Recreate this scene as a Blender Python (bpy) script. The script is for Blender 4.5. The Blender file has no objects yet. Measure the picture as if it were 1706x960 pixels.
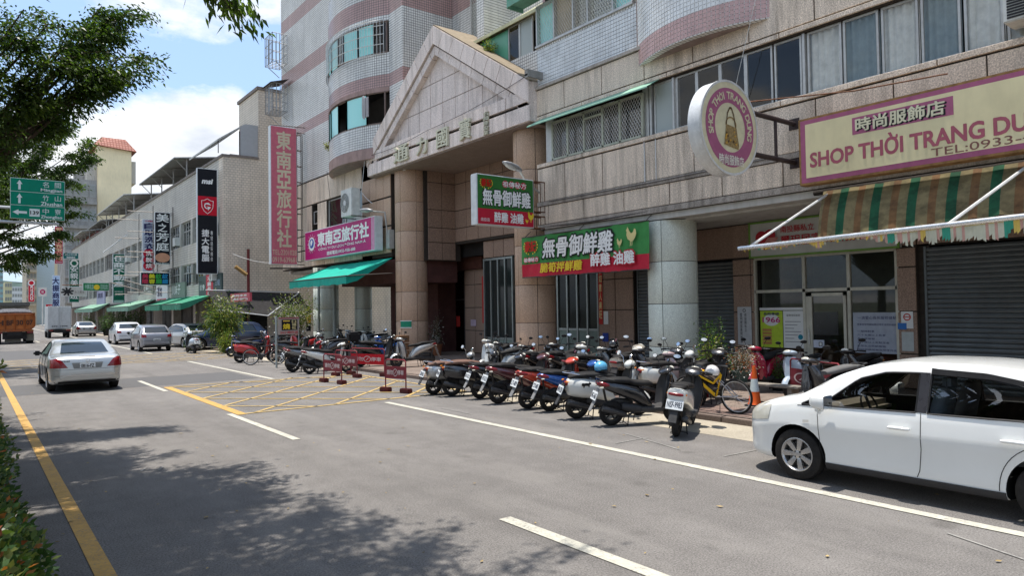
import bpy, bmesh, math, random
import numpy as np
from mathutils import Vector, Matrix
from mathutils.bvhtree import BVHTree
rad = math.radians
sc = bpy.context.scene
COL = sc.collection
# ------------------------------------------------------------------ camera
YAW, PITCH, ROLL, FPX, EYE = 0.65842624, 0.02706696, -0.01547068, 1171.52, 2.2
_F = Vector((math.sin(YAW)*math.cos(PITCH), math.cos(YAW)*math.cos(PITCH), math.sin(PITCH)))
_R0 = Vector((math.cos(YAW), -math.sin(YAW), 0)); _U0 = _R0.cross(_F)
_R = math.cos(ROLL)*_R0 + math.sin(ROLL)*_U0; _U = -math.sin(ROLL)*_R0 + math.cos(ROLL)*_U0
cd = bpy.data.cameras.new('camera'); cam = bpy.data.objects.new('camera', cd); COL.objects.link(cam)
m = Matrix((_R, _U, -_F)).transposed().to_4x4(); m.translation = (0, 0, EYE); cam.matrix_world = m
cd.sensor_width = 36; cd.lens = 36*FPX/1706; cd.clip_end = 6000; cd.clip_start = 0.05
sc.camera = cam
def _ray(px, py): return _F + _R*(px-853)/FPX - _U*(py-480)/FPX
def onX(px, py, x): d = _ray(px, py); return Vector((0, 0, EYE)) + d*(x/d.x)      # survey helpers: where a sight line meets a real plane
def onY(px, py, y): d = _ray(px, py); return Vector((0, 0, EYE)) + d*(y/d.y)
def gnd(px, py, z=0.0): d = _ray(px, py); return Vector((0, 0, EYE)) + d*((z-EYE)/d.z)
# ------------------------------------------------------------------ world, sun, exposure
SUN_EL, SUN_AZ = rad(84), rad(-20)        # midday sun almost overhead; azimuth from +Y towards +X
sun_dir = Vector((math.sin(SUN_AZ)*math.cos(SUN_EL), math.cos(SUN_AZ)*math.cos(SUN_EL), math.sin(SUN_EL)))
sd = bpy.data.lights.new('sun', 'SUN'); sd.energy = 3.15; sd.angle = rad(0.55); sd.color = (1, 0.94, 0.86)
so = bpy.data.objects.new('sun', sd); COL.objects.link(so); so.rotation_euler = sun_dir.to_track_quat('Z', 'Y').to_euler()
W = bpy.data.worlds.new('World'); sc.world = W; W.use_nodes = True
wn = W.node_tree.nodes; wl = W.node_tree.links; wn.clear()
out = wn.new('ShaderNodeOutputWorld'); bg = wn.new('ShaderNodeBackground'); bg.inputs[1].default_value = 0.15
sky = wn.new('ShaderNodeTexSky'); sky.sky_type = 'NISHITA'; sky.sun_disc = False; sky.sun_elevation = SUN_EL; sky.sun_rotation = SUN_AZ
sky.air_density = 1.0; sky.dust_density = 1.2; sky.ozone_density = 1.2
tc = wn.new('ShaderNodeTexCoord'); sx = wn.new('ShaderNodeSeparateXYZ'); wl.new(tc.outputs['Generated'], sx.inputs[0])
def wmath(op, a, b=None, c=None):
    n = wn.new('ShaderNodeMath'); n.operation = op
    for i, v in enumerate((a, b, c)):
        if v is None: continue
        if isinstance(v, (int, float)): n.inputs[i].default_value = v
        else: wl.new(v, n.inputs[i])
    return n.outputs[0]
den = wmath('ADD', wmath('MAXIMUM', sx.outputs[2], 0.0), 0.22)
cx = wn.new('ShaderNodeCombineXYZ'); wl.new(wmath('DIVIDE', sx.outputs[0], den), cx.inputs[0]); wl.new(wmath('DIVIDE', sx.outputs[1], den), cx.inputs[1])
def wnoise(scale, det, rough, off):
    mp = wn.new('ShaderNodeMapping'); mp.inputs['Location'].default_value = off; wl.new(cx.outputs[0], mp.inputs[0])
    n = wn.new('ShaderNodeTexNoise'); n.inputs['Scale'].default_value = scale; n.inputs['Detail'].default_value = det
    n.inputs['Roughness'].default_value = rough; wl.new(mp.outputs[0], n.inputs['Vector']); return n.outputs[0]
def wramp(v, a, b, ca=(0, 0, 0, 1), cb=(1, 1, 1, 1)):
    r = wn.new('ShaderNodeValToRGB'); r.color_ramp.elements[0].position = a; r.color_ramp.elements[1].position = b
    r.color_ramp.elements[0].color = ca; r.color_ramp.elements[1].color = cb; wl.new(v, r.inputs[0]); return r.outputs[0]
CLOUD_OFF = (3.1, 1.7, 0.4)
n1 = wnoise(1.6, 10, 0.60, CLOUD_OFF); n2 = wnoise(3.2, 6, 0.55, (5.2, 0.3, 0))
cover = wramp(n1, 0.465, 0.555); shade = wramp(n2, 0.3, 0.7, (2.5, 2.7, 3.05, 1), (4.5, 4.5, 4.45, 1))
veil = wn.new('ShaderNodeMixRGB'); veil.inputs[0].default_value = 0.65; wl.new(sky.outputs[0], veil.inputs[1]); veil.inputs[2].default_value = (1.45, 2.15, 3.3, 1)
mixc = wn.new('ShaderNodeMixRGB'); wl.new(cover, mixc.inputs[0]); wl.new(veil.outputs[0], mixc.inputs[1]); wl.new(shade, mixc.inputs[2])
wl.new(mixc.outputs[0], bg.inputs[0]); wl.new(bg.outputs[0], out.inputs[0])
sc.view_settings.view_transform = 'Standard'; sc.view_settings.look = 'None'; sc.view_settings.exposure = 1.05; sc.view_settings.gamma = 1
sc.render.engine = 'CYCLES'; sc.cycles.max_bounces = 6; sc.cycles.transparent_max_bounces = 8
sc.cycles.use_denoising = True
# ------------------------------------------------------------------ materials
MATS = {}
class NT:
    def __init__(s, name):
        s.m = bpy.data.materials.new(name); s.m.use_nodes = True; s.n = s.m.node_tree.nodes; s.l = s.m.node_tree.links
        s.b = s.n['Principled BSDF']; MATS[name] = s.m
    def node(s, t, **kw):
        n = s.n.new(t)
        for k, v in kw.items(): setattr(n, k, v)
        return n
    def put(s, sock, v):
        if isinstance(v, (int, float)): sock.default_value = v
        elif isinstance(v, (tuple, list)): sock.default_value = (*v, 1) if len(v) == 3 and sock.type == 'RGBA' else v
        else: s.l.new(v, sock)
    def pos(s, world=True, scale=(1, 1, 1)):
        if world: o = s.node('ShaderNodeNewGeometry').outputs['Position']
        else: o = s.node('ShaderNodeTexCoord').outputs['Object']
        mp = s.node('ShaderNodeMapping'); mp.inputs['Scale'].default_value = scale; s.l.new(o, mp.inputs[0]); return mp.outputs[0]
    def noise(s, vec, scale, det=3, rough=0.5, dist=0.0):
        n = s.node('ShaderNodeTexNoise'); s.l.new(vec, n.inputs['Vector']); n.inputs['Scale'].default_value = scale
        n.inputs['Detail'].default_value = det; n.inputs['Roughness'].default_value = rough; n.inputs['Distortion'].default_value = dist; return n.outputs[0]
    def ramp(s, v, *st):
        r = s.node('ShaderNodeValToRGB'); e = r.color_ramp.elements
        while len(e) < len(st): e.new(0.5)
        for i, (p, c) in enumerate(st):
            e[i].position = p; e[i].color = (*c, 1) if isinstance(c, (tuple, list)) else (c, c, c, 1)
        s.l.new(v, r.inputs[0]); return r.outputs[0]
    def mix(s, f, a, b, mode='MIX'):
        n = s.node('ShaderNodeMixRGB', blend_type=mode); s.put(n.inputs[0], f); s.put(n.inputs[1], a); s.put(n.inputs[2], b); return n.outputs[0]
    def math(s, op, a, b=0.0):
        n = s.node('ShaderNodeMath', operation=op); s.put(n.inputs[0], a); s.put(n.inputs[1], b); return n.outputs[0]
    def objrand(s, lo, hi):
        o = s.node('ShaderNodeObjectInfo').outputs['Random']; mr = s.node('ShaderNodeMapRange'); s.l.new(o, mr.inputs[0])
        mr.inputs[3].default_value = lo; mr.inputs[4].default_value = hi; return mr.outputs[0]
    def bump(s, h, st=0.3, dist=0.01):
        b = s.node('ShaderNodeBump'); b.inputs['Strength'].default_value = st; b.inputs['Distance'].default_value = dist
        s.l.new(h, b.inputs['Height']); s.l.new(b.outputs[0], s.b.inputs['Normal'])
    def set(s, col=None, rough=None, metal=None, spec=None, coat=None):
        if col is not None: s.put(s.b.inputs['Base Color'], col)
        if rough is not None: s.put(s.b.inputs['Roughness'], rough)
        if metal is not None: s.put(s.b.inputs['Metallic'], metal)
        if spec is not None: s.put(s.b.inputs['Specular IOR Level'], spec)
        if coat is not None: s.b.inputs['Coat Weight'].default_value = coat; s.b.inputs['Coat Roughness'].default_value = 0.04
        return s.m
def plain(name, c, rough=0.5, metal=0.0, var=0.12, sc_=6.0, coat=None, spec=None, orand=0.0, dirt=0.0):
    """painted / plastic / metal surface with a faint mottling and optional dust"""
    if name in MATS: return MATS[name]
    t = NT(name); p = t.pos(); n = t.noise(p, sc_, 4, 0.6)
    col = t.mix(1.0, c, t.ramp(n, (0.3, 1-var), (0.7, 1+var*0.6)), 'MULTIPLY')
    if orand: col = t.mix(1.0, col, t.objrand(1-orand, 1+orand), 'MULTIPLY')
    if dirt:
        d = t.ramp(t.noise(t.pos(scale=(1, 1, 0.25)), 3.5, 6, 0.65), (0.45, 0.0), (0.75, dirt)); col = t.mix(d, col, (0.10, 0.085, 0.065))
    r = t.ramp(t.noise(p, sc_*2.5, 3), (0.3, max(0, rough-0.06)), (0.7, min(1, rough+0.08)))
    return t.set(col, r, metal, spec if spec is not None else (0.5 if rough < .35 or metal > .3 else 0.15), coat)
def granite(name, c, dark=0.45, var=0.10, streak=0.0, rough=0.55, scale=34, spk=0.62):
    if name in MATS: return MATS[name]
    t = NT(name); p = t.pos()
    s1 = t.noise(p, scale, 2, 0.7); s2 = t.noise(p, scale*0.35, 3, 0.6); big = t.noise(p, 0.9, 4, 0.6)
    col = t.mix(t.ramp(s1, (0.40, 0.0), (0.62, 1.0)), tuple(x*dark for x in c), tuple(min(1, x*1.22) for x in c))
    col = t.mix(spk, c, col)
    col = t.mix(t.ramp(s2, (0.35, 0.0), (0.7, 0.35)), col, tuple(x*0.72 for x in c))
    col = t.mix(1.0, col, t.ramp(big, (0.25, 1-var*1.6), (0.75, 1+var)), 'MULTIPLY')
    col = t.mix(1.0, col, t.objrand(1-var, 1+var), 'MULTIPLY')
    if streak:
        st = t.noise(t.pos(scale=(1.6, 1.6, 0.16)), 2.2, 6, 0.7); st2 = t.noise(p, 0.45, 3, 0.6)
        f = t.math('MULTIPLY', t.ramp(st, (0.42, 0.0), (0.66, streak)), t.ramp(st2, (0.35, 0.25), (0.6, 1.0)))
        col = t.mix(f, col, (0.075, 0.062, 0.05))
    t.bump(s1, 0.15, 0.004)
    return t.set(col, rough, 0, 0.12)
def tiles(name, c, size, grout, axis='X', var=0.10, rough=0.28, gw=0.09, streak=0.3, aspect=1.0, c2=None, bands=None, bandc=None, off=0.0):
    """small square wall tiles with recessed joints; axis X = wall facing the road, Y = wall facing along it"""
    if name in MATS: return MATS[name]
    t = NT(name); p = t.pos(); sp = t.node('ShaderNodeSeparateXYZ'); t.l.new(p, sp.inputs[0])
    cb = t.node('ShaderNodeCombineXYZ')
    if axis == 'X': t.l.new(sp.outputs[1], cb.inputs[0])
    elif axis == 'Y': t.l.new(sp.outputs[0], cb.inputs[0])
    else: t.l.new(t.math('ADD', sp.outputs[0], t.math('MULTIPLY', sp.outputs[1], 0.9)), cb.inputs[0])
    t.l.new(sp.outputs[2], cb.inputs[1])
    b = t.node('ShaderNodeTexBrick'); t.l.new(cb.outputs[0], b.inputs['Vector']); b.offset = off
    b.inputs['Scale'].default_value = 1; b.inputs['Brick Width'].default_value = size*aspect; b.inputs['Row Height'].default_value = size
    b.inputs['Mortar Size'].default_value = size*gw; b.inputs['Mortar Smooth'].default_value = 0.2; b.inputs['Bias'].default_value = 0
    b.inputs['Color1'].default_value = (1-var, 1-var, 1-var, 1); b.inputs['Color2'].default_value = (1+var*0.4, 1+var*0.4, 1+var*0.4, 1)
    base = c
    if bands:
        acc = None
        for z0, z1 in bands:
            g = t.math('MULTIPLY', t.math('GREATER_THAN', sp.outputs[2], z0), t.math('LESS_THAN', sp.outputs[2], z1)); acc = g if acc is None else t.math('ADD', acc, g)
        base = t.mix(acc, c, bandc)
    col = t.mix(1.0, base, b.outputs['Color'], 'MULTIPLY')
    big = t.noise(p, 0.5, 5, 0.6); col = t.mix(1.0, col, t.ramp(big, (0.3, 0.84), (0.7, 1.05)), 'MULTIPLY')
    col = t.mix(b.outputs['Fac'], col, grout)
    if streak:
        st = t.noise(t.pos(scale=(1.5, 1.5, 0.12)), 2.0, 6, 0.7)
        col = t.mix(t.ramp(st, (0.48, 0.0), (0.75, streak)), col, (0.12, 0.11, 0.10))
    t.bump(t.math('SUBTRACT', 1.0, b.outputs['Fac']), 0.5, 0.006)
    return t.set(col, t.mix(b.outputs['Fac'], (rough,)*3, (0.8,)*3), 0, 0.22)
def glass(name, tint=(0.03, 0.04, 0.045), rough=0.05, see=0.0, spec=0.6):
    """window glass: reflects the street; see = share of light let through"""
    if name in MATS: return MATS[name]
    t = NT(name); n = t.noise(t.pos(), 1.5, 3, 0.5)
    t.set(tint, t.ramp(n, (0.3, rough), (0.7, rough+0.05)), 0, spec); t.b.inputs['IOR'].default_value = 1.52
    w = t.noise(t.pos(), 2.2, 2, 0.5); t.bump(w, 0.10, 0.02)
    if see:
        tr = t.node('ShaderNodeBsdfTransparent'); tr.inputs[0].default_value = (see*.98, see, see*.98, 1); gl = t.node('ShaderNodeBsdfGlossy'); gl.inputs['Roughness'].default_value = rough; mx = t.node('ShaderNodeMixShader')
        fr = t.node('ShaderNodeLayerWeight')
        t.l.new(t.math('MINIMUM', 1.0, t.math('ADD', 0.045 if spec < 1 else 0.15, t.math('MULTIPLY', t.math('POWER', fr.outputs[1], 3.4), 0.6))), mx.inputs[0]); t.l.new(tr.outputs[0], mx.inputs[1]); t.l.new(gl.outputs[0], mx.inputs[2])
        o = t.n['Material Output']; t.l.new(mx.outputs[0], o.inputs[0])
    return t.m
def leafmat(name, c, c2, trans=0.35):
    if name in MATS: return MATS[name]
    t = NT(name); n = t.noise(t.pos(), 1.1, 3, 0.6); n2 = t.noise(t.pos(), 9.0, 2, 0.6)
    col = t.mix(t.ramp(n, (0.35, 0.0), (0.65, 1.0)), c, c2); col = t.mix(1.0, col, t.ramp(n2, (0.3, 0.65), (0.7, 1.35)), 'MULTIPLY')
    t.set(col, 0.42, 0, 0.3)
    tl = t.node('ShaderNodeBsdfTranslucent'); t.l.new(t.mix(1.0, col, (1.35, 1.5, 0.6), 'MULTIPLY'), tl.inputs[0]); mx = t.node('ShaderNodeMixShader')
    mx.inputs[0].default_value = trans; t.l.new(t.b.outputs[0], mx.inputs[1]); t.l.new(tl.outputs[0], mx.inputs[2]); t.l.new(mx.outputs[0], t.n['Material Output'].inputs[0])
    return t.m
# ------------------------------------------------------------------ mesh helpers
def rounded(a, b, c): return a
class MB:
    def __init__(s): s.v = []; s.f = []; s.mi = []
    def add(s, vs, fs, mi=0):
        o = len(s.v); s.v += [tuple(v) for v in vs]; s.f += [tuple(i+o for i in f) for f in fs]; s.mi += [mi]*len(fs); return s
    def box(s, x0, x1, y0, y1, z0, z1, mi=0):
        v = [(x, y, z) for x in (x0, x1) for y in (y0, y1) for z in (z0, z1)]
        return s.add(v, [(0, 1, 3, 2), (4, 6, 7, 5), (0, 4, 5, 1), (2, 3, 7, 6), (0, 2, 6, 4), (1, 5, 7, 3)], mi)
    def obox(s, c, size, M=None, mi=0, bev=0.0):
        hx, hy, hz = (d/2 for d in size); M = M or Matrix()
        t = MB()
        if bev <= 0: t.box(-hx, hx, -hy, hy, -hz, hz)
        else:
            b = min(bev, hx*.9, hy*.9, hz*.9); bm = bmesh.new(); bmesh.ops.create_cube(bm, size=2)
            for v in bm.verts: v.co = Vector((v.co.x*hx, v.co.y*hy, v.co.z*hz))
            bmesh.ops.bevel(bm, geom=bm.edges[:], offset=b, segments=2, affect='EDGES')
            bm.verts.index_update(); t.add([v.co for v in bm.verts], [[v.index for v in f.verts] for f in bm.faces]); bm.free()
        c = Vector(c); R3 = M.to_3x3()
        return s.add([R3 @ Vector(v) + c for v in t.v], t.f, mi)
    def tube(s, pts, r, n=8, mi=0, cap=True):
        P = [Vector(p) for p in pts]; k = len(P); rs = r if isinstance(r, (list, tuple)) else [r]*k
        vs = []; up = None
        for i in range(k):
            t = (P[min(i+1, k-1)]-P[max(i-1, 0)]); t = t.normalized() if t.length > 1e-9 else Vector((0, 0, 1))
            if up is None: up = Vector((0, 0, 1)) if abs(t.z) < .9 else Vector((1, 0, 0))
            a = t.cross(up)
            if a.length < 1e-6: a = t.orthogonal()
            a.normalize(); b = a.cross(t); up = b
            for j in range(n):
                w = 2*math.pi*j/n; vs.append(P[i] + rs[i]*(math.cos(w)*a + math.sin(w)*b))
        fs = [(i*n+j, i*n+(j+1) % n, (i+1)*n+(j+1) % n, (i+1)*n+j) for i in range(k-1) for j in range(n)]
        if cap: fs += [tuple(range(n))[::-1], tuple((k-1)*n+j for j in range(n))]
        return s.add(vs, fs, mi)
    def lathe(s, prof, n=24, M=None, mi=0, a0=0.0, a1=2*math.pi):
        M = M or Matrix(); full = abs(a1-a0-2*math.pi) < 1e-6; k = n if full else n+1
        vs = [M @ Vector((r*math.cos(a0+(a1-a0)*j/n), r*math.sin(a0+(a1-a0)*j/n), z)) for r, z in prof for j in range(k)]
        fs = [(i*k+j, i*k+(j+1) % k, (i+1)*k+(j+1) % k, (i+1)*k+j) for i in range(len(prof)-1) for j in range(n)]
        return s.add(vs, fs, mi)
    def loft(s, secs, mi=0, cap=True):
        n = len(secs[0]); vs = [p for q in secs for p in q]
        fs = [(i*n+j, i*n+(j+1) % n, (i+1)*n+(j+1) % n, (i+1)*n+j) for i in range(len(secs)-1) for j in range(n)]
        if cap: fs += [tuple(range(n))[::-1], tuple((len(secs)-1)*n+j for j in range(n))]
        return s.add(vs, fs, mi)
    def blob(s, secs, n=12, ex=2.4, mi=0):
        """superellipse loft along x: sections (x, zc, half width, half height)"""
        out_ = []
        for q in secs:
            x, zc, hw, hh = q[:4]; yc = q[4] if len(q) > 4 else 0; tilt = q[5] if len(q) > 5 else 0; ring = []
            for j in range(n):
                a = 2*math.pi*j/n; ca, sa = math.cos(a), math.sin(a)
                y = math.copysign(abs(ca)**(2/ex), ca)*hw; z = math.copysign(abs(sa)**(2/ex), sa)*hh
                ring.append((x+z*tilt, yc+y, zc+z))
            out_.append(ring)
        return s.loft(out_, mi)
    def prism(s, poly, axis, d0, d1, mi=0):
        n = len(poly)
        def P(a, b, d): return (d, a, b) if axis == 'X' else (a, d, b) if axis == 'Y' else (a, b, d)
        vs = [P(a, b, d0) for a, b in poly] + [P(a, b, d1) for a, b in poly]
        fs = [tuple(range(n)), tuple(range(n, 2*n))[::-1]] + [(i, n+i, n+(i+1) % n, (i+1) % n) for i in range(n)]
        return s.add(vs, fs, mi)
    def ball(s, c, r, nu=12, nv=8, mi=0, zmin=-1.0):
        rx, ry, rz = r if isinstance(r, (tuple, list)) else (r, r, r); vs = []; th0 = math.acos(max(-1, min(1, zmin)))
        for i in range(nv+1):
            th = th0*i/nv
            for j in range(nu):
                ph = 2*math.pi*j/nu; vs.append((c[0]+rx*math.sin(th)*math.cos(ph), c[1]+ry*math.sin(th)*math.sin(ph), c[2]+rz*math.cos(th)))
        return s.add(vs, [(i*nu+j, (i+1)*nu+j, (i+1)*nu+(j+1) % nu, i*nu+(j+1) % nu) for i in range(nv) for j in range(nu)], mi)
    def join(s, o, M=None, mi=None):
        vs = o.v if M is None else [M @ Vector(v) for v in o.v]
        n = len(s.v); s.v += [tuple(v) for v in vs]; s.f += [tuple(i+n for i in f) for f in o.f]; s.mi += (o.mi if mi is None else [mi]*len(o.f)); return s
    def mesh(s, name, mats, smooth=None, sub=None):
        me = bpy.data.meshes.new(name); vs = s.v if sub is None else [(v[0]-sub[0], v[1]-sub[1], v[2]-sub[2]) for v in s.v]
        me.from_pydata(vs, [], s.f)
        for q in (mats if isinstance(mats, (list, tuple)) else [mats]): me.materials.append(q)
        if any(s.mi): me.polygons.foreach_set('material_index', s.mi)
        bm = bmesh.new(); bm.from_mesh(me); bmesh.ops.recalc_face_normals(bm, faces=bm.faces); bm.to_mesh(me); bm.free()
        if smooth: me.polygons.foreach_set('use_smooth', [True]*len(me.polygons)); me.set_sharp_from_angle(angle=rad(smooth))
        me.update(); return me
    def build(s, name, mats, parent=None, smooth=None, world=False, **kw):
        off = parent.matrix_world.translation.copy() if (world and parent) else None
        if world and parent: off = Vector(parent['_o'])
        return link(name, s.mesh(name, mats, smooth, off), parent, **kw)
def link(name, me, parent=None, loc=None, rot=None, label=None, cat=None, group=None, kind=None):
    o = bpy.data.objects.new(name, me); COL.objects.link(o)
    if parent: o.parent = parent
    if loc is not None: o.location = loc
    if rot is not None: o.rotation_euler = rot
    tag(o, label, cat, group, kind); return o
def tag(o, label=None, cat=None, group=None, kind=None):
    for k, v in (('label', label), ('category', cat), ('group', group), ('kind', kind)):
        if v: o[k] = v
    return o
def thing(name, label, cat, loc=(0, 0, 0), rz=0.0, group=None):
    o = bpy.data.objects.new(name, None); COL.objects.link(o); o.location = loc; o.rotation_euler = (0, 0, rz); o.empty_display_size = 0.2
    o['_o'] = tuple(loc); return tag(o, label, cat, group)
def copy_tree(o, parent=None, swap=None):
    c = o.copy(); COL.objects.link(c)
    if parent: c.parent = parent
    if swap and o.type == 'MESH':
        for i, sl in enumerate(c.material_slots):
            if sl.material and sl.material.name in swap: nm = swap[sl.material.name]; sl.link = 'OBJECT'; sl.material = nm
    for ch in list(KIDS.get(o.name, ())) or [x for x in o.children]: copy_tree(ch, c, swap)
    return c
KIDS = {}
def struct(o): o['kind'] = 'structure'; return o
def decal(bvh, bot, top, ax, nv=4, nu=None, off=0.006, side=1):
    """patch that hugs a surface: outline given by a bottom and a top polyline in the view along axis ax ('y' side, 'x' end, 'z' top)"""
    def res(P, n):
        L = [0.0]
        for a, b in zip(P, P[1:]): L.append(L[-1]+math.dist(a, b))
        o = []
        for i in range(n+1):
            d = L[-1]*i/n; k = 0
            while k < len(P)-2 and L[k+1] < d: k += 1
            t = (d-L[k])/max(1e-9, L[k+1]-L[k]); o.append(tuple(P[k][q]*(1-t)+P[k+1][q]*t for q in (0, 1)))
        return o
    nu = nu or 10; B = res(bot, nu); T = res(top, nu); vs = []
    for j in range(nv+1):
        for i in range(nu+1):
            t = j/nv; a = B[i][0]*(1-t)+T[i][0]*t; b = B[i][1]*(1-t)+T[i][1]*t
            if ax == 'y': o = Vector((a, 5*side, b)); d = Vector((0, -side, 0))
            elif ax == 'x': o = Vector((8*side, a, b)); d = Vector((-side, 0, 0))
            else: o = Vector((a, b, 6)); d = Vector((0, 0, -1))
            h = bvh.ray_cast(o, d)
            if h[0] is None: h = bvh.find_nearest(o+d*(5-0.8 if ax == 'y' else 6 if ax == 'x' else 5)); p = h[0]; nn = h[1]
            else: p, nn = h[0], h[1]
            if nn.dot(d) > 0: nn = -nn
            vs.append(p+nn*off)
    k = nu+1; mb = MB(); mb.add(vs, [(j*k+i, j*k+i+1, (j+1)*k+i+1, (j+1)*k+i) for j in range(nv) for i in range(nu)]); return mb
# ------------------------------------------------------------------ lettering
_TXT = {}
def glyph(txt, bold=0.0, italic=0.0):
    k = (txt, round(bold, 3), italic)
    if k in _TXT: return _TXT[k]
    cu = bpy.data.curves.new('t', 'FONT'); cu.body = txt; cu.size = 1; cu.offset = bold; cu.shear = italic; cu.resolution_u = 3
    heavy = bold > 0.012; cjk = ord(max(txt)) > 0x2E80; cu.offset = 0 if cjk else 0.012 if heavy else bold
    o = bpy.data.objects.new('t', cu); COL.objects.link(o); bpy.context.view_layer.update()
    me = bpy.data.meshes.new_from_object(o.evaluated_get(bpy.context.evaluated_depsgraph_get()))
    vs = [tuple(v.co) for v in me.vertices]; fs = [tuple(p.vertices) for p in me.polygons]
    bpy.data.objects.remove(o); bpy.data.curves.remove(cu); bpy.data.meshes.remove(me)
    if not vs: vs = [(0, 0, 0)]; fs = []
    x0 = min(v[0] for v in vs); x1 = max(v[0] for v in vs); y0 = min(v[1] for v in vs); y1 = max(v[1] for v in vs)
    V, Q = [], []; n = len(vs); ring_ = [(0, 0)]+([(math.cos(a*math.pi/3), math.sin(a*math.pi/3)) for a in range(6)] if heavy else [])
    e = bold*0.8 if cjk else max(0, bold-.01)
    for i, (a, b) in enumerate(ring_):      # heavier stroke: copies of the letter shifted by a hair, each on its own level
        V += [(v[0]-x0+a*e, v[1]-y0+b*e, i) for v in vs]; Q += [tuple(q+i*n for q in f) for f in fs]
    _TXT[k] = (V, Q, x1-x0, y1-y0); return _TXT[k]
def text2d(txt, u0, u1, v0, v1, bold=0.02, fit='stretch', italic=0.0):
    """flat letters filling the box u0..u1, v0..v1"""
    vs, fs, w, h = glyph(txt, bold, italic); sx_ = (u1-u0)/max(w, 1e-6); sy_ = (v1-v0)/max(h, 1e-6)
    if fit == 'keep': k = min(sx_, sy_); cu = (u0+u1)/2; cv = (v0+v1)/2; sx_ = sy_ = k; u0 = cu-w*k/2; v0 = cv-h*k/2
    return [(u0+a*sx_, v0+b*sy_, c) for a, b, c in vs], fs
def vtext2d(txt, uc, w, v0, v1, bold=0.02, gap=0.16):
    """characters stacked downwards from v1 to v0"""
    V = []; Fs = []; n = len(txt); h = (v1-v0)/(n+gap*(n-1))
    for i, ch in enumerate(txt):
        t = v1-i*h*(1+gap); a, f = text2d(ch, uc-w/2, uc+w/2, t-h, t, bold, 'stretch' if ch not in '一之' else 'keep'); o = len(V); V += a; Fs += [tuple(q+o for q in ff) for ff in f]
    return V, Fs
class Board:
    """local drawing plane: u to the reader's right, v up; facing -Y ('Y'), -X ('X') or +X; rot tilts it in its plane"""
    def __init__(s, parent, o, face='Y', off=0.0): s.p = parent; s.o = Vector(o); s.face = face; s.off = off
    def w(s, u, v, d=0.0):
        if s.face == 'Y': return (s.o.x+u, s.o.y-s.off-d, s.o.z+v)
        if s.face == 'X': return (s.o.x-s.off-d, s.o.y-u, s.o.z+v)
    def put(s, name, uv, fs, mat, d=0.004, **kw):
        mb = MB(); mb.add([s.w(q[0], q[1], d+(q[2]*0.0003 if len(q) > 2 else 0)) for q in uv], fs); me = bpy.data.meshes.new(name)
        o = Vector(s.p['_o']) if s.p else Vector(); me.from_pydata([tuple(Vector(v)-o) for v in mb.v], [], mb.f); me.materials.append(mat); me.update()
        return link(name, me, s.p, **kw)
    def text(s, txt, u0, u1, v0, v1, mat, bold=0.02, d=0.006, fit='stretch', name='lettering', italic=0.0):
        a, f = text2d(txt, u0, u1, v0, v1, bold, fit, italic); return s.put(name, a, f, mat, d)
    def vtext(s, txt, uc, w, v0, v1, mat, bold=0.02, d=0.006, gap=0.16, name='lettering'):
        a, f = vtext2d(txt, uc, w, v0, v1, bold, gap); return s.put(name, a, f, mat, d)
    def rect(s, u0, u1, v0, v1, mat, d=0.003, name='printed_field'):
        return s.put(name, [(u0, v0), (u1, v0), (u1, v1), (u0, v1)], [(0, 1, 2, 3)], mat, d)
    def poly(s, pts, mat, d=0.005, name='emblem'): return s.put(name, pts, [tuple(range(len(pts)))], mat, d)
    def disc(s, cu, cv, r, mat, d=0.005, name='emblem', n=40, ry=None):
        ry = ry or r; return s.poly([(cu+r*math.cos(2*math.pi*i/n), cv+ry*math.sin(2*math.pi*i/n)) for i in range(n)], mat, d, name)
    def ring(s, cu, cv, r0, r1, mat, d=0.005, name='emblem', n=64, a0=0, a1=2*math.pi):
        v = [(cu+r*math.cos(a0+(a1-a0)*i/n), cv+r*math.sin(a0+(a1-a0)*i/n)) for r in (r0, r1) for i in range(n+1)]
        return s.put(name, v, [(i, i+1, n+2+i, n+1+i) for i in range(n)], mat, d)
def leaf_mesh(name, P, D, L, Wd, mats, rng, droop=0.0, mi=None):
    """many single leaves: P positions, D directions (n,3), L lengths, Wd widths -> folded pointed leaf of 4 triangles as 2 quads"""
    n = len(P); D = D/np.maximum(1e-6, np.linalg.norm(D, axis=1))[:, None]
    r = rng.normal(size=(n, 3)); S = np.cross(D, r); S /= np.maximum(1e-6, np.linalg.norm(S, axis=1))[:, None]
    L = np.broadcast_to(np.asarray(L), (n,))[:, None]; Wd = np.broadcast_to(np.asarray(Wd), (n,))[:, None]
    N = np.cross(S, D); a = P; c = P + D*L - np.array([0, 0, 1.0])*L*droop; mid = P + D*L*0.45
    b = mid + S*Wd*0.5 + N*Wd*0.12; d = mid - S*Wd*0.5 + N*Wd*0.12
    V = np.stack([a, b, c, d], 1).reshape(-1, 3)
    me = bpy.data.meshes.new(name); me.vertices.add(4*n); me.vertices.foreach_set('co', V.ravel())
    me.loops.add(4*n); me.polygons.add(n); idx = np.arange(4*n, dtype=np.int32)
    me.loops.foreach_set('vertex_index', idx); me.polygons.foreach_set('loop_start', np.arange(0, 4*n, 4, dtype=np.int32))
    for q in mats: me.materials.append(q)
    me.update(calc_edges=True)
    if mi is not None: me.polygons.foreach_set('material_index', np.asarray(mi, dtype=np.int32))
    return me
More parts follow.
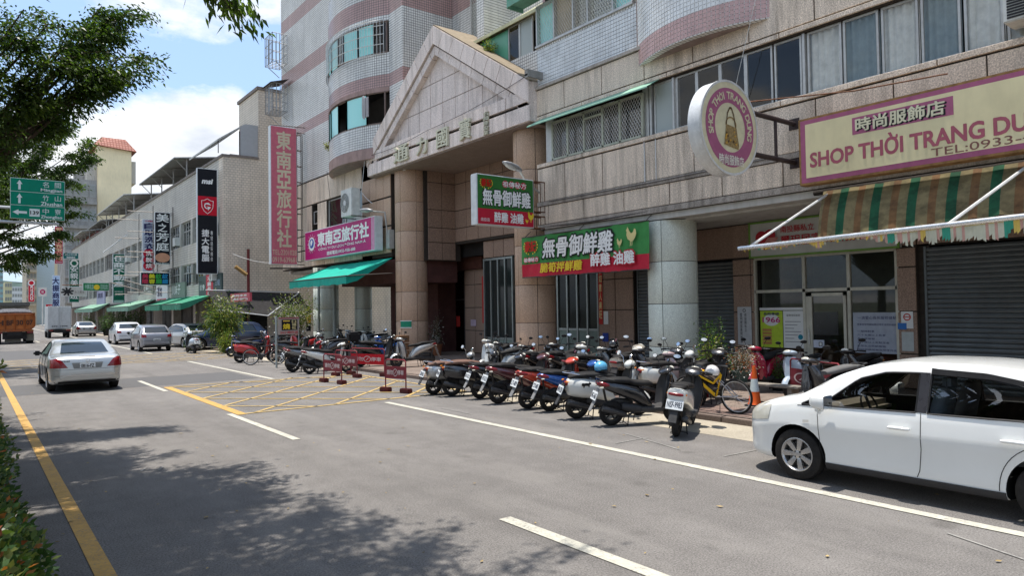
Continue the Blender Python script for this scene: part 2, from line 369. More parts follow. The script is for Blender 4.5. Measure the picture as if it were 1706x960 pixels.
# ------------------------------------------------------------------ ground, road, markings
def asphalt_mat():
    t = NT('asphalt'); p = t.pos(); fine = t.noise(p, 55, 4, 0.85); agg = t.noise(p, 260, 2, 0.6); big = t.noise(p, 0.22, 5, 0.6); med = t.noise(p, 2.4, 5, 0.65)
    lane = t.noise(t.pos(scale=(1.5, 0.05, 1)), 1.0, 4, 0.55)
    col = t.ramp(fine, (0.38, (0.095, 0.089, 0.084)), (0.62, (0.235, 0.222, 0.210)))
    col = t.mix(1.0, col, t.ramp(big, (0.3, 0.90), (0.7, 1.10)), 'MULTIPLY'); col = t.mix(1.0, col, t.ramp(med, (0.25, 0.88), (0.75, 1.1)), 'MULTIPLY')
    col = t.mix(1.0, col, t.ramp(lane, (0.3, 0.86), (0.7, 1.07)), 'MULTIPLY')
    col = t.mix(t.ramp(agg, (0.64, 0.0), (0.72, 0.65)), col, (0.40, 0.385, 0.36))
    wear = t.noise(t.pos(scale=(0.8, 0.25, 1)), 0.9, 6, 0.7); col = t.mix(t.ramp(wear, (0.50, 0.0), (0.66, 0.30)), col, (0.27, 0.255, 0.235)); stn = t.noise(t.pos(scale=(1, 0.5, 1)), 3.1, 5, 0.7); col = t.mix(t.ramp(stn, (0.60, 0.0), (0.72, 0.35)), col, (0.085, 0.08, 0.075))
    sp = t.ramp(t.noise(p, 1.1, 2, 0.4), (0.70, 0.0), (0.76, 0.45)); col = t.mix(sp, col, (0.07, 0.065, 0.06))
    t.bump(fine, 0.6, 0.008); return t.set(col, 0.9, 0, 0.08)
def paint_mat(name, c, wear=0.5, grime=0.5):
    t = NT(name); p = t.pos(); n = t.noise(p, 38, 4, 0.75); n2 = t.noise(p, 2.2, 4, 0.6)
    col = t.mix(t.ramp(t.noise(p, 6, 4, 0.7), (0.35, 0.0), (0.75, grime)), c, tuple(x*0.5 for x in c))
    f = t.math('MULTIPLY', t.ramp(n, (0.50, 0.0), (0.64, 1.0)), t.ramp(n2, (0.38, 0.12), (0.62, wear)))
    col = t.mix(f, col, (0.16, 0.155, 0.15)); t.bump(t.noise(p, 90, 3, 0.7), 0.35, 0.004); return t.set(col, 0.7, 0, 0.12)
asph = asphalt_mat(); white_paint = paint_mat('road_white', (0.54, 0.52, 0.44), 0.9, 0.7); yellow_paint = paint_mat('road_yellow', (0.56, 0.335, 0.10), 1.0, 0.5)
yellow_thin = paint_mat('road_yellow_worn', (0.52, 0.37, 0.15), 1.9, 0.5); faint_paint = paint_mat('road_faint', (0.30, 0.29, 0.27), 2.6, 0.5)
soil = plain('soil', (0.085, 0.065, 0.045), 0.95, 0, 0.5, 3)
concrete = plain('concrete', (0.36, 0.345, 0.32), 0.85, 0, 0.25, 3.0, dirt=0.25)
def sheet(name, x0, x1, y0, y1, z, mat, nx=1, ny=1, kind='structure'):
    mb = MB(); mb.add([(x0+(x1-x0)*i/nx, y0+(y1-y0)*j/ny, z) for j in range(ny+1) for i in range(nx+1)], [(j*(nx+1)+i, j*(nx+1)+i+1, (j+1)*(nx+1)+i+1, (j+1)*(nx+1)+i) for j in range(ny) for i in range(nx)])
    return mb.build(name, mat, kind=kind)
sheet('ground', -1500, 1500, -300, 3500, -0.06, plain('far_ground', (0.13, 0.14, 0.10), 0.95, 0, 0.3, 0.05))
sheet('road', -0.25, 11.05, -60, 700, 0.0, asph)
sheet('road', -12, -2.6, -60, 700, -0.004, asph)
# darker repair patches
patch = plain('asphalt_patch', (0.115, 0.113, 0.113), 0.9, 0, 0.25, 30)
for k, (x0, x1, y0, y1) in enumerate([(0.2, 7.5, 23.3, 26.6), (1.2, 3.4, 42, 52)]): sheet('road_patch', x0, x1, y0, y1, 0.004, patch)
def mark(name, segs, mat, z=0.008):
    mb = MB()
    for (xa, ya, xb, yb, w) in segs:
        d = Vector((xb-xa, yb-ya, 0)); n = Vector((-d.y, d.x, 0)).normalized()*w/2; k = max(1, int(d.length/4))
        for i in range(k):
            a = Vector((xa, ya, z))+d*i/k; b = Vector((xa, ya, z))+d*(i+1)/k; mb.add([a-n, a+n, b+n, b-n], [(0, 1, 2, 3)])
    return mb.build(name, mat, kind='structure')
mark('edge_marking', [(0.92, -20, 0.92, 160, 0.15)], yellow_paint)
mark('edge_marking', [(7.78, -20, 7.78, 14.95, 0.15), (7.74, 22.6, 7.74, 33.6, 0.15), (7.76, 41.5, 7.76, 160, 0.15)], white_paint)
ds = [(4.42, y, 4.42, y-4.0, 0.15) for y in (-3.7, 5.9)] + [(4.42, 15.65, 4.42, 11.75, 0.13), (4.36, 25.3, 4.36, 21.4, 0.13)] + [(4.4, y, 4.4, y+4, 0.13) for y in range(46, 160, 10)]
mark('lane_marking', ds, white_paint)
# yellow box: thick side, thin sides, diagonals clipped to the box
X0, X1, Y0, Y1 = 4.68, 10.35, 15.45, 22.6
mark('box_marking', [(4.62, Y0-0.08, 4.62, Y1, 0.20)], yellow_paint)
def hatch(X0, X1, Y0, Y1, step, o1, o2):
    L = []
    for sgn, o in ((1, o1), (-1, o2)):
        k = -12
        while k < 14:
            # y = y0 + sgn*(x-X0)
            y0 = Y0+o+k*step; pts = []
            for x in (X0, X1):
                y = y0+sgn*(x-X0)
                if Y0 <= y <= Y1: pts.append((x, y))
            for y in (Y0, Y1):
                x = X0+sgn*(y-y0)
                if X0 < x < X1: pts.append((x, y))
            if len(pts) >= 2: L.append((*pts[0], *pts[1], 0.09))
            k += 1
    return L
mark('box_marking', [(X0, Y0, X1, Y0, 0.11), (X0, Y1, X1, Y1-0.6, 0.11), (X1, Y0, X1, Y1-0.6, 0.11)] + hatch(X0, X1, Y0, Y1, 1.83, 1.62, 1.62), yellow_thin, 0.011)
mark('box_marking', [(1.3, 34.7, 10.4, 34.2, 0.11), (1.3, 41.0, 10.6, 41.0, 0.11), (10.5, 34.2, 10.6, 41, 0.11)] + hatch(1.3, 10.4, 34.7, 41.0, 1.83, 1.6, 1.6), yellow_thin, 0.011)
# worn chalk strokes near the parked car
mark('faint_marking', [(8.5, 6.9, 8.9, 8.4, 0.03), (8.15, 7.9, 8.9, 7.9, 0.03), (8.6, 6.2, 9.9, 6.1, 0.03), (1.9, 10.9, 2.0, 11.1, 0.03), (2.1, 10.8, 2.2, 11.0, 0.03), (8.2, 12.0, 8.2, 13.2, 0.03), (7.0, 2.0, 7.3, 2.8, 0.03)], faint_paint)
# gutter strip, kerb and sidewalk
gut = granite('gutter_concrete', (0.38, 0.34, 0.27), 0.6, 0.14, 0, 0.9, 30, 0.35)
sheet('gutter', 9.85, 11.04, -60, 15.2, 0.004, gut, 1, 30); sheet('gutter', 10.4, 11.04, 23.2, 120, 0.004, gut, 1, 30)
kerb_m = granite('kerb_stone', (0.20, 0.155, 0.13), 0.7, 0.15, 0, 0.8, 40)
kb = thing('kerb', 'low reddish stone kerb along the arcade sidewalk', 'kerb', (11.1, 0, 0)); kb['kind'] = 'structure'
del kb['label']; del kb['category']
kme = None; y = -6.0
while y < 120:
    b = MB(); L = 0.98 if y < 60 else 3.98
    if kme is None or y >= 60:
        b.obox((0, L/2, 0.045), (0.16, L, 0.12), bev=0.012); me_ = b.mesh('kerb_stone', kerb_m, 30)
        if y < 60: kme = me_
    link('kerb_stone', kme if y < 60 else me_, kb, loc=(0, y, 0)); y += L+0.02
def pave_mat():
    t = NT('paving'); p = t.pos(); b = t.node('ShaderNodeTexBrick'); t.l.new(p, b.inputs['Vector']); b.offset = 0.0
    b.inputs['Scale'].default_value = 1; b.inputs['Brick Width'].default_value = 0.3; b.inputs['Row Height'].default_value = 0.3; b.inputs['Mortar Size'].default_value = 0.008
    b.inputs['Color1'].default_value = (0.20, 0.155, 0.13, 1); b.inputs['Color2'].default_value = (0.245, 0.20, 0.17, 1); b.inputs['Mortar'].default_value = (0.12, 0.10, 0.085, 1)
    col = t.mix(1.0, b.outputs[0], t.ramp(t.noise(p, 1.2, 5, 0.65), (0.3, 0.7), (0.7, 1.15)), 'MULTIPLY'); t.bump(t.math('SUBTRACT', 1.0, b.outputs['Fac']), 0.5, 0.005)
    return t.set(col, 0.75, 0, 0.12)
pave = pave_mat()
mb = MB(); mb.box(11.18, 24, -60, 42.0, -0.05, 0.12); mb.build('sidewalk', pave, kind='structure')
mb = MB(); mb.box(11.18, 24, 42.0, 170, -0.05, 0.10); mb.build('sidewalk', concrete, kind='structure')
# loose paving stones near the viewer, laid proud of the sidewalk as pieces
pv = thing('paving_border', '', '', (11.2, 0, 0.12)); pv['kind'] = 'structure'; del pv['_o']
for q in ('label', 'category'):
    if q in pv: del pv[q]
pm = MB(); pm.obox((0.147, 0.147, 0.002), (0.288, 0.288, 0.012), bev=0.004); pme = pm.mesh('paving_stone', granite('paving_red', (0.23, 0.165, 0.14), 0.7, 0.18, 0, 0.75, 30), 30)
for j in range(36):
    for i in range(3): link('paving_stone', pme, pv, loc=(0.02+i*0.30, 1.0+j*0.30, 0))
# median on the left: kerb and planted strip
mk = MB(); mk.box(-0.25, 0.0, -20, 140, -0.05, 0.16); mk.build('median_kerb', concrete, kind='structure')
mk = MB(); mk.box(-2.6, -0.25, -20, 140, -0.05, 0.13); mk.build('median_soil', soil, kind='structure')
# hills
rng = np.random.default_rng(5)
def hills(name, y, x0, x1, h, c, n=70, seed=1):
    r = random.Random(seed); ph = [r.uniform(0, 6.3) for _ in range(6)]; vs = []
    for j, (dy, k) in enumerate(((0, 0.0), (120, 0.55), (300, 1.0), (700, 0.0))):
        for i in range(n+1):
            x = x0+(x1-x0)*i/n; a = sum(math.sin(x*0.0021*(q+1)+ph[q]+j*.3)/(q+1) for q in range(6)); vs.append((x, y+dy, -1+max(0, h*k*(0.72+0.28*a))))
    fs = [(j*(n+1)+i, j*(n+1)+i+1, (j+1)*(n+1)+i+1, (j+1)*(n+1)+i) for j in range(3) for i in range(n)]
    mb = MB(); mb.add(vs, fs); return mb.build(name, c, smooth=80, kind='structure')
hills('hills', 2300, -900, 1300, 150, plain('wooded_hill', (0.055, 0.085, 0.075), 0.95, 0, 0.5, 0.02), seed=3)
# ------------------------------------------------------------------ main building
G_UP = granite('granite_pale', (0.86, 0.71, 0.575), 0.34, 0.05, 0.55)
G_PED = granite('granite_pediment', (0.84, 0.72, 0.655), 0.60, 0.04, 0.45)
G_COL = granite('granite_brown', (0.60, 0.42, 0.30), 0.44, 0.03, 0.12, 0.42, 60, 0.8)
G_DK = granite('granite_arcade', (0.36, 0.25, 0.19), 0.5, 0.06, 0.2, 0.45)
G_GRAY = granite('granite_gray_green', (0.74, 0.78, 0.69), 0.66, 0.03, 0.30, 0.45, 60, 0.8)
JOINT = plain('joint_backing', (0.05, 0.042, 0.036), 0.9, 0, 0.2, 8)
GWH = (0.78, 0.775, 0.75); GPK = (0.52, 0.34, 0.32); GRT = (0.13, 0.13, 0.125)
T_WX = tiles('white_tile_front', GWH, 0.112, GRT, 'X', 0.07, c2=None, bands=((12.17, 12.78), (15.45, 16.35), (18.8, 19.6)), bandc=GPK)
T_WY = tiles('white_tile_return', GWH, 0.112, GRT, 'Y', 0.07, bands=((12.17, 12.78), (15.45, 16.35), (18.8, 19.6)), bandc=GPK)
T_WC = tiles('white_tile_bay', GWH, 0.112, GRT, 'X', 0.07, bands=((12.17, 12.78), (15.45, 16.35), (18.8, 19.6)), bandc=GPK)
CEIL = plain('painted_soffit', (0.50, 0.49, 0.46), 0.8, 0, 0.12, 2.0, dirt=0.3)
ALU = plain('window_aluminium', (0.50, 0.50, 0.48), 0.45, 0.35, 0.12, 8, dirt=0.25)
ALU_G = plain('window_frame_sage', (0.42, 0.44, 0.36), 0.5, 0.1, 0.12, 8, dirt=0.3)
GL_D = glass('glass_dark', (0.022, 0.028, 0.03), 0.02, 0.86, 0.8)
GL_T = glass('glass_teal', (0.36, 0.78, 0.74), 0.22, 0.0, 0.5)
GL_W = glass('glass_frosted', (0.36, 0.40, 0.385), 0.35, 0.0, 0.4)
GL_G = glass('glass_green_sheet', (0.10, 0.33, 0.22), 0.3, 0.0, 0.4)
CURT = plain('curtain_grey', (0.80, 0.78, 0.74), 0.85, 0, 0.18, 5); CURT_B = plain('curtain_blue', (0.30, 0.36, 0.38), 0.85, 0, 0.15, 5)
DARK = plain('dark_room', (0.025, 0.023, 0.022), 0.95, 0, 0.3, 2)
STEEL = plain('steel_bar_white', (0.66, 0.67, 0.66), 0.45, 0.2, 0.15, 20, dirt=0.3); STEEL_D = plain('steel_dark', (0.07, 0.06, 0.055), 0.6, 0.4, 0.3, 15)
RUST = plain('steel_rusty', (0.15, 0.075, 0.045), 0.8, 0.2, 0.4, 20)
SHUT = plain('shutter_paint', (0.12, 0.135, 0.14), 0.42, 0.4, 0.15, 3, dirt=0.25)
XF, XP = 14.8, 14.5
A = thing('apartment_building', 'tiled apartment building with pink granite arcade and a pointed gable over its entrance', 'building', (XF, 0, 0))
def islands(mb):
    p = list(range(len(mb.v)))
    def find(i):
        while p[i] != i: p[i] = p[p[i]]; i = p[i]
        return i
    for f in mb.f:
        for q in f[1:]: p[find(q)] = find(f[0])
    g = {}
    for k, f in enumerate(mb.f): g.setdefault(find(f[0]), []).append(k)
    for ks in g.values():
        n = MB(); ix = {}
        for k in ks:
            for q in mb.f[k]:
                if q not in ix: ix[q] = len(n.v); n.v.append(mb.v[q])
            n.f.append(tuple(ix[q] for q in mb.f[k])); n.mi.append(mb.mi[k])
        yield n
def W_(mb, name, mats, parent=A, smooth=None, **kw):
    if name in ('tiled_wall', 'wall', 'ceiling', 'inner_wall', 'inner_mass', 'ledge', 'window_post', 'beam_end', 'room_backing', 'light_tube', 'door_handle', 'lobby_beam', 'bay_wall', 'bay_foot', 'balcony_canopy', 'drain_pipe', 'shop_counter', 'green_sheet'):
        for n in islands(mb): o = n.build(name, mats, parent, smooth, world=True, **kw)
        return o
    return mb.build(name, mats, parent, smooth, world=True, **kw)
_pc = {}
def slab(axis, plane, a0, a1, z0, z1, mat, parent=A, th=0.035, gap=0.015, name='granite_panel'):
    """one facing panel, standing th proud of its plane; axis X faces the road, Y faces along it"""
    w, h = a1-a0-2*gap, z1-z0-2*gap; k = (axis, round(w, 2), round(h, 2), round(th, 3), mat.name, name)
    if k not in _pc:
        b = MB(); c = 0.006
        if axis == 'X':
            P = [(-th+c, -w/2, -h/2), (-th+c, w/2, -h/2), (-th+c, w/2, h/2), (-th+c, -w/2, h/2)]; Q = [(-th, s*(w/2-c), t*(h/2-c)) for s, t in ((-1, -1), (1, -1), (1, 1), (-1, 1))]; O = [(0, p[1], p[2]) for p in P]
        else:
            P = [(s*w/2, -th+c, t*h/2) for s, t in ((-1, -1), (1, -1), (1, 1), (-1, 1))]; Q = [(s*(w/2-c), -th, t*(h/2-c)) for s, t in ((-1, -1), (1, -1), (1, 1), (-1, 1))]; O = [(p[0], 0, p[2]) for p in P]
        b.add(O+P+Q, [(8, 9, 10, 11)]+[(i, (i+1) % 4, 4+(i+1) % 4, 4+i) for i in range(4)]+[(4+i, 4+(i+1) % 4, 8+(i+1) % 4, 8+i) for i in range(4)])
        _pc[k] = b.mesh(name, mat)
    o = Vector(parent['_o']); c = (a0+a1)/2; zc = (z0+z1)/2
    return link(name, _pc[k], parent, loc=Vector((plane, c, zc) if axis == 'X' else (c, plane, zc))-o)
def row(axis, plane, a0, a1, z0, z1, step, phase, mat, parent=A, **kw):
    k = math.floor((a0-phase)/step); e = [a0]
    while phase+step*(k+1) < a1-0.12:
        k += 1
        if phase+step*k > a0+0.12: e.append(phase+step*k)
    e.append(a1)
    for p, q in zip(e, e[1:]): slab(axis, plane, p, q, z0, z1, mat, parent, **kw)
# --- structural walls (behind the facing)
wl_ = MB()
wl_.box(XF, XF+0.35, -6, 17.66, 4.69, 6.86); wl_.box(XF, XF+0.35, -6, 17.66, 8.28, 9.36)
W_(wl_, 'wall', JOINT)
# --- right wing facing, rows of slabs
row('X', XF, -1.0, 17.62, 4.86, 5.46, 1.65, 15.47, G_UP)
row('X', XF, -1.0, 17.62, 5.60, 6.70, 1.65, 16.30, G_UP)
row('X', XF, -1.0, 17.62, 8.44, 9.30, 1.65, 16.27, G_UP)
row('X', XF, -1.0, 17.62, 6.71, 6.86, 3.3, 15.47, G_UP, th=0.07, name='sill_stone')
row('X', XF, -1.0, 17.62, 8.29, 8.43, 3.3, 15.47, G_UP, th=0.06, name='lintel_stone')
tr = MB(); tr.box(XF-0.07, XF+0.1, -6, 17.62, 5.465, 5.595); tr.box(XF-0.05, XF+0.3, -6, 17.62, 4.70, 4.855); tr.box(XF-0.10, XF+0.1, 12.3, 17.64, 9.31, 9.40)
W_(tr, 'ledge', granite('ledge_stone', (0.46, 0.41, 0.36), 0.5, 0.1, 0.6))
# underside strip of the arcade with flaking paint + ceiling
cl = MB(); cl.box(XF+0.04, XF+0.5, -6, 17.4, 4.52, 4.685); cl.box(XF+0.5, 22, -6, 17.4, 4.47, 4.60); cl.box(XF+0.6, 22, 30.0, 41.6, 4.35, 4.5)
W_(cl, 'ceiling', CEIL)
# --- second floor window band of the right wing
def pane(parent, X, y0, y1, z0, z1, mat, curtain=None, fr=ALU, fw=0.045, name='window', depth=0.05):
    w = MB(); 
    for a, b, c, d in ((y0, y1, z0, z0+fw), (y0, y1, z1-fw, z1), (y0, y0+fw, z0+fw, z1-fw), (y1-fw, y1, z0+fw, z1-fw)): w.box(X-depth/2, X+depth/2, a, b, c, d)
    f = W_(w, name, fr, parent)
    g = MB(); g.add([(X, y0+fw, z0+fw), (X, y1-fw, z0+fw), (X, y1-fw, z1-fw), (X, y0+fw, z1-fw)], [(0, 1, 2, 3)]); W_sub(g, 'pane', mat, f, parent)
    if curtain:
        c = MB(); n = max(8, int((y1-y0)/0.028)); r = random.Random(int(y0*100)); ph = r.uniform(0, 6)
        vs = [(X+0.07+0.028*math.sin(ph+i*1.15+0.5*math.sin(i*0.37)+(0.25 if k else 0)), y0+(y1-y0)*i/n, z0+0.02 if k == 0 else z1) for k in (0, 1) for i in range(n+1)]
        c.add(vs, [(i, i+1, n+2+i, n+1+i) for i in range(n)]); W_sub(c, 'curtain', curtain, f, parent, smooth=70)
    return f
def W_sub(mb, name, mat, part, th, smooth=None):
    return link(name, mb.mesh(name, mat, smooth, Vector(th['_o'])), part)
XW = XF+0.13
edges = [(16.05, 16.9, 'm'), (15.35, 16.05, 'm'), (14.6, 15.35, 'm'), (13.9, 14.6, 'm'), (13.13, 13.9, 'm'), (11.98, 12.75, 'w'), (11.32, 11.98, 'd'), (10.6, 11.32, 'd'), (9.87, 10.6, 'd'), (9.15, 9.87, 'd'), (8.42, 9.1, 'd'), (7.5, 8.28, 'c'), (6.72, 7.46, 'd2'), (5.95, 6.66, 'c'), (5.2, 5.9, 'b'), (4.5, 5.14, 'c'), (3.75, 4.45, 'c'), (2.9, 3.65, 'd'), (2.0, 2.85, 'c'), (1.0, 1.95, 'd')]
for y0, y1, k in edges:
    if k == 'm': continue
    pane(A, XW, y0, y1, 6.87, 8.27, {'w': GL_W}.get(k, GL_D), {'c': CURT, 'b': CURT_B, 'd2': CURT_B}.get(k), name='window')
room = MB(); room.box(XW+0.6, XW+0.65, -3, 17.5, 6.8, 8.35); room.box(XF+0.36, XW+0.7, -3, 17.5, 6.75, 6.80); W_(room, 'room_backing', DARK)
pst = MB()
for yy, w in ((13.0, 0.24), (12.86, 0.10), (8.35, 0.06), (17.1, 0.35)): pst.box(XF+0.06, XF+0.2, yy-w/2, yy+w/2, 6.87, 8.27)
pst.box(XF+0.05, XF+0.3, 12.05-0.03, 12.05+0.03, 6.87, 8.27); pst.box(XF+0.05, XF+0.2, -6, 0.95, 6.87, 8.27)
W_(pst, 'window_post', ALU)
# mesh window in sage frames under a little green awning
mw = MB()
for a in (16.88, 16.16, 15.42, 14.63, 13.93, 13.08): mw.box(XF-0.03, XF+0.04, a-0.035, a+0.035, 6.88, 8.1)
for z in (6.90, 8.08): mw.box(XF-0.03, XF+0.04, 13.08, 16.9, z-0.03, z+0.03)
mw.box(XF-0.05, XF+0.02, 14.63, 15.42, 7.84, 7.90)
mf = W_(mw, 'window', ALU_G)
def mesh_grid(y0, y1, z0, z1, X, step, r, diag=True):
    g = MB(); 
    def seg(a, b): g.tube([(X, a[0], a[1]), (X, b[0], b[1])], r, 3, cap=False)
    H = z1-z0; Wd = y1-y0; sl = 1.55; k = -int(H/sl/step)-1
    while k*step < Wd+H/sl:
        for s in (1, -1):
            ya = y0+k*step; yb = ya+H/sl
            za, zb = z0, z1
            if ya < y0: za = z0+(y0-ya)*sl; ya_ = y0
            else: ya_ = ya
            if yb > y1: zb = z0+(y1-ya)*sl; yb_ = y1
            else: yb_ = yb
            if za < z1 and zb > z0 and yb_ > ya_:
                if s == 1: seg((ya_, za), (yb_, zb))
                else: seg((y0+y1-ya_, za), (y0+y1-yb_, zb))
        k += 1
    return g
W_sub(mesh_grid(13.1, 16.86, 6.92, 8.06, XF-0.01, 0.10, 0.006), 'mesh_screen', STEEL, mf, A)
b = MB(); b.box(XF+0.16, XF+0.17, 13.1, 16.86, 6.9, 8.2); W_sub(b, 'pane', GL_D, mf, A)
# --- third floor parapet of tiles above (right of the gable)
tp = MB(); tp.box(XF+0.04, XF+0.34, 13.2, 17.62, 9.38, 10.72); tp.box(XF+0.3, XF+0.6, -6, 17.62, 9.36, 16.5); W_(tp, 'tiled_wall', T_WX)
gr = MB(); gr.box(XF+0.02, XF+0.3, -6, 9.05, 9.37, 11.2); W_(gr, 'wall', JOINT)
row('X', XF+0.02, -1.0, 9.02, 9.32, 11.1, 1.65, 14.6, G_UP)
# real tile relief where single tiles are big enough to see
def tile_relief(name, fn, us, z0, z1, size, mats, parent, bandz=None, keep=None):
    mb = MB(); nz = int((z1-z0)/size)
    for i in range(len(us)-1):
        for j in range(nz):
            u0, u1 = us[i], us[i+1]; za = z0+j*size; zb = za+size
            if keep and not keep((u0+u1)/2, (za+zb)/2): continue
            gz = 0.0065; 
            p0 = Vector(fn(u0)); p1 = Vector(fn(u1)); t = (p1-p0).normalized(); nrm = Vector((-abs(t.y), t.x if t.y > 0 else -t.x, 0)); nrm = Vector((t.y, -t.x, 0)); 
            if nrm.x > 0: nrm = -nrm
            a = p0+t*gz; b_ = p1-t*gz; pro = 0.006
            O = [(a.x, a.y, za+gz), (b_.x, b_.y, za+gz), (b_.x, b_.y, zb-gz), (a.x, a.y, zb-gz)]; Q = [(q[0]+nrm.x*pro, q[1]+nrm.y*pro, q[2]) for q in O]
            mb.add(O+Q, [(4, 5, 6, 7), (0, 1, 5, 4), (1, 2, 6, 5), (2, 3, 7, 6), (3, 0, 4, 7)], 1 if (bandz and bandz[0] <= (za+zb)/2 <= bandz[1]) else 0)
    o = W_(mb, name, mats, parent); o['kind'] = 'stuff'; return o
TW = plain('glazed_tile_white', (0.72, 0.735, 0.73), 0.22, 0, 0.14, 3.0, dirt=0.22); TP = plain('glazed_tile_pink', (0.53, 0.34, 0.32), 0.3, 0, 0.14, 3.0, dirt=0.25)
ny = int((17.62-13.25)/0.112); us = [13.25+i*0.112 for i in range(ny+1)]
tile_relief('wall_tiles', lambda u: (XF+0.035, u, 0), us, 9.41, 10.70, 0.112, [TW, TP], A)
# curved bay of the right wing (pink foot)
def arc(y0, y1, bulge, x):
    c = (y0+y1)/2; h = (y1-y0)/2; Rr = (h*h+bulge*bulge)/(2*bulge); 
    def f(y): return (x-(math.sqrt(max(0, Rr*Rr-(y-c)**2))-(Rr-bulge)), y, 0)
    return f
bf = arc(9.03, 13.22, 0.62, XF+0.02)
def bay(fn, y0, y1, zlist, mat, n=28, name='bay_wall', thick=0.2):
    mb = MB(); 
    for (z0, z1) in zlist:
        P = [fn(y0+(y1-y0)*i/n) for i in range(n+1)]; vs = [(p[0], p[1], z) for z in (z0, z1) for p in P]+[(p[0]+thick, p[1], z) for z in (z0, z1) for p in P]; k = n+1
        fs = [(i, i+1, k+i+1, k+i) for i in range(n)]+[(2*k+i, 2*k+i+1, 3*k+i+1, 3*k+i) for i in range(n)]+[(i, i+1, 2*k+i+1, 2*k+i) for i in range(n)]+[(k+i, k+i+1, 3*k+i+1, 3*k+i) for i in range(n)]
        mb.add(vs, fs)
    return W_(mb, name, mat, A)
bay(bf, 9.03, 13.22, [(8.86, 11.3)], T_WC, name='bay_wall'); bay(bf, 9.03, 13.22, [(12.9, 16.4)], T_WC)
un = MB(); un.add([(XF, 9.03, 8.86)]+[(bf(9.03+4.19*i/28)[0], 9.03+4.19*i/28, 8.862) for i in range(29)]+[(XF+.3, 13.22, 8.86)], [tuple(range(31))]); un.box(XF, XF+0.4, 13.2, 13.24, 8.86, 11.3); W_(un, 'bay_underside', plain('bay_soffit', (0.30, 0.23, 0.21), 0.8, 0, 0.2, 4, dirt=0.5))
arcL = 4.35; nb = 38; ub = [9.05+(13.2-9.05)*i/nb for i in range(nb+1)]
tile_relief('wall_tiles', lambda u: (bf(u)[0]-0.004, u, 0), ub, 8.88, 11.2, 0.112, [TW, TP], A, (8.8, 9.47))
# mesh-screened third floor window
w3 = MB()
for a in (17.6, 16.75, 15.85, 15.2, 14.15, 13.4): w3.box(XF+0.0, XF+0.12, a-0.03, a+0.03, 10.78, 12.1)
w3.box(XF-0.03, XF+0.3, 13.36, 17.66, 10.72, 10.79); w3.box(XF, XF+0.12, 13.4, 17.6, 12.06, 12.12); f3 = W_(w3, 'window', ALU)
W_sub(mesh_grid(13.45, 17.55, 10.8, 12.06, XF+0.02, 0.10, 0.006), 'mesh_screen', plain('mesh_pale', (0.62, 0.60, 0.55), 0.5, 0.2), f3, A)
for (a, b_, mt) in ((16.78, 17.57, GL_T), (15.88, 16.72, plain('folding_door', (0.42, 0.35, 0.25), 0.6, 0, 0.15, 4)), (14.2, 15.82, GL_D), (13.45, 14.12, GL_T)):
    g = MB(); g.box(XF+0.14, XF+0.15, a, b_, 10.8, 12.06); W_sub(g, 'pane', mt, f3, A)
aw = MB(); aw.box(XF-0.55, XF+0.1, 13.9, 18.4, 12.33, 12.36); aw.box(XF-0.6, XF-0.55, 13.9, 18.4, 12.22, 12.42); aw.box(XF-0.58, XF+0.1, 18.38, 18.44, 12.2, 12.7); W_(aw, 'balcony_canopy', plain('canopy_green', (0.16, 0.36, 0.27), 0.5, 0, 0.15, 4, dirt=0.3))
# --- left wing (bay windows)  Y 28 .. 41.7
lw = MB(); lw.box(XF+0.1, XF+0.5, 34.4, 41.7, 9.38, 21); lw.box(XF+0.1, XF+0.5, 26.8, 28.0, 9.38, 21); lw.box(XF+0.5, 24, 41.4, 41.72, 4.4, 21); W_(lw, 'tiled_wall', T_WX)
rt = MB(); rt.box(XF+0.11, 17.6, 26.78, 27.1, 8.2, 21); W_(rt, 'tiled_wall', T_WY)
bk = MB(); bk.box(17.5, 17.8, 17.0, 26.9, 8.6, 21); bk.box(XF+0.3, 17.6, 17.2, 17.5, 9.4, 16.5); bk.box(16.2, 17.6, 22.5, 23.0, 12.3, 21); W_(bk, 'tiled_wall', tiles('white_tile_back', GWH, 0.112, GRT, 'X', 0.07, bands=((15.55, 16.5),), bandc=GPK))
bL = arc(28.0, 34.42, 1.0, XF+0.1)
bay(bL, 28.0, 34.42, [(9.2, 10.55), (12.17, 13.75), (15.2, 17.4), (19.6, 21)], T_WC)
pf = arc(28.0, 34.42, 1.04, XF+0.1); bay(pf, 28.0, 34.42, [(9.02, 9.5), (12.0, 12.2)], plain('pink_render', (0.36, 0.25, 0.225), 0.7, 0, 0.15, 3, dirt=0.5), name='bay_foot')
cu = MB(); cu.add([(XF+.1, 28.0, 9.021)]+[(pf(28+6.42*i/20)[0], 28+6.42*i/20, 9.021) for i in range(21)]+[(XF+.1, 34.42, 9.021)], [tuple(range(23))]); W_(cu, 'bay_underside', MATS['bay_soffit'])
# bay windows: lower (open sashes), upper (white bars)
def bay_glaze(z0, z1, cuts, name='window'):
    f = MB(); 
    fn = arc(28.0, 34.42, 0.97, XF+0.1)
    for z in (z0, z1-0.05): 
        P = [fn(28.05+6.3*i/24) for i in range(25)]; f.tube([(p[0], p[1], z+0.025) for p in P], 0.035, 4)
    for (a, b_, m_) in cuts:
        for q in (a, b_): p = fn(q); f.obox((p[0], p[1], (z0+z1)/2), (0.06, 0.06, z1-z0))
    o = W_(f, name, plain('frame_brown', (0.20, 0.15, 0.13), 0.5, 0.2), A)
    for (a, b_, m_) in cuts:
        if m_ is None: continue
        g = MB(); n = 4; P = [fn(a+0.04+(b_-a-0.08)*i/n) for i in range(n+1)]; g.add([(p[0]+0.01, p[1], z) for z in (z0+.05, z1-.05) for p in P], [(i, i+1, n+2+i, n+1+i) for i in range(n)]); W_sub(g, 'pane', m_, o, A)
    return o
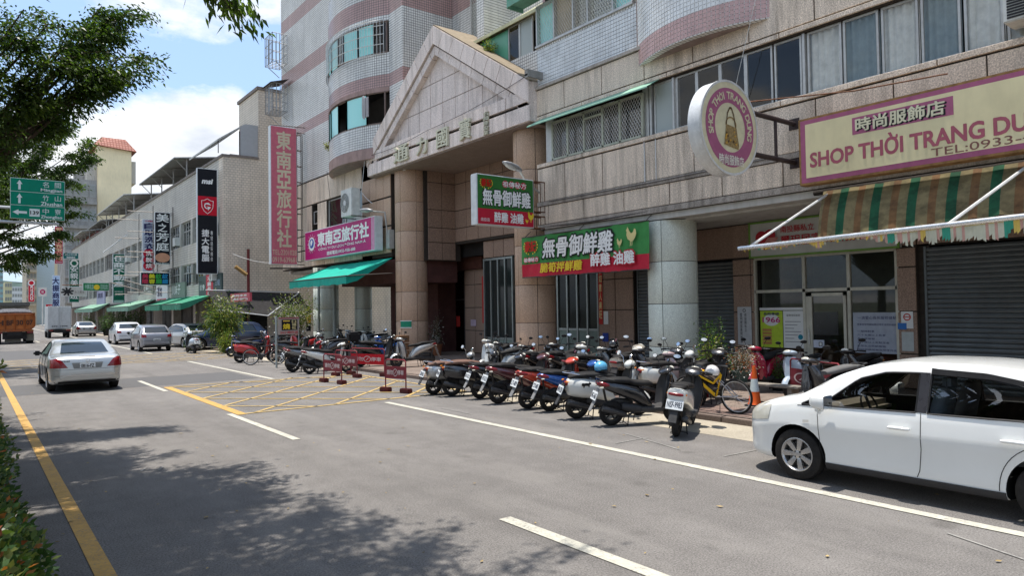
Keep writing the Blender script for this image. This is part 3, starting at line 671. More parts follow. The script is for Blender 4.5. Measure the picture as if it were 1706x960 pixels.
bay_glaze(10.55, 12.0, [(28.2, 29.1, None), (29.1, 30.5, GL_T), (30.5, 31.3, None), (31.3, 32.5, GL_T), (32.5, 33.2, GL_T), (33.2, 34.2, GL_D)])
uw = bay_glaze(13.75, 15.2, [(28.1, 28.7, GL_D), (28.7, 29.6, GL_T), (29.6, 30.7, GL_T), (30.7, 31.3, GL_D), (31.3, 32.3, GL_T), (32.3, 33.2, GL_T), (33.2, 34.3, GL_D)])
bar = MB(); fb = arc(28.0, 34.42, 1.2, XF+0.1)
for z in (13.7, 14.15, 14.6, 15.0, 15.25): bar.tube([(*fb(28.2+6.0*i/24)[:2], z) for i in range(25)], 0.02, 4)
for i in range(44): p = fb(28.2+6.0*i/43); bar.tube([(p[0], p[1], 13.7), (p[0], p[1], 15.25)], 0.012, 4)
W_(bar, 'window_grille', STEEL)
inn = MB(); inn.box(XF+0.45, XF+0.5, 28, 34.4, 10.4, 12.1); inn.box(XF+0.45, XF+0.5, 28, 34.4, 13.7, 15.3); W_(inn, 'room_backing', DARK)
lau = MB(); lau.blob([(14.05, 11.35, .06, .5, 29.0), (14.1, 11.3, .12, .55, 28.9)], 8); lau.obox((14.15, 28.75, 11.3), (0.05, 0.25, 0.9)); 
tag(W_(lau, 'hanging_shirt', plain('laundry', (0.36, 0.35, 0.36), 0.9), None), 'grey shirt hanging in the open lower bay window', 'shirt')
# back wall window
pane(A, 17.44, 23.35, 25.2, 13.4, 15.9, GL_D, None, ALU, 0.08); bw = bpy.data.objects[-1] if False else None
W_(mesh_grid(23.4, 25.15, 13.45, 15.85, 17.36, 0.13, 0.008), 'window_grille', STEEL)
# enclosed roof-garden room with green sheets, behind the gable
eb = MB(); eb.box(15.45, 15.5, 18.2, 20.0, 10.2, 11.05); W_(eb, 'tiled_wall', T_WX)
pane(A, 15.5, 18.62, 19.35, 11.05, 12.35, GL_W); pane(A, 15.5, 19.35, 20.0, 11.05, 12.35, GL_D)
gp = MB()
for a, b_ in ((20.03, 21.0), (21.03, 22.0)): gp.box(15.48, 15.5, a, b_, 10.3, 12.3)
W_(gp, 'green_sheet', GL_G); ro = MB()
ro.add([(15.3, 18.2, 12.42), (15.3, 23.2, 12.42), (16.0, 23.2, 12.85), (16.0, 18.2, 12.95), (17.5, 23.2, 12.9), (17.5, 18.2, 13.0)], [(0, 1, 2, 3), (3, 2, 4, 5)]); ro.box(15.28, 15.33, 18.2, 23.2, 12.3, 12.42); W_(ro, 'balcony_roof', plain('roof_sheet_yellowed', (0.55, 0.53, 0.33), 0.5, 0, 0.15, 4, dirt=0.4))
db = MB(); db.box(15.9, 15.95, 18.2, 22.5, 10, 12.4); W_(db, 'room_backing', DARK)
# --- left wing granite second floor
lg = MB(); lg.box(XF+0.12, XF+0.4, 29.9, 41.7, 4.55, 6.35); lg.box(XF+0.12, XF+0.4, 29.9, 41.7, 7.95, 9.38); lg.box(XF+0.12, XF+0.4, 35.1, 36.3, 6.35, 7.95); lg.box(XF+0.12, XF+0.4, 37.1, 41.7, 6.35, 7.95); lg.box(XF+0.12, XF+0.4, 28.0, 30.9, 4.55, 9.3); W_(lg, 'wall', JOINT)
XL = XF+0.12
row('X', XL, 30.9, 41.6, 8.0, 9.3, 1.3, 31.5, G_UP); row('X', XL, 30.9, 41.6, 5.55, 6.32, 1.3, 31.5, G_UP); row('X', XL, 30.9, 41.6, 4.6, 5.5, 1.3, 31.5, G_UP)
row('X', XL, 28.0, 30.88, 4.7, 5.9, 0.7, 28.7, G_COL); row('X', XL, 28.0, 30.88, 5.95, 7.2, 0.7, 28.7, G_COL); row('X', XL, 28.0, 30.88, 7.25, 8.3, 0.7, 28.7, G_COL)
row('X', XL, 37.1, 41.6, 6.36, 7.95, 1.3, 31.5, G_UP); row('X', XL, 35.1, 36.3, 6.36, 7.95, 1.3, 31.5, G_UP)
pane(A, XL+0.1, 31.0, 33.0, 6.36, 7.94, GL_D, CURT_B, ALU); pane(A, XL+0.1, 33.0, 35.05, 6.36, 7.94, GL_D, None, ALU); pane(A, XL+0.1, 36.32, 37.08, 6.9, 7.6, GL_D, None, ALU)
bb = MB(); bb.box(XL+0.7, XL+0.75, 29, 37.5, 6, 8.2); W_(bb, 'room_backing', DARK)
# ------------------------------------------------------------------ entrance gable and portico
def clip(poly, a, b, c):            # keep a*x+b*y<=c
    o = []
    for i in range(len(poly)):
        p, q = poly[i], poly[(i+1) % len(poly)]; dp = a*p[0]+b*p[1]-c; dq = a*q[0]+b*q[1]-c
        if dp <= 0: o.append(p)
        if dp*dq < 0: t = dp/(dp-dq); o.append((p[0]+(q[0]-p[0])*t, p[1]+(q[1]-p[1])*t))
    return o
def shrink(poly, g):
    n = len(poly); cx_ = sum(p[0] for p in poly)/n; cy_ = sum(p[1] for p in poly)/n; o = poly
    area = sum(poly[i][0]*poly[(i+1) % n][1]-poly[(i+1) % n][0]*poly[i][1] for i in range(n))
    for i in range(n):
        p, q = poly[i], poly[(i+1) % n]; dx, dy = q[0]-p[0], q[1]-p[1]; L = math.hypot(dx, dy)
        if L < 1e-6: continue
        nx, ny = (dy/L, -dx/L) if area > 0 else (-dy/L, dx/L); o = clip(o, nx, ny, nx*p[0]+ny*p[1]-g)
        if len(o) < 3: return []
    return o
def ypoly(poly, x0, x1, mat, parent=A, name='granite_panel'):
    mb = MB(); mb.prism(poly, 'X', x0, x1); return W_(mb, name, mat, parent)
AP = (23.53, 13.37); LB = (29.45, 9.45); RB = (17.62, 9.60)
body = MB(); body.prism([(17.6, 8.3), (29.48, 8.3), (29.45, 9.4), AP, (17.62, 9.55)], 'X', XP+0.30, 15.75); W_(body, 'gable_body', JOINT)
# field panels
field = [(18.3, 9.38), (28.7, 9.38), (23.53, 12.75)]
for i in range(13):
    for j in range(5):
        y0 = 17.92+i*0.905; z0 = 9.38+j*0.93
        c = [(y0, z0), (y0+0.905, z0), (y0+0.905, z0+0.93), (y0, z0+0.93)]
        sl1 = (12.75-9.38)/(28.7-23.53); c = clip(c, sl1, 1, 9.38+sl1*28.7); sl2 = (12.75-9.38)/(23.53-18.3)
        if len(c) > 2: c = clip(c, -sl2, 1, 9.38-sl2*18.3)
        if len(c) > 2: c = shrink(c, 0.014)
        if len(c) > 2: ypoly(c, XP+0.25, XP+0.31, G_PED)
def along(p, q, t): return (p[0]+(q[0]-p[0])*t, p[1]+(q[1]-p[1])*t)
def rake(P, Q, w0, w1, x0, x1, n, mat, name='cornice_stone'):
    """stones along a slope; w0,w1 = vertical offsets below the outer line"""
    L_ = math.dist(P, Q); ux, uy = (Q[0]-P[0])/L_, (Q[1]-P[1])/L_; nx, ny = (uy, -ux) if ux > 0 else (-uy, ux); cs = abs(ux); s_ = 1 if ux > 0 else -1
    for i in range(n):
        s0, s1 = L_*i/n-(1.2 if i == 0 else 0), L_*(i+1)/n+(1.2 if i == n-1 else 0)
        c = [(P[0]+ux*s+nx*w*cs, P[1]+uy*s+ny*w*cs) for s, w in ((s0, w0), (s1, w0), (s1, w1), (s0, w1))]
        c = clip(c, -s_, 0, -s_*P[0]); c = clip(c, s_, 0, s_*Q[0]) if len(c) > 2 else c
        if len(c) > 2: c = shrink(c, 0.012)
        if len(c) > 2: ypoly(c, x0, x1, mat, name=name)
for E_ in (LB, RB):
    rake(AP, E_, 0.0, 0.74, XP-0.06, XP+0.3, 8, G_PED); rake(AP, E_, 0.78, 1.16, XP+0.02, XP+0.3, 8, G_PED)
jb = MB(); jb.prism([(AP[0], AP[1]-0.01), (LB[0]-.02, LB[1]-.02), (LB[0]-.02, LB[1]-1.1), (AP[0], AP[1]-1.14)], 'X', XP+0.10, XP+0.3); jb.prism([(AP[0], AP[1]-0.01), (RB[0]+.02, RB[1]-.02), (RB[0]+.02, RB[1]-1.1), (AP[0], AP[1]-1.14)], 'X', XP+0.10, XP+0.3); jb.box(XP+.1, XP+.31, 17.7, 29.4, 8.3, 9.36); W_(jb, 'gable_backing', JOINT)
row('X', XP+0.1, 17.62, 29.45, 8.28, 8.84, 1.3, 17.62, G_PED, th=0.12, name='beam_stone'); row('X', XP+0.1, 17.62, 29.45, 8.93, 9.36, 1.3, 17.62, G_PED, th=0.12, name='beam_stone')
eb = MB(); eb.box(XP+0.02, XP+0.2, 17.62, 18.3, 8.28, 9.36); eb.box(XP+0.02, XP+0.2, 28.9, 29.45, 8.28, 9.36); eb.box(XP+0.1, 15.7, 17.60, 17.64, 8.28, 9.6); W_(eb, 'beam_end', G_PED)
# end block closing beam at the right, and soffit
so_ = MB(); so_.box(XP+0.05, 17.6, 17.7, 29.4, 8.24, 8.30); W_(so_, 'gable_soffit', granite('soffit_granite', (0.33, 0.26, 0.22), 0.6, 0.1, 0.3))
# sloping sheet roof on the gable (pale ochre edge seen from the road)
rr = MB(); t_ = 0.035
for E_ in (LB, RB): rr.add([(x, AP[0], AP[1]+0.01+d) for d in (0, t_) for x in (XP-0.02, 16.4)]+[(x, E_[0], E_[1]+0.01+d) for d in (0, t_) for x in (XP-0.02, 16.4)], [(0, 1, 5, 4), (2, 3, 7, 6), (0, 2, 6, 4), (1, 3, 7, 5), (4, 5, 7, 6), (0, 1, 3, 2)])
W_(rr, 'gable_roof', plain('roof_ochre', (0.27, 0.22, 0.155), 0.75, 0, 0.2, 4, dirt=0.3))
gt = MB(); gt.box(14.2, 15.0, 17.36, 17.52, 9.66, 9.72); gt.box(14.2, 14.24, 17.36, 17.52, 9.6, 9.85); gt.box(14.2, 15.4, 17.34, 17.37, 9.62, 9.86); W_(gt, 'rain_gutter', plain('gutter_grey', (0.30, 0.29, 0.27), 0.6, 0.2, 0.2, 6, dirt=0.4))
# raised characters
CREAM = plain('letter_cream', (0.60, 0.58, 0.44), 0.55, 0, 0.12, 8, dirt=0.2)
def relief(board, txt, u0, u1, v0, v1, depth, mat, bold=0.035, side=None, d0=0.0, name='raised_letter'):
    a, f = text2d(txt, u0, u1, v0, v1, bold); me = bpy.data.meshes.new(name); bm = bmesh.new()
    vs = [bm.verts.new((p[0], p[1], p[2]*.0003)) for p in a]
    for q in f:
        try: bm.faces.new([vs[i] for i in q])
        except ValueError: pass
    r = bmesh.ops.extrude_face_region(bm, geom=bm.faces[:]); 
    for e in r['geom']:
        if isinstance(e, bmesh.types.BMVert): e.co.z += depth
    o = Vector(board.p['_o'])
    for v in bm.verts: v.co = Vector(board.w(v.co.x, v.co.y, d0+v.co.z))-o
    bmesh.ops.recalc_face_normals(bm, faces=bm.faces[:]); bm.to_mesh(me); bm.free(); me.materials.append(mat); return link(name, me, board.p)
gb = Board(A, (XP-0.03, 0, 0), 'X')
for ch, pl, pr_, z0, z1 in (('通', 659, 683, 8.42, 9.1), ('力', 697, 714, 8.42, 9.08), ('國', 731, 749, 8.4, 9.12), ('寶', 769, 787, 8.4, 9.16)):
    ya, yb = onX(pl, 230, XP).y, onX(pr_, 230, XP).y; relief(gb, ch, -ya, -yb, z0, z1, 0.09, CREAM, 0.02)
ya, yb = onX(808, 200, XP).y, onX(816, 200, XP).y
for i, ch in enumerate('名間建設業'): relief(gb, ch, -ya, -yb, 8.98-i*0.17, 9.12-i*0.17, 0.05, CREAM, 0.02)
# plants growing on the gable roof
# --- round columns with facing segments
def column(c, r, zs, nseg, mat, rot=0.0, name='column'):
    core = MB(); core.lathe([(r-0.02, zs[0]), (r-0.02, zs[-1])], 32, Matrix.Translation((c[0], c[1], 0))); o = W_(core, name, JOINT); 
    base = Vector(A['_o'])
    cache = {}
    for a, b_ in zip(zs, zs[1:]):
        h = round(b_-a, 2)
        if h not in cache:
            s = MB(); g = 0.010/r; k = 10; an = 2*math.pi/nseg
            for rr_, zz in ((r, 0),): pass
            P = []
            for z, rad_ in ((0.008, r-0.02), (0.008, r-0.004), (0.014, r), (h-0.014, r), (h-0.008, r-0.004), (h-0.008, r-0.02)):
                P.append([(rad_*math.cos(-an/2+g+(an-2*g)*i/k), rad_*math.sin(-an/2+g+(an-2*g)*i/k), z) for i in range(k+1)])
            vs = [p for q in P for p in q]; n = k+1
            s.add(vs, [(j*n+i, j*n+i+1, (j+1)*n+i+1, (j+1)*n+i) for j in range(5) for i in range(k)]+[tuple(j*n for j in range(6)), tuple(j*n+k for j in range(6))[::-1]])
            cache[h] = s.mesh('column_stone', mat, 35)
        for i in range(nseg): link('column_stone', cache[h], o, loc=Vector((c[0], c[1], a))-base, rot=(0, 0, rot+2*math.pi*i/nseg))
    return o
ZC = [0.34, 1.65, 2.93, 4.27, 5.57, 6.85, 8.24]
cA = onX(686, 480, 15.5).y; cB = onX(892, 480, 15.5).y; cG = onX(1121, 480, 15.5).y
column((15.5, cA), 0.70, ZC, 6, G_COL, rad(170)); column((15.5, cB), 0.70, ZC, 6, G_COL, rad(206))
for cy_ in (cA, cB):
    b = MB(); b.lathe([(0.84, 0.12), (0.84, 0.30), (0.80, 0.335), (0.6, 0.34)], 32, Matrix.Translation((15.5, cy_, 0))); W_(b, 'column_base', plain('base_stone', (0.36, 0.28, 0.21), 0.7, 0, 0.2, 20, dirt=0.4), smooth=40)
column((15.5, cG), 0.68, [0.12, 1.05, 2.22, 3.37, 4.5], 4, G_GRAY, rad(150)); column((15.5, onX(543, 480, 15.5).y), 0.68, [0.12, 1.05, 2.22, 3.37, 4.5], 4, G_GRAY, rad(150))
column((17.4, onX(605, 480, 17.4).y), 0.48, [0.12, 1.05, 2.22, 3.37, 4.5], 4, G_GRAY, rad(150)); column((15.5, 3.2), 0.68, [0.12, 1.05, 2.22, 3.37, 4.5], 4, G_GRAY, rad(150))
dp = MB(); dp.tube([(14.75, onX(531, 480, 14.75).y, 0.15), (14.75, onX(531, 480, 14.75).y, 4.4)], 0.07, 8); dp.tube([(14.78, onX(556, 480, 14.75).y, 0.15), (14.78, onX(556, 480, 14.75).y, 4.4)], 0.09, 8); W_(dp, 'drain_pipe', plain('pipe_grey', (0.30, 0.33, 0.31), 0.5, 0, 0.15, 6, dirt=0.3), smooth=40)
# --- portico walls
pw = MB(); pw.box(15.75, 17.6, 26.52, 26.8, 4.3, 8.3); pw.box(17.35, 17.7, 18.9, 26.52, 5.13, 8.3); pw.box(17.3, 17.7, 17.2, 20.3, 4.45, 8.3); pw.box(17.35, 19.5, 18.9, 26.8, 5.05, 5.13); pw.box(17.52, 17.8, 22.4, 24.6, 4.28, 5.1)
W_(pw, 'wall', JOINT)
for z0, z1 in zip([4.32, 5.1, 5.75, 6.55, 7.75], [5.1, 5.75, 6.55, 7.75, 8.25]):
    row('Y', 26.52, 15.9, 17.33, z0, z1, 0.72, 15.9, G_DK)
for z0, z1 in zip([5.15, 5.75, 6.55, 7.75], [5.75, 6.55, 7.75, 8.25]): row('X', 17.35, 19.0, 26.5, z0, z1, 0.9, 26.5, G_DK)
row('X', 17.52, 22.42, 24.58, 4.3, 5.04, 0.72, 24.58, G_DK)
mzw = MB(); mzw.box(17.30, 17.34, 23.6, 24.9, 5.78, 7.5); W_(mzw, 'dark_window', GL_D)
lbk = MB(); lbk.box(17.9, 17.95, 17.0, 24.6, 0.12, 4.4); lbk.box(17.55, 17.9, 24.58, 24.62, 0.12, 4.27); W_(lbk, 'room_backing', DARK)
# tall glazed wall of the lobby (metal mullions)
GL_L = glass('glass_lobby', (0.018, 0.022, 0.022), 0.08, 0.0, 0.18)
def glazed(y0, y1, z0, z1, X, n, low, parent=A, dark=GL_L):
    f = MB(); ys = [y0+(y1-y0)*i/n for i in range(n+1)]
    for q in ys: f.box(X-0.06, X+0.04, q-0.035, q+0.035, z0, z1)
    f.box(X-0.05, X+0.04, y0, y1, z1-0.08, z1); f.box(X-0.04, X+0.04, y0, y1, low-0.04, low+0.04); fr = W_(f, 'window', plain('mullion_steel', (0.30, 0.33, 0.32), 0.35, 0.6, 0.12, 5, dirt=0.2))
    for a, b_ in zip(ys, ys[1:]):
        g = MB(); g.box(X, X+0.01, a+.035, b_-.035, low+.04, z1-.08); W_sub(g, 'pane', dark, fr, parent)
        g = MB(); g.box(X-0.02, X+0.01, a+.035, b_-.035, z0, low-.04); W_sub(g, 'lower_panel', plain('panel_sage', (0.20, 0.25, 0.22), 0.4, 0.1, 0.12, 5), fr, parent)
    return fr
glazed(onX(855, 480, 17.5).y, onX(808, 480, 17.5).y, 0.14, 4.27, 17.5, 4, 0.9)
bk = MB(); bk.box(17.8, 17.85, 19.6, 24.5, 2.9, 3.3); W_(bk, 'lobby_beam', plain('beam_drab', (0.16, 0.13, 0.09), 0.8, 0, 0.2, 3))
# pilaster, dark wood fascia and glass door deeper in the porch
yp0, yp1 = onX(809, 480, 18.3).y, onX(775, 480, 18.3).y
pp = MB(); pp.box(18.3, 18.6, yp0, yp1, 0.12, 5.05); W_(pp, 'wall', JOINT)
for z0, z1 in zip([0.14, 1.15, 2.2, 3.25], [1.15, 2.2, 3.25, 3.95]): row('X', 18.3, yp0, yp1, z0, z1, (yp1-yp0)/2, yp0, G_DK)
fd = MB(); fd.box(18.1, 18.35, yp0, 30.5, 3.95, 5.05); W_(fd, 'fascia', plain('dark_wood', (0.085, 0.035, 0.025), 0.5, 0, 0.3, 3))
dr = MB()
for px in (717, 722, 747, 775): yy = onX(px, 480, 18.6).y; dr.box(18.55, 18.62, yy-0.05, yy+0.05, 0.12, 3.9)
dr.box(18.56, 18.62, yp1, 30, 2.55, 2.62); ent = W_(dr, 'door', plain('door_frame_dark', (0.04, 0.035, 0.035), 0.4, 0.5))
g = MB(); g.box(18.6, 18.61, yp1, 30, 0.12, 3.9); W_sub(g, 'pane', glass('glass_door', (0.015, 0.012, 0.018), 0.03, 0.15), ent, A)
tl = MB()
for px in (717.5, 735, 738): yy = onX(px, 440, 18.4).y; tl.box(18.35, 18.4, yy-0.03, yy+0.03, 3.15, 3.85)
W_(tl, 'light_tube', plain('tube_white', (0.6, 0.6, 0.58), 0.4)); hd = MB()
for px in (716.5, 721.5): yy = onX(px, 480, 18.3).y; hd.tube([(18.35, yy, 1.8), (18.35, yy, 2.95)], 0.025, 6)
W_(hd, 'door_handle', STEEL); pb = Board(A, (18.53, 0, 0), 'X')
RED = plain('banner_red', (0.50, 0.035, 0.03), 0.6, 0, 0.15, 6, dirt=0.1); GOLD = plain('gold_print', (0.75, 0.50, 0.08), 0.5); GOLDB = plain('gold_pale', (0.72, 0.62, 0.30), 0.5)
PAPER = plain('paper_white', (0.66, 0.67, 0.66), 0.7, 0, 0.06, 4); INK = plain('ink_black', (0.02, 0.02, 0.022), 0.6); INKN = plain('ink_navy', (0.03, 0.035, 0.11), 0.6)
def onb(px0, px1, z0, z1, X): return (-onX(px0, 480, X).y, -onX(px1, 480, X).y, z0, z1)
pb.rect(*onb(730.5, 739.5, 1.75, 2.2, 18.5), PAPER, name='notice'); pb.rect(*onb(731, 740, 1.25, 1.6, 18.5), plain('paper_grey', (.35, .37, .37), .7), name='notice')
u = onb(743, 752, 1.25, 1.75, 18.5); pb.poly([((u[0]+u[1])/2, 1.95), (u[1], 1.6), ((u[0]+u[1])/2, 1.25), (u[0], 1.6)], RED, name='door_emblem'); pb.text('福', u[0]+.08, u[1]-.08, 1.45, 1.75, GOLD, d=0.01)
pb.rect(*onb(759, 765, 1.3, 1.8, 18.5), RED, name='notice')
cp = Board(A, (18.23, 0, 0), 'X'); u = onb(803.5, 808.5, 1.5, 3.6, 18.25); cp.rect(*u, RED, name='couplet_strip'); cp.rect(*onb(784, 793, 1.36, 1.65, 18.25), plain('notice_mauve', (0.48, 0.38, 0.48), 0.6), name='notice')
# entry right of column: wall section between the portico and the arcade shops
def yX(px, X=17.5): return onX(px, 480, X).y
y928, y997, y1056, y1085 = yX(930), yX(997), yX(1056), yX(1086)
glazed(y997, y928, 0.14, 4.4, 17.5, 4, 1.35)
pr2 = MB(); pr2.box(17.5, 17.8, y1056, y997, 0.12, 4.47); pr2.box(17.56, 17.8, 11.3, y1056, 3.48, 4.47); W_(pr2, 'wall', JOINT)
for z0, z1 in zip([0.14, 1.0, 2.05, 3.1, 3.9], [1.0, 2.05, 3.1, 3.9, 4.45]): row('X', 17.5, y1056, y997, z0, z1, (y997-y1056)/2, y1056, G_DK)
wb = MB(); wb.box(17.62, 17.75, y997, y928, 2.75, 3.35); W_(wb, 'lobby_beam', plain('beam_pale', (0.42, 0.38, 0.35), 0.7, 0, 0.1, 3))
pb2 = Board(A, (17.44, 0, 0), 'X'); u = onb(997, 1003.5, 1.55, 4.0, 17.44); pb2.rect(*u, RED, name='couplet_strip'); pb2.vtext('萬事如意人興旺', (u[0]+u[1])/2, 0.13, 1.75, 3.9, GOLDB, 0.02)
pb2.rect(*onb(1005, 1012.5, 1.55, 2.0, 17.44), PAPER, name='notice'); pb2.rect(*onb(1002.5, 1012, 0.95, 1.25, 17.44), plain('plate_blue', (0.03, 0.06, 0.30), .4), name='house_number')
# --- roller shutters
def shutter(y0, y1, z0, z1, X, name='roller_shutter'):
    mb = MB(); n = int((z1-z0)/0.11); pr_ = []
    for i in range(n):
        z = z0+i*0.11; pr_ += [(X, z), (X-0.030, z+0.018), (X-0.036, z+0.055), (X-0.020, z+0.098), (X, z+0.106)]
    mb.add([(x, y, z) for y in (y0, y1) for x, z in pr_], [(i, i+1, len(pr_)+i+1, len(pr_)+i) for i in range(len(pr_)-1)])
    mb.box(X-0.05, X+0.03, y0-0.05, y0, z0, z1); mb.box(X-0.05, X+0.03, y1, y1+0.05, z0, z1); mb.box(X-0.03, X+0.02, y0, y1, z0-0.01, z0+0.06)
    return W_(mb, name, SHUT, smooth=None)
yS = yX(1221); shutter(yS, y1056-0.12, 0.14, 3.46, 17.62); y1540 = yX(1542); shutter(2.4, y1540, 0.14, 3.46, 17.62); shutter(-3, 2.2, 0.14, 3.46, 17.62)
row('X', 17.56, yS-0.05, y1056, 3.5, 4.45, 1.3, yS, G_DK)
# piers of the care-service shop
yP0, yP1 = yX(1258), yX(1222); yQ0, yQ1 = yX(1528), yX(1495)
pq = MB(); pq.box(17.5, 17.8, yP0, yP1, 0.12, 4.4); pq.box(17.5, 17.8, yQ0, yQ1, 0.12, 4.4); pq.box(17.6, 17.8, y1540-0.05, yQ0, 0.12, 4.4); pq.box(17.6, 17.8, -4, 8, 3.48, 4.47); W_(pq, 'wall', JOINT)
for z0, z1 in zip([0.14, 0.95, 1.95, 3.0], [0.95, 1.95, 3.0, 3.46]):
    slab('X', 17.5, yP0+0.12, yP1, z0, z1, G_DK); slab('X', 17.5, yP0, yP0+0.12, z0, z1, G_DK); slab('X', 17.5, yQ0, yQ1, z0, z1, G_DK)
row('X', 17.5, -1, yP1, 3.5, 4.45, 1.25, yP1, G_DK)
# --- glazed shop front
CREAMF = plain('shopfront_frame', (0.50, 0.48, 0.40), 0.5, 0.1, 0.12, 5, dirt=0.3)
y1340, y1415 = yX(1340), yX(1414.5); X = 17.52; zt, zm = 3.4, 2.52
f = MB()
for q in (yP0, y1340, y1415, yQ1): f.box(X-0.05, X+0.05, q-0.04, q+0.04, 0.12, zt)
f.box(X-0.05, X+0.05, yQ1, yP0, zt, zt+0.08); f.box(X-0.05, X+0.05, yQ1, yP0, zm-0.04, zm+0.04); f.box(X-0.05, X+0.05, yQ1, y1415, 0.12, 0.2); f.box(X-0.05, X+0.05, y1340, yP0, 0.12, 0.2)
sf = W_(f, 'shop_window', CREAMF); GS = glass('glass_shop', (0.03, 0.042, 0.040), 0.02, 0.8, 0.6)
for a, b_, c, d in ((y1340, yP0, 0.2, zm-.04), (y1340, yP0, zm+.04, zt), (y1415, y1340, zm+.04, zt), (yQ1, y1415, zm+.04, zt), (yQ1, y1415, 0.2, zm-.04)):
    g = MB(); g.add([(X, a+.04, c), (X, b_-.04, c), (X, b_-.04, d), (X, a+.04, d)], [(0, 1, 2, 3)]); W_sub(g, 'pane', GS, sf, A)
d_ = MB(); yd0, yd1 = y1415+0.07, y1340-0.06
for a, b_, c, d in ((yd0, yd0+0.07, 0.14, 2.44), (yd1-0.16, yd1, 0.14, 2.44), (yd0, yd1, 2.36, 2.44), (yd0, yd1, 0.14, 0.24)): d_.box(X-0.07, X, a, b_, c, d)
dd = W_(d_, 'door', CREAMF); g = MB(); g.box(X-0.03, X-0.02, yd0, yd1, 0.2, 2.4); W_sub(g, 'pane', GS, dd, A); g = MB(); g.tube([(X-0.1, yd1-0.08, 1.1), (X-0.1, yd1-0.08, 1.5)], 0.015, 6); W_sub(g, 'door_handle', STEEL, dd, A)
ro = MB(); ro.box(20.5, 20.6, 3, 14, 0.1, 4.4); ro.box(17.9, 20.5, 11.4, 11.5, 0.1, 4.4); ro.box(17.9, 20.5, 7.4, 7.5, 0.1, 4.4); W_(ro, 'room_backing', plain('shop_interior', (0.20, 0.21, 0.18), 0.9, 0, 0.2, 2))
ct = MB(); ct.box(18.2, 18.9, 8.0, 11.0, 0.1, 1.0); ct.box(17.9, 18.0, 9.9, 11.3, 0.75, 1.15); W_(ct, 'shop_counter', plain('counter_brown', (0.14, 0.075, 0.05), 0.7, 0, 0.2, 4))
# posters and plates on the shop front
sb = Board(A, (X-0.01, 0, 0), 'X'); LIME = plain('poster_lime', (0.42, 0.56, 0.05), 0.6); MAG = plain('poster_magenta', (0.45, 0.03, 0.17), 0.6); BRN = plain('poster_brown', (0.42, 0.20, 0.08), 0.6)
u0, u1, _, _ = onb(1266, 1303, 0, 0, X); sb.rect(u0, u1, 0.98, 1.98, LIME, name='poster'); sb.disc((u0+u1)/2, 1.73, 0.24, PAPER, 0.006, 'printed_field', 28, 0.16); sb.text('1966', u0+.07, u1-.07, 1.66, 1.81, MAG, 0.02, 0.009); sb.text('長照專線', u0+.1, u1-.1, 1.86, 1.94, INKN, 0.02, 0.009)
for i in range(5): sb.rect(u0+.06, u0+.34, 1.42-i*0.09, 1.49-i*0.09, BRN, 0.007)
u0, u1, _, _ = onb(1304, 1338, 0, 0, X); sb.rect(u0, u1, 0.98, 1.98, PAPER, name='poster'); sb.text('服務項目說明', u0+.1, u1-.1, 1.83, 1.89, INK, 0.0, 0.006)
for i in range(7): sb.rect(u0+.05, u1-.08-0.1*(i % 3), 1.68-i*0.09, 1.70-i*0.09, plain('print_grey', (.25, .26, .27), .6), 0.006)
sb.disc(u1-.1, 1.28, 0.07, plain('print_teal', (.02, .20, .28), .6), 0.007)
u0, u1, _, _ = onb(1265, 1338, 0, 0, X); sb.rect(u0, u1, 2.0, 2.07, PAPER, name='strip_notice')
sd_ = Board(A, (X-0.035, 0, 0), 'X'); sd_.rect(*onb(1355, 1396, 1.35, 1.95, X), plain('screen_black', (.01, .01, .012), .2), name='door_blind'); sd_.rect(*onb(1353, 1372, 1.02, 1.22, X), plain('paper_blueish', (.50, .53, .62), .6), name='notice'); sd_.rect(*onb(1363, 1369, 1.06, 1.17, X), INK, 0.006); sd_.rect(*onb(1364.2, 1367.8, 1.075, 1.155, X), PAPER, 0.008)
u0, u1, _, _ = onb(1420, 1496, 0, 0, X); sb.rect(u0, u1, 0.93, 1.93, plain('poster_pale', (0.33, 0.36, 0.42), 0.5), name='poster')
sb.text('一滴愛心長照服務據點', u0+.12, u1-.05, 1.76, 1.84, INKN, 0.01, 0.006); sb.text('專業居家照顧服務日常生活照料協助', u0+.1, u1-.05, 1.61, 1.66, INKN, 0.0, 0.006)
for i, s in enumerate(('一服務對象', '六十五歲以上長者', '身心障礙者', '五十歲以上失智症者', '日常生活照顧服務', '臨時照顧服務及陪伴外出')): sb.text(s, u0+.1, u0+.1+0.085*len(s), 1.44-i*0.09, 1.49-i*0.09, INKN, 0.0, 0.006)
sb.rect(*onb(1319, 1335, 0.55, 0.87, X), plain('mail_box_pink', (.45, .38, .36), .6), 0.03, name='mail_box')
wp = Board(A, (17.46, 0, 0), 'X'); u0, u1, _, _ = onb(1228, 1251, 0, 0, 17.46); wp.rect(u0, u1, 1.02, 2.1, plain('plaque_white', (0.50, 0.51, 0.52), 0.4), 0.01, name='wall_plaque'); wp.vtext('南投縣私立', u0+.26, 0.07, 1.4, 1.92, INK, 0.01, 0.014); wp.vtext('璽玥居家長照機構', u0+.12, 0.075, 1.08, 1.92, INK, 0.01, 0.014); wp.ring((u0+u1)/2, 2.0, 0.03, 0.055, plain('print_grey2', (.2, .2, .2), .6), 0.014)
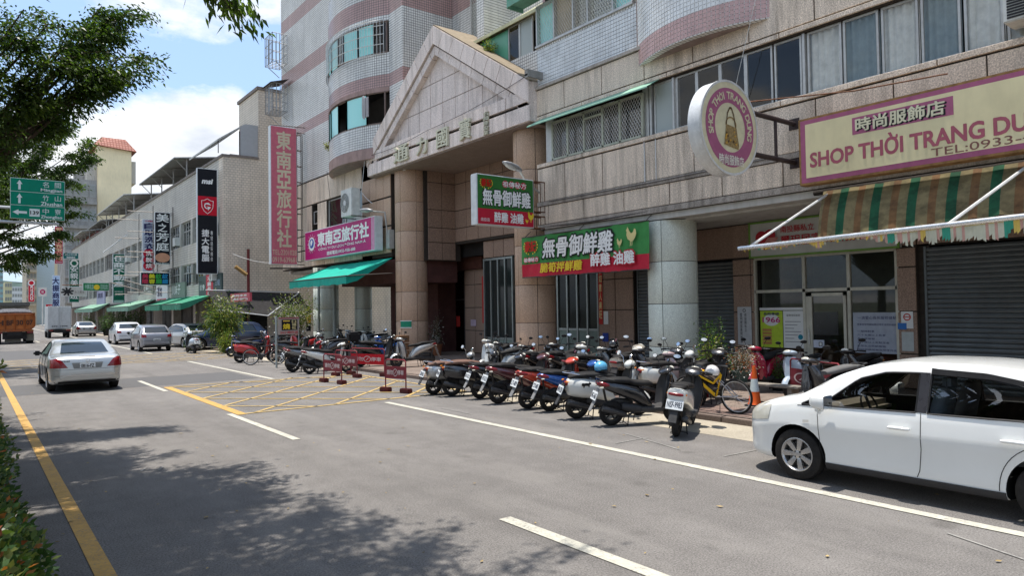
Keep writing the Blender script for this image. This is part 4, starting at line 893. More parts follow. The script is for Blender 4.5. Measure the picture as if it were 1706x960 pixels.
u0, u1, _, _ = onb(1500, 1520, 0, 0, 17.46); wp.rect(u0, u1, 1.55, 1.95, PAPER, 0.008, name='notice'); wp.ring((u0+u1)/2, 1.82, 0.06, 0.085, RED, 0.012); wp.rect((u0+u1)/2-.06, (u0+u1)/2+.06, 1.81, 1.83, RED, 0.013); wp.rect(u0, u1, 1.02, 1.47, plain('paper_torn', (.42, .45, .44), .7), 0.008, name='notice'); wp.rect(u0-.08, u0+.12, 1.53, 1.68, plain('sticker_blue', (.04, .15, .42), .4), 0.012, name='notice')
# care-service sign board
cs = thing('shop_sign', 'white shop board with red heart shaped hands and green edge, above the glazed shop front', 'sign', (17.3, yP1, 3.5))
u0, u1 = -yX(1251, 17.36), -yX(1502, 17.36); m_ = MB(); m_.box(17.32, 17.44, -u1, -u0, 3.47, 4.43); m_.build('board', plain('sign_white_aged', (0.50, 0.50, 0.47), 0.4, 0, 0.08, 3, dirt=0.15), cs, world=True)
m_ = MB(); e = 0.05
for a, b_, c, d in ((u0, u1, 3.45, 3.45+e), (u0, u1, 4.45-e, 4.45), (u0, u0+e, 3.45+e, 4.45-e), (u1-e, u1, 3.45+e, 4.45-e)): m_.box(17.30, 17.34, -b_, -a, c, d)
m_.build('frame', plain('frame_lime', (0.16, 0.30, 0.06), 0.5), cs, world=True)
cb = Board(cs, (17.30, 0, 0), 'X'); SR = plain('sign_red', (0.42, 0.03, 0.04), 0.5)
cb.disc(u0+.42, 4.0, .18, SR, 0.03, n=32); cb.disc(u0+.68, 4.04, .17, SR, 0.032, n=32); cb.poly([(u0+.25, 3.95), (u0+.85, 3.95), (u0+.6, 3.66), (u0+.5, 3.66)], SR, 0.034); cb.poly([(u0+.5, 3.82), (u0+.62, 3.98), (u0+.95, 3.98), (u0+.8, 3.78), (u0+.6, 3.72)], plain('sign_red_pale', (.55, .25, .22), .5), 0.036)
cb.text('南投縣私立', u0+1.0, u0+1.95, 4.08, 4.26, SR, 0.02, 0.03); cb.text('璽玥居家長照機構', u0+1.0, u0+3.3, 3.72, 4.0, SR, 0.02, 0.03)
# far end of the arcade: dark inner volume, lintel
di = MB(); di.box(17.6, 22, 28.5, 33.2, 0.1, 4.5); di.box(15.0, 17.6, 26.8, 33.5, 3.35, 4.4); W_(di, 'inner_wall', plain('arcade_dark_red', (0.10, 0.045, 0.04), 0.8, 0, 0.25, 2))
d3 = MB(); d3.box(17.0, 17.5, 31.0, 31.6, 0.1, 3.4); W_(d3, 'inner_wall', DARK)
# upper floors behind (closed volume so that nothing shows through)
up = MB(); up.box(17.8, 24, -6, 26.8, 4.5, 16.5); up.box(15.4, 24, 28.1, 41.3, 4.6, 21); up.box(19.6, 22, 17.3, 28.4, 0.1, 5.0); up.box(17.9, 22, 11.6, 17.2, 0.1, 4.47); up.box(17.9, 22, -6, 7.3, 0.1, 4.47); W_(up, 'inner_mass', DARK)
# leaning grille cages on the left corner
def cage(y0, y1, z0, z1, parent=A, roof=False):
    c = MB(); x0, x1 = XF-0.1, XF-0.95
    y0 += 0
    def t(a, b_): c.tube([a, b_], 0.022, 4)
    xs = (XF-0.9, XF-0.05)
    for zz in (z0, z0+(z1-z0)*.33, z0+(z1-z0)*.66, z1):
        for q in (y0, y1): t((xs[0], q, zz), (xs[1], q, zz))
        for q in xs: t((q, y0, zz), (q, y1, zz))
    for i in range(6):
        q = y0+(y1-y0)*i/5; t((xs[0], q, z0), (xs[0], q, z1)); t((xs[0], q, z0), (xs[1], q, z0))
    for i in range(5):
        q = xs[0]+(xs[1]-xs[0])*i/4; 
        for yy in (y0, y1): t((q, yy, z0), (q, yy, z1))
    for q in (y0, y1): c.tube([(xs[0]+.2, q, z0-.02), (xs[1], q, z0-0.5)], 0.025, 4)
    o = W_(c, 'window_cage', plain('cage_steel', (0.42, 0.43, 0.44), 0.5, 0.4, 0.2, 15, dirt=0.3), parent)
    return o
cgx = XF+0.1
cage(40.3, 41.6, 16.7, 18.4); cage(40.3, 41.6, 13.85, 15.45)
g = MB(); g.add([(XF-1.1, 40.1, 15.4), (XF-1.1, 41.8, 15.4), (XF, 41.8, 15.75), (XF, 40.1, 15.75)], [(0, 1, 2, 3)]); W_(g, 'cage_roof', plain('cage_sheet', (.10, .09, .09), .7))
# ------------------------------------------------------------------ signs, awnings, lamps on the main building
def P_(n, c, r=0.5, **k): return plain(n, c, r, **k)
WHITE = P_('print_white', (0.85, 0.85, 0.83), 0.5, dirt=0.08); SIDEW = P_('sign_side_white', (0.66, 0.69, 0.70), 0.4, dirt=0.12); GREEN = P_('sign_green', (0.035, 0.16, 0.035), 0.45, dirt=0.06); GREENL = P_('banner_green', (0.06, 0.27, 0.075), 0.6, dirt=0.08); REDS = P_('sign_red_bright', (0.52, 0.02, 0.045), 0.45, dirt=0.05); YEL = P_('print_yellow', (0.80, 0.58, 0.04), 0.5)
PINKF = P_('sign_pink_faded', (0.60, 0.15, 0.20), 0.5, dirt=0.12); BUFF = P_('print_buff', (0.66, 0.56, 0.40), 0.6, dirt=0.15); MAGS = P_('sign_magenta', (0.46, 0.008, 0.15), 0.35, dirt=0.04); BLK = P_('sign_black', (0.012, 0.013, 0.018), 0.35)
def panel_sign(label, x0, x1, y, z0, z1, th, face, name='projecting_sign', cat='sign', group=None, side=SIDEW, rim=0.03):
    """light box square to the facade: faces -Y"""
    t = thing(name, label, cat, (x0, y, z0), 0, group); m_ = MB(); m_.obox(((x0+x1)/2, y+th/2, (z0+z1)/2), (x1-x0, th, z1-z0), bev=0.015); m_.build('box', side, t, world=True)
    b = Board(t, (x0, y, z0), 'Y'); b.rect(rim, x1-x0-rim, rim, z1-z0-rim, face, 0.004, 'face'); return t, b, x1-x0, z1-z0
def brackets(t, x0, x1, y, z0, z1, n=3, mat=RUST, r=0.022, dy=0.22):
    m_ = MB()
    for q in (y+0.02, y+dy):
        m_.tube([(x0, q, z0), (x0, q, z1)], r, 4)
        m_.tube([(x1, q, z0), (x1, q, z1)], r, 4)
    for i in range(n):
        z = z0+(z1-z0)*i/(n-1)
        for q in (y+0.02, y+dy): m_.tube([(x0, q, z), (x1, q, z)], r, 4)
        m_.tube([(x0, y+0.02, z), (x0, y+dy, z)], r, 4)
    return m_.build('bracket', mat, t, world=True)
# 1 tall faded pink travel-agency sign
xa, xb = onY(451, 330, 38).x, onY(495, 330, 38).x
t, b, w, h = panel_sign('tall faded pink sign with pale vertical characters standing out from the tiled building corner', xa, xb, 38.0, 4.72, 12.32, 0.35, PINKF)
b.vtext('東南亞旅行社', w/2, 0.78, 0.95, h-0.28, BUFF, 0.035, gap=0.12); b.text('TEL:2201028', 0.08, w-0.06, 0.52, 0.80, BUFF, 0.0); b.text('0919-639681', 0.08, w-0.06, 0.12, 0.40, BUFF, 0.0)
brackets(t, xb, xb+0.32, 38.0, 4.9, 12.0, 9, STEEL_D); m_ = MB(); m_.tube([(xa, 38.1, 12.36), (XF+0.9, 38.1, 12.5)], 0.03, 5); m_.tube([(xb, 38.1, 12.1), (XF+.2, 38.0, 12.1)], 0.03, 5); m_.tube([(xb, 38.2, 4.75), (XF+0.2, 38.2, 4.75)], 0.03, 5); m_.tube([(xa, 38.2, 4.5), (XF+0.2, 38.2, 4.55)], 0.04, 5); m_.build('tie_bar', STEEL_D, t, world=True)
# 2 magenta board
t = thing('shop_sign', 'magenta travel agency board with globe emblem over the turquoise awning', 'sign', (14.0, 36, 4.8))
ya, yb = 36.6, 28.4; Xs = 14.3
m_ = MB(); m_.obox((Xs+0.2, (ya+yb)/2, 5.6), (0.4, ya-yb, 1.55), bev=0.02); m_.build('box', SIDEW, t, world=True)
b = Board(t, (Xs, 0, 4.825), 'X'); b.rect(-ya+.04, -yb-.35, 0.04, 1.51, MAGS, name='face'); b.rect(-yb-.33, -yb-.03, 0.04, 1.51, P_('sign_pink_strip', (.55, .25, .38), .4), name='face')
b.text('東南亞旅行社', -ya+1.75, -yb-0.6, 0.66, 1.34, WHITE, 0.05, 0.01); b.text('CÔNG TY DU LỊCH ĐÔNG NAM Á', -ya+1.85, -yb-0.9, 0.40, 0.58, WHITE, 0.012, 0.01); b.text('連絡電話:0933-938-688', -ya+2.9, -yb-2.0, 0.13, 0.32, WHITE, 0.02, 0.01)
b.disc(-ya+0.95, 0.85, 0.42, WHITE, 0.01, ry=0.36); b.disc(-ya+0.95, 0.88, 0.30, P_('globe_blue', (.03, .10, .40), .4), 0.014, ry=0.25); b.poly([(-ya+.78, .95), (-ya+.95, 1.08), (-ya+1.1, .98), (-ya+1.0, .82), (-ya+.85, .72)], WHITE, 0.018)
for k in range(14): a = 2*math.pi*k/14; b.poly([(-ya+.95+math.cos(a+s)*r_*1.15, .86+math.sin(a+s)*r_) for s, r_ in ((-.03, .40), (.03, .40), (.02, .52), (-.02, .52))], WHITE, 0.012)
# 3 hanging green/red chicken sign
xa, xb = 12.06, 14.28
t, b, w, h = panel_sign('green and red light box with chicken dish characters hanging out on rusty brackets', xa, xb, 17.25, 4.70, 6.25, 0.32, GREEN)
b.rect(0.03, w-.03, 0.03, 0.50, REDS, 0.006)
def chicken_text(b, w, h, banner=False):
    b.text('無骨御鮮雞', 0.09*w, 0.94*w, 0.385*h, 0.725*h, INK, 0.07, 0.008) if not banner else None
    b.text('無骨御鮮雞', 0.10*w, 0.93*w, 0.40*h, 0.71*h, WHITE, 0.035, 0.012) if not banner else None
chicken_text(b, w, h); b.text('祖傳秘方', 0.44*w, 0.86*w, 0.79*h, 0.90*h, WHITE, 0.02, 0.012)
for k in range(4): b.disc(0.485*w+k*0.108*w, 0.845*h, 0.115, REDS, 0.008, n=24)
b.text('醉雞 油雞', 0.29*w, 0.80*w, 0.07*h, 0.27*h, WHITE, 0.035, 0.012); b.text('南投店', 0.06*w, 0.21*w, 0.07*h, 0.14*h, WHITE, 0.01, 0.012)
def rooster(b, u, v, s, mat, d=0.012):
    for pts in ([(0, 0), (-.25, .18), (-.34, .42), (-.30, .62), (-.38, .70), (-.30, .78), (-.24, .92), (-.17, .80), (-.10, .66), (.04, .50), (.20, .56), (.30, .78), (.42, .70), (.46, .46), (.36, .22), (.18, .02)], [(-.06, .02), (.0, .02), (-.01, -.24), (-.12, -.27), (-.05, -.22)], [(.08, .02), (.14, .02), (.13, -.22), (.02, -.27), (.08, -.20)]):
        b.poly([(u+s*x, v+s*y) for x, y in pts], mat, d, 'rooster_print')
def laurel(b, u, v, s, txtcol=REDS):
    for k in range(-6, 7):
        a = -math.pi/2+k*0.34
        if abs(k) < 1: continue
        cx_, cy_ = u+s*1.15*math.cos(a), v+s*.85*math.sin(a); b.poly([(cx_+.10*s, cy_), (cx_, cy_+.14*s), (cx_-.10*s, cy_), (cx_, cy_-.12*s)], YEL, 0.010)
    b.text('豪記', u-s*.95, u+s*.95, v-s*.55, v+s*.6, txtcol, 0.05, 0.016)
laurel(b, 0.16*w, 0.83*h, 0.20, P_('print_red_dark', (.45, .02, .01), .5)); rooster(b, 0.93*w, 0.16*h, .30, YEL); rooster(b, 0.86*w, 0.10*h, .14, YEL)
m_ = MB()
for z0, z1 in ((5.25, 6.22), (4.72, 5.1)):
    for q in (17.28, 17.5):
        for X_ in (xb+.02, XF-.03): m_.tube([(X_, q, z0), (X_, q, z1)], 0.022, 4)
        for z in (z0, z1): m_.tube([(xb, q, z), (XF, q, z)], 0.022, 4)
    for z in (z0, z1): m_.tube([(14.5, 17.28, z), (14.5, 17.5, z)], .022, 4)
m_.build('bracket', RUST, t, world=True)
# 4 green banner
t = thing('banner', 'wide green and red cloth banner with rooster prints hung under the granite ledge', 'banner', (14.6, 15, 3.2))
ya, yb = onX(869, 420, 14.6).y, onX(1081, 420, 14.6).y; Xb = 14.62; z0, z1 = 3.17, 4.50; w = ya-yb
def cloth(mat, a, b_, c, d, off, nm):
    mb = MB(); nu, nv = 44, 8; vs = []
    for j in range(nv+1):
        for i in range(nu+1):
            y = a+(b_-a)*i/nu; z = c+(d-c)*j/nv; vs.append((Xb-off+0.02*math.sin(y*4.1+z)+0.012*math.sin(y*11+z*3), y, z+0.05*((y-yb)/w-.5)*0))
    mb.add(vs, [(j*(nu+1)+i, j*(nu+1)+i+1, (j+1)*(nu+1)+i+1, (j+1)*(nu+1)+i) for j in range(nv) for i in range(nu)]); return mb.build(nm, mat, t, world=True, smooth=60)
cloth(GREENL, yb, ya, z0+.43, z1, 0, 'cloth'); cloth(REDS, yb, ya, z0, z0+.43, 0, 'cloth'); b = Board(t, (Xb-.05, 0, 0), 'X'); U = -ya
m_ = MB(); m_.tube([(Xb, yb, z1), (Xb, ya, z1)], 0.02, 5); m_.tube([(Xb, yb, z0), (Xb, ya, z0)], 0.018, 5)
for q in (yb+.1, (ya+yb)/2, ya-.15): m_.tube([(Xb, q, z1), (XF+.1, q, 4.72)], 0.012, 4)
m_.build('pole', STEEL_D, t, world=True)
b.text('無骨御鮮雞', U+1.08, U+4.27, z0+.56, z0+1.22, INK, 0.08, 0.004, italic=.12); b.text('無骨御鮮雞', U+1.12, U+4.23, z0+.59, z0+1.19, WHITE, 0.035, 0.010, italic=.12)
b.text('脆筍拌鮮雞', U+.98, U+2.95, z0+.12, z0+.42, YEL, 0.04, 0.010, italic=.15); b.text('醉雞 油雞', U+3.3, U+5.05, z0+.18, z0+.58, REDS, 0.10, 0.004); b.text('醉雞 油雞', U+3.32, U+5.03, z0+.20, z0+.56, WHITE, 0.04, 0.010)
laurel(b, U+.52, z0+1.0, 0.30, P_('print_red_dark', (.45, .02, .01), .5)); b.text('祖傳秘方', U+.17, U+.90, z0+.50, z0+.63, WHITE, 0.02, 0.014)
for k in range(4): b.disc(U+.25+k*.19, z0+.565, 0.095, REDS, 0.008, n=20)
rooster(b, U+4.92, z0+.80, .46, P_('print_pale_yellow', (.72, .62, .28), .5)); rooster(b, U+4.48, z0+.72, .24, P_('print_pale_yellow', (.72, .62, .28), .5))
# 5 round shop sign
YR = 8.4; xL, xR = onY(1166, 213, YR).x, onY(1262, 213, YR).x; cxr = (xL+xR)/2; rr_ = 0.95; czr = 5.74; CRM = P_('sign_cream', (0.62, 0.57, 0.38), 0.5, dirt=0.06); PLUM = P_('sign_plum', (0.36, 0.11, 0.20), 0.5, dirt=0.08)
t = thing('round_sign', 'round cream and plum light box with a handbag picture held out on two black pipes', 'sign', (cxr, YR, czr))
Mr = Matrix.Translation((cxr, YR, czr)) @ Matrix.Rotation(-math.pi/2, 4, 'X')
m_ = MB(); m_.lathe([(0, -.0), (rr_-.02, 0), (rr_, .015), (rr_, .30), (rr_-.02, .32), (0, .32)], 64, Mr); m_.build('box', P_('sign_rim_white', (.70, .72, .73), .25, dirt=.12), t, world=True, smooth=35)
m_ = MB(); m_.lathe([(rr_-.035, -.012), (rr_+.012, -.012), (rr_+.012, .02), (rr_-.035, .02)], 64, Mr); m_.build('rim', STEEL, t, world=True, smooth=35)
b = Board(t, (cxr, YR, czr), 'Y', 0.002); b.disc(0, 0, rr_-.03, CRM, 0.004, 'face', 64); b.ring(0, 0, 0.50, 0.80, PLUM, 0.008)
def arc_text(b, txt, r0, r1, a0, a1, mat, d, bold=0.03):
    V = []; Fs = []; n = len(txt)
    ws = [0.45 if c == ' ' else glyph(c, bold)[2]+0.16 for c in txt]; T = sum(ws); acc = 0
    for c, w_ in zip(txt, ws):
        am = a0+(a1-a0)*(acc+w_/2)/T; acc += w_
        if c == ' ': continue
        vs, fs, gw, gh = glyph(c, bold); k = (r1-r0)/(0.72 if gh < .8 else gh*0.9)*(1); hw = gw*k/2; o = len(V); cy0 = r0
        for x, y, lv in vs:
            u_, v_ = x*k-hw, cy0+y*k; ang = am-math.pi/2; V.append((u_*math.cos(ang)-v_*math.sin(ang), u_*math.sin(ang)+v_*math.cos(ang), lv))
        Fs += [tuple(q+o for q in f) for f in fs]
    b.put('lettering', V, Fs, mat, d)
arc_text(b, 'SHOP THỜI TRANG DUNG', 0.575, 0.725, rad(198), rad(-18), CRM, 0.014)
b.text('時尚服飾店', -.40, .42, -.76, -.56, P_('print_white_cream', (.72, .68, .60), .5), 0.03, 0.018)
bag = P_('bag_leather', (0.30, 0.21, 0.09), 0.5, var=0.5, sc_=18); bagd = P_('bag_pattern', (0.10, 0.06, 0.03), 0.5)
b.poly([(-.22, -.36), (.26, -.42), (.28, -.34), (.20, .02), (-.14, .06), (-.20, -.30)], bag, 0.012, 'handbag_print'); b.ring(.02, .04, .155, .185, bag, 0.013, 'handbag_print', 24, 0, math.pi)
b.poly([(-.15, .05), (-.10, .30), (-.02, .42), (.05, .42), (.13, .28), (.19, .02), (.16, .02), (.10, .27), (.04, .38), (-.01, .38), (-.08, .27), (-.12, .05)], bagd, 0.015, 'handbag_print')
r_ = random.Random(4)
for k in range(16): u_, v_ = r_.uniform(-.17, .2), r_.uniform(-.33, 0.0); s = r_.uniform(.02, .05); b.poly([(u_-s, v_), (u_, v_-s*.7), (u_+s, v_+s*.3), (u_+s*.2, v_+s)], r_.choice([bagd, P_('bag_gold', (.5, .28, .05), .4)]), 0.0155+k*.0003, 'handbag_print')
sb_ = Board(t, (xL-.0, YR, czr), 'X'); 
m_ = MB()
for z, dz in ((0.50, 0.0), (-0.38, 0)): m_.tube([(xR-.03, YR+.16, czr+z), (XF+.05, YR+.16, czr+z)], 0.055, 10)
m_.tube([(14.0, YR+.16, czr-.38), (14.0, YR+.16, czr+.50)], 0.04, 6); m_.obox((XF-.03, YR+.16, czr+.5), (.04, .25, .25)); m_.obox((XF-.03, YR+.16, czr-.38), (.04, .25, .25)); m_.build('bracket_pipe', P_('pipe_black', (.05, .035, .035), .5, var=.3, dirt=.3), t, world=True, smooth=40)
m_ = MB(); m_.tube([(13.0, YR+.2, czr+.72), (14.0, YR-1.6, 6.42), (XF-.3, YR-3.1, 6.45)], 0.015, 4); m_.build('tie_rod', RUST, t, world=True)
# 6 long cream sign
t = thing('shop_sign', 'long weathered cream fashion shop sign with plum border and large plum letters', 'sign', (14.3, 4, 4.7)); Xs = 14.3; ya, yb = onX(1331, 255, Xs).y, 1.4; z0, z1 = 4.73, 6.18; w = ya-yb
m_ = MB(); m_.obox((Xs+.13, (ya+yb)/2, (z0+z1)/2), (.26, w, z1-z0), bev=.01); m_.build('box', P_('sign_rust_edge', (.30, .17, .07), .7, var=.4, dirt=.3), t, world=True)
CRW = plain('sign_cream_weathered', (0.70, 0.63, 0.39), 0.5, 0, 0.10, 1.3, dirt=0.10)
b = Board(t, (Xs, 0, z0), 'X'); U = -ya; h = z1-z0; b.rect(U+.05, U+w-.05, .05, h-.05, PLUM, .004, 'face'); b.rect(U+.16, U+w-.16, .15, h-.14, CRW, .007, 'face')
b.rect(U+1.18, U+3.05, .88, 1.23, PLUM, .010)
b.text('時尚服飾店', U+1.28, U+2.93, .91, 1.18, INK, .05, .012); b.text('時尚服飾店', U+1.25, U+2.90, .93, 1.20, P_('print_cream', (.64, .62, .45), .5), .03, .015)
b.text('SHOP THỜI TRANG DUNG', U+.26, U+4.75, .36, .78, P_('print_plum', (.36, .10, .14), .5, dirt=.1), .03, .011); b.text('TEL:0933-433-688', U+2.65, U+5.25, .17, .32, P_('print_plum_dark', (.20, .09, .08), .5), .0, .011)
for k in range(26): pass
# 7 torn striped awning with lit front bar
t = thing('awning', 'old striped awning with torn edge and shiny front bar under the long cream sign', 'awning', (13.2, 4, 3.3))
E0, E1 = Vector((12.2, 8.23, 3.30)), Vector((12.0, 2.2, 3.42)); T0, T1 = Vector((14.75, 7.85, 4.66)), Vector((14.75, 2.2, 4.66))
fc = NT('awning_cloth'); q = fc.pos(); s_ = fc.node('ShaderNodeSeparateXYZ'); fc.l.new(q, s_.inputs[0])
fr_ = fc.math('FRACT', fc.math('MULTIPLY', fc.math('SUBTRACT', s_.outputs[1], 4.49), 1/0.70))
band = fc.ramp(fr_, (0.0, (0.015, 0.12, 0.055)), (0.25, (0.27, 0.225, 0.11)), (0.50, (0.24, 0.13, 0.055)), (0.70, (0.27, 0.22, 0.11))); fc.n[-1] if False else None
for nd in fc.n:
    if nd.type == 'VALTORGB': nd.color_ramp.interpolation = 'CONSTANT'
st = fc.ramp(fc.noise(fc.pos(scale=(1, 1, 1.6)), 2.4, 6, 0.7), (0.40, 1.0), (0.66, 0.42)); fc.set(fc.mix(1.0, band, st, 'MULTIPLY'), 0.85)
tl_ = fc.node('ShaderNodeBsdfTranslucent'); fc.l.new(fc.mix(1.0, band, st, 'MULTIPLY'), tl_.inputs[0]); mx = fc.node('ShaderNodeMixShader'); mx.inputs[0].default_value = .18; fc.l.new(fc.b.outputs[0], mx.inputs[1]); fc.l.new(tl_.outputs[0], mx.inputs[2]); fc.l.new(mx.outputs[0], fc.n['Material Output'].inputs[0])
mb = MB(); nu, nv = 40, 8; vs = []
for j in range(nv+1):
    for i in range(nu+1):
        y = 7.86-5.6*i/nu; q = j/nv; vs.append((14.68-.35*q-.06*math.sin(math.pi*q)-.015*math.sin(i*1.9)*q, y-.02*q, 4.64-(1.06-.16*i/nu)*q-.02*math.sin(i*2.3)*q))
mb.add(vs, [(j*(nu+1)+i, j*(nu+1)+i+1, (j+1)*(nu+1)+i+1, (j+1)*(nu+1)+i) for j in range(nv) for i in range(nu)]); mb.build('cloth', fc.m, t, world=True, smooth=60)
# ragged hanging hem: stepped flaps of uneven depth
r_ = random.Random(8); hm = [P_('hem_yellow', (.62, .46, .12), .8), P_('hem_teal', (.05, .30, .22), .8), P_('hem_cream', (.52, .53, .43), .8, dirt=.3), P_('hem_pink', (.50, .30, .26), .8)]; hb = [MB() for _ in hm]; n = 150; dpt = .05
for i in range(n):
    a, c = E0.lerp(E1, i/n), E0.lerp(E1, (i+1)/n); dpt = max(.015, min(.26, dpt+r_.uniform(-.045, .045)*(0.5+i/n*1.2))); dn = max(.015, dpt+r_.uniform(-.06, .04)); k = 1 if (i % 21) in (7, 8, 9) else r_.choice([0, 2, 2, 2, 3]) if i > 60 else r_.choice([0, 0, 3, 2])
    top = .035; hb[k].add([a+Vector((0, 0, -.02)), c+Vector((0, 0, -.02)), c+Vector((.02, 0, -.02-dn)), a+Vector((.02, 0, -.02-dpt))], [(0, 1, 2, 3)])
    if k == 2: hb[0].add([a+Vector((-.006, 0, -.03)), c+Vector((-.006, 0, -.03)), c+Vector((-.006, 0, -.05)), a+Vector((-.006, 0, -.05))], [(0, 1, 2, 3)])
for m0, q in zip(hb, hm): m0.build('torn_hem', q, t, world=True, kind='stuff')
m_ = MB(); m_.tube([E0+Vector((0, .1, 0)), E1], 0.045, 10); m_.build('front_bar', P_('bar_bright', (.70, .71, .72), .25, metal=.7, var=.15), t, world=True, smooth=40)
m_ = MB()
for s in (0.02, 0.62):
    e = E0.lerp(E1, s); hgt = Vector((14.7, e.y-.35, 4.55)); m_ = MB(); m_.tube([e, hgt], 0.028, 6); m_.build('arm', STEEL, t, world=True); m_ = MB(); m_.tube([(14.72, 8.1, 4.6), (14.72, 1.5, 4.6)], 0.06, 8); m_.build('roller', STEEL_D, t, world=True)
# 8 turquoise awning
TURQ = plain('awning_turquoise', (0.015, 0.36, 0.27), 0.6, 0, 0.18, 2.5, dirt=0.08); TURQ_M = MATS['awning_turquoise']
def awning(label, x0, x1, ya, yb, zt, zb, val, mat, group=None, nu=22, posts=True):
    t = thing('awning', label, 'awning', ((x0+x1)/2, (ya+yb)/2, zb), 0, group); mb = MB(); nv = 6; vs = []
    for j in range(nv+1):
        for i in range(nu+1):
            y = ya+(yb-ya)*i/nu; s = j/nv; vs.append((x1+(x0-x1)*s, y, zt+(zb-zt)*s-0.08*math.sin(math.pi*s)+0.03*math.sin(i*1.3)*math.sin(math.pi*s)))
    mb.add(vs, [(j*(nu+1)+i, j*(nu+1)+i+1, (j+1)*(nu+1)+i+1, (j+1)*(nu+1)+i) for j in range(nv) for i in range(nu)]); mb.build('cloth', mat, t, world=True, smooth=60)
    mb = MB(); vs = [(x0+0.01*math.sin(i*2.1)*(k), ya+(yb-ya)*i/nu, zb-k*val*(1+.06*math.sin(i*1.7))) for k in (0, 1) for i in range(nu+1)]
    mb.add(vs, [(i, i+1, nu+2+i, nu+1+i) for i in range(nu)])
    for yy in (ya, yb): mb.add([(x0, yy, zb), (x0, yy, zb-val), (x0+.5, yy, zb-val*.6), (x1, yy, zt), ], [(0, 1, 2, 3)])
    mb.build('valance', mat, t, world=True)
    m_ = MB(); m_.tube([(x0, ya, zb), (x0, yb, zb)], .03, 6)
    for yy in (ya+.05, yb-.05): m_.tube([(x0, yy, zb), (x1, yy, zb+.15)], .025, 5)
    m_.build('frame', STEEL_D, t, world=True); return t
awning('turquoise sloping cloth awning below the magenta travel agency board', 12.55, 14.75, 34.2, 27.6, 4.45, 3.62, 0.34, TURQ)
# 9 little green sheet awning above the meshed window
t = thing('window_awning', 'narrow pale green metal sheet awning over the mesh covered window strip', 'awning', (14.5, 15, 8.0)); m_ = MB(); m_.add([(XF-.02, 12.4, 8.32), (XF-.02, 17.5, 8.32), (14.28, 17.55, 8.04), (14.28, 12.45, 8.04), (14.28, 17.55, 8.0), (14.28, 12.45, 8.0)], [(0, 1, 2, 3), (3, 2, 4, 5)]); m_.add([(XF-.02, 12.4, 8.30), (XF-.02, 17.5, 8.30), (14.28, 17.55, 8.0), (14.28, 12.45, 8.0)], [(0, 1, 2, 3)]); m_.build('sheet', P_('sheet_green_pale', (.26, .46, .35), .5, dirt=.25), t, world=True)
# 10 street lamps on the wall
def lamp(label, base, head, elbow, hdir):
    t = thing('street_lamp', label, 'lamp', base); m_ = MB(); m_.tube([base, elbow, head], [.03, .035, .035], 8); m_.build('arm', P_('lamp_arm', (.40, .40, .38), .5, metal=.4, dirt=.4), t, world=True, smooth=40)
    d = Vector(hdir).normalized(); h = Vector(head); M = Matrix.Translation(h) @ d.to_track_quat('X', 'Z').to_matrix().to_4x4(); m_ = MB(); q = MB(); q.blob([(-.06, .02, .03, .03), (0, .03, .09, .06), (.2, .035, .145, .085), (.45, .02, .15, .075), (.62, .0, .11, .05), (.70, -.01, .03, .02)], 14, 2.2); m_.join(q, M); m_.build('housing', P_('lamp_grey', (.30, .31, .32), .4, metal=.3, dirt=.25), t, world=True, smooth=50)
    q = MB(); q.ball((.38, 0, -.03), (.24, .12, .07), 14, 6); m_ = MB(); m_.join(q, M); m_.build('lens', P_('lamp_lens', (.45, .45, .42), .15), t, world=True, smooth=60); return t
lamp('grey cobra-head lamp over the hanging chicken sign', (14.75, 17.5, 5.9), onX(866, 285, 13.75), (14.2, 17.6, 6.3), (-1, .0, .35))
l2 = onX(650, 345, 14.2); tb = onX(646, 395, 14.7)
lamp('grey cobra-head lamp on a curved arm beside the air conditioner', tb, (14.1, 28.3, l2.z), (14.6, 28.0, l2.z-.05), (-.35, .9, .15))
t = thing('meter_box', 'small grey electric box on the granite wall under the curved lamp arm', 'box', tb); m_ = MB(); m_.obox((XF+.02, tb.y, tb.z-.1), (.25, .35, .85), bev=.02); m_.build('case', P_('box_grey', (.36, .36, .34), .5, dirt=.3), t, world=True)
# 11 air conditioners
def aircon(label, c, w, h, d, rz, group=None, fan=True):
    """local: front = -X"""
    t = thing('air_conditioner', label, 'air conditioner', c, rz, group); m_ = MB(); m_.obox((0, 0, h/2), (d, w, h), bev=.02); m_.build('case', P_('ac_white', (.62, .63, .60), .4, dirt=.3), t)
    if fan:
        Mx = Matrix.Translation((-d/2-.005, w*.12, h*.5)) @ Matrix.Rotation(-math.pi/2, 4, 'Y'); m_ = MB(); m_.lathe([(0, 0), (h*.36, 0)], 28, Mx); m_.build('fan_opening', P_('ac_dark', (.14, .15, .15), .6), t)
        m_ = MB()
        for k in range(7): m_.lathe([(h*(.05+.05*k), .008), (h*(.058+.05*k), .012), (h*(.066+.05*k), .008)], 24, Mx)
        for k in range(8):
            a = math.pi*k/4; m_.tube([Mx @ Vector((.02, 0, .012)), Mx @ Vector((h*.37*math.cos(a), h*.37*math.sin(a), .012))], .004, 3)
        m_.build('fan_guard', P_('ac_guard', (.5, .51, .49), .4), t); m_ = MB(); m_.lathe([(0, .014), (h*.09, .014), (h*.09, .0)], 16, Mx); m_.build('badge', P_('ac_badge', (.6, .6, .6), .3), t)
    m_ = MB(); m_.tube([(-d/2, -w/2+.05, -.02), (d/2+.3, -w/2+.05, -.02)], .02, 4); m_.tube([(-d/2, w/2-.05, -.02), (d/2+.3, w/2-.05, -.02)], .02, 4); m_.build('bracket', STEEL_D, t); return t
ac1 = onX(583, 350, 13.95); t = aircon('large white air conditioner unit with round fan beside the second floor window', (14.15, 30.55, 6.55), 1.15, 1.28, .45, 0)
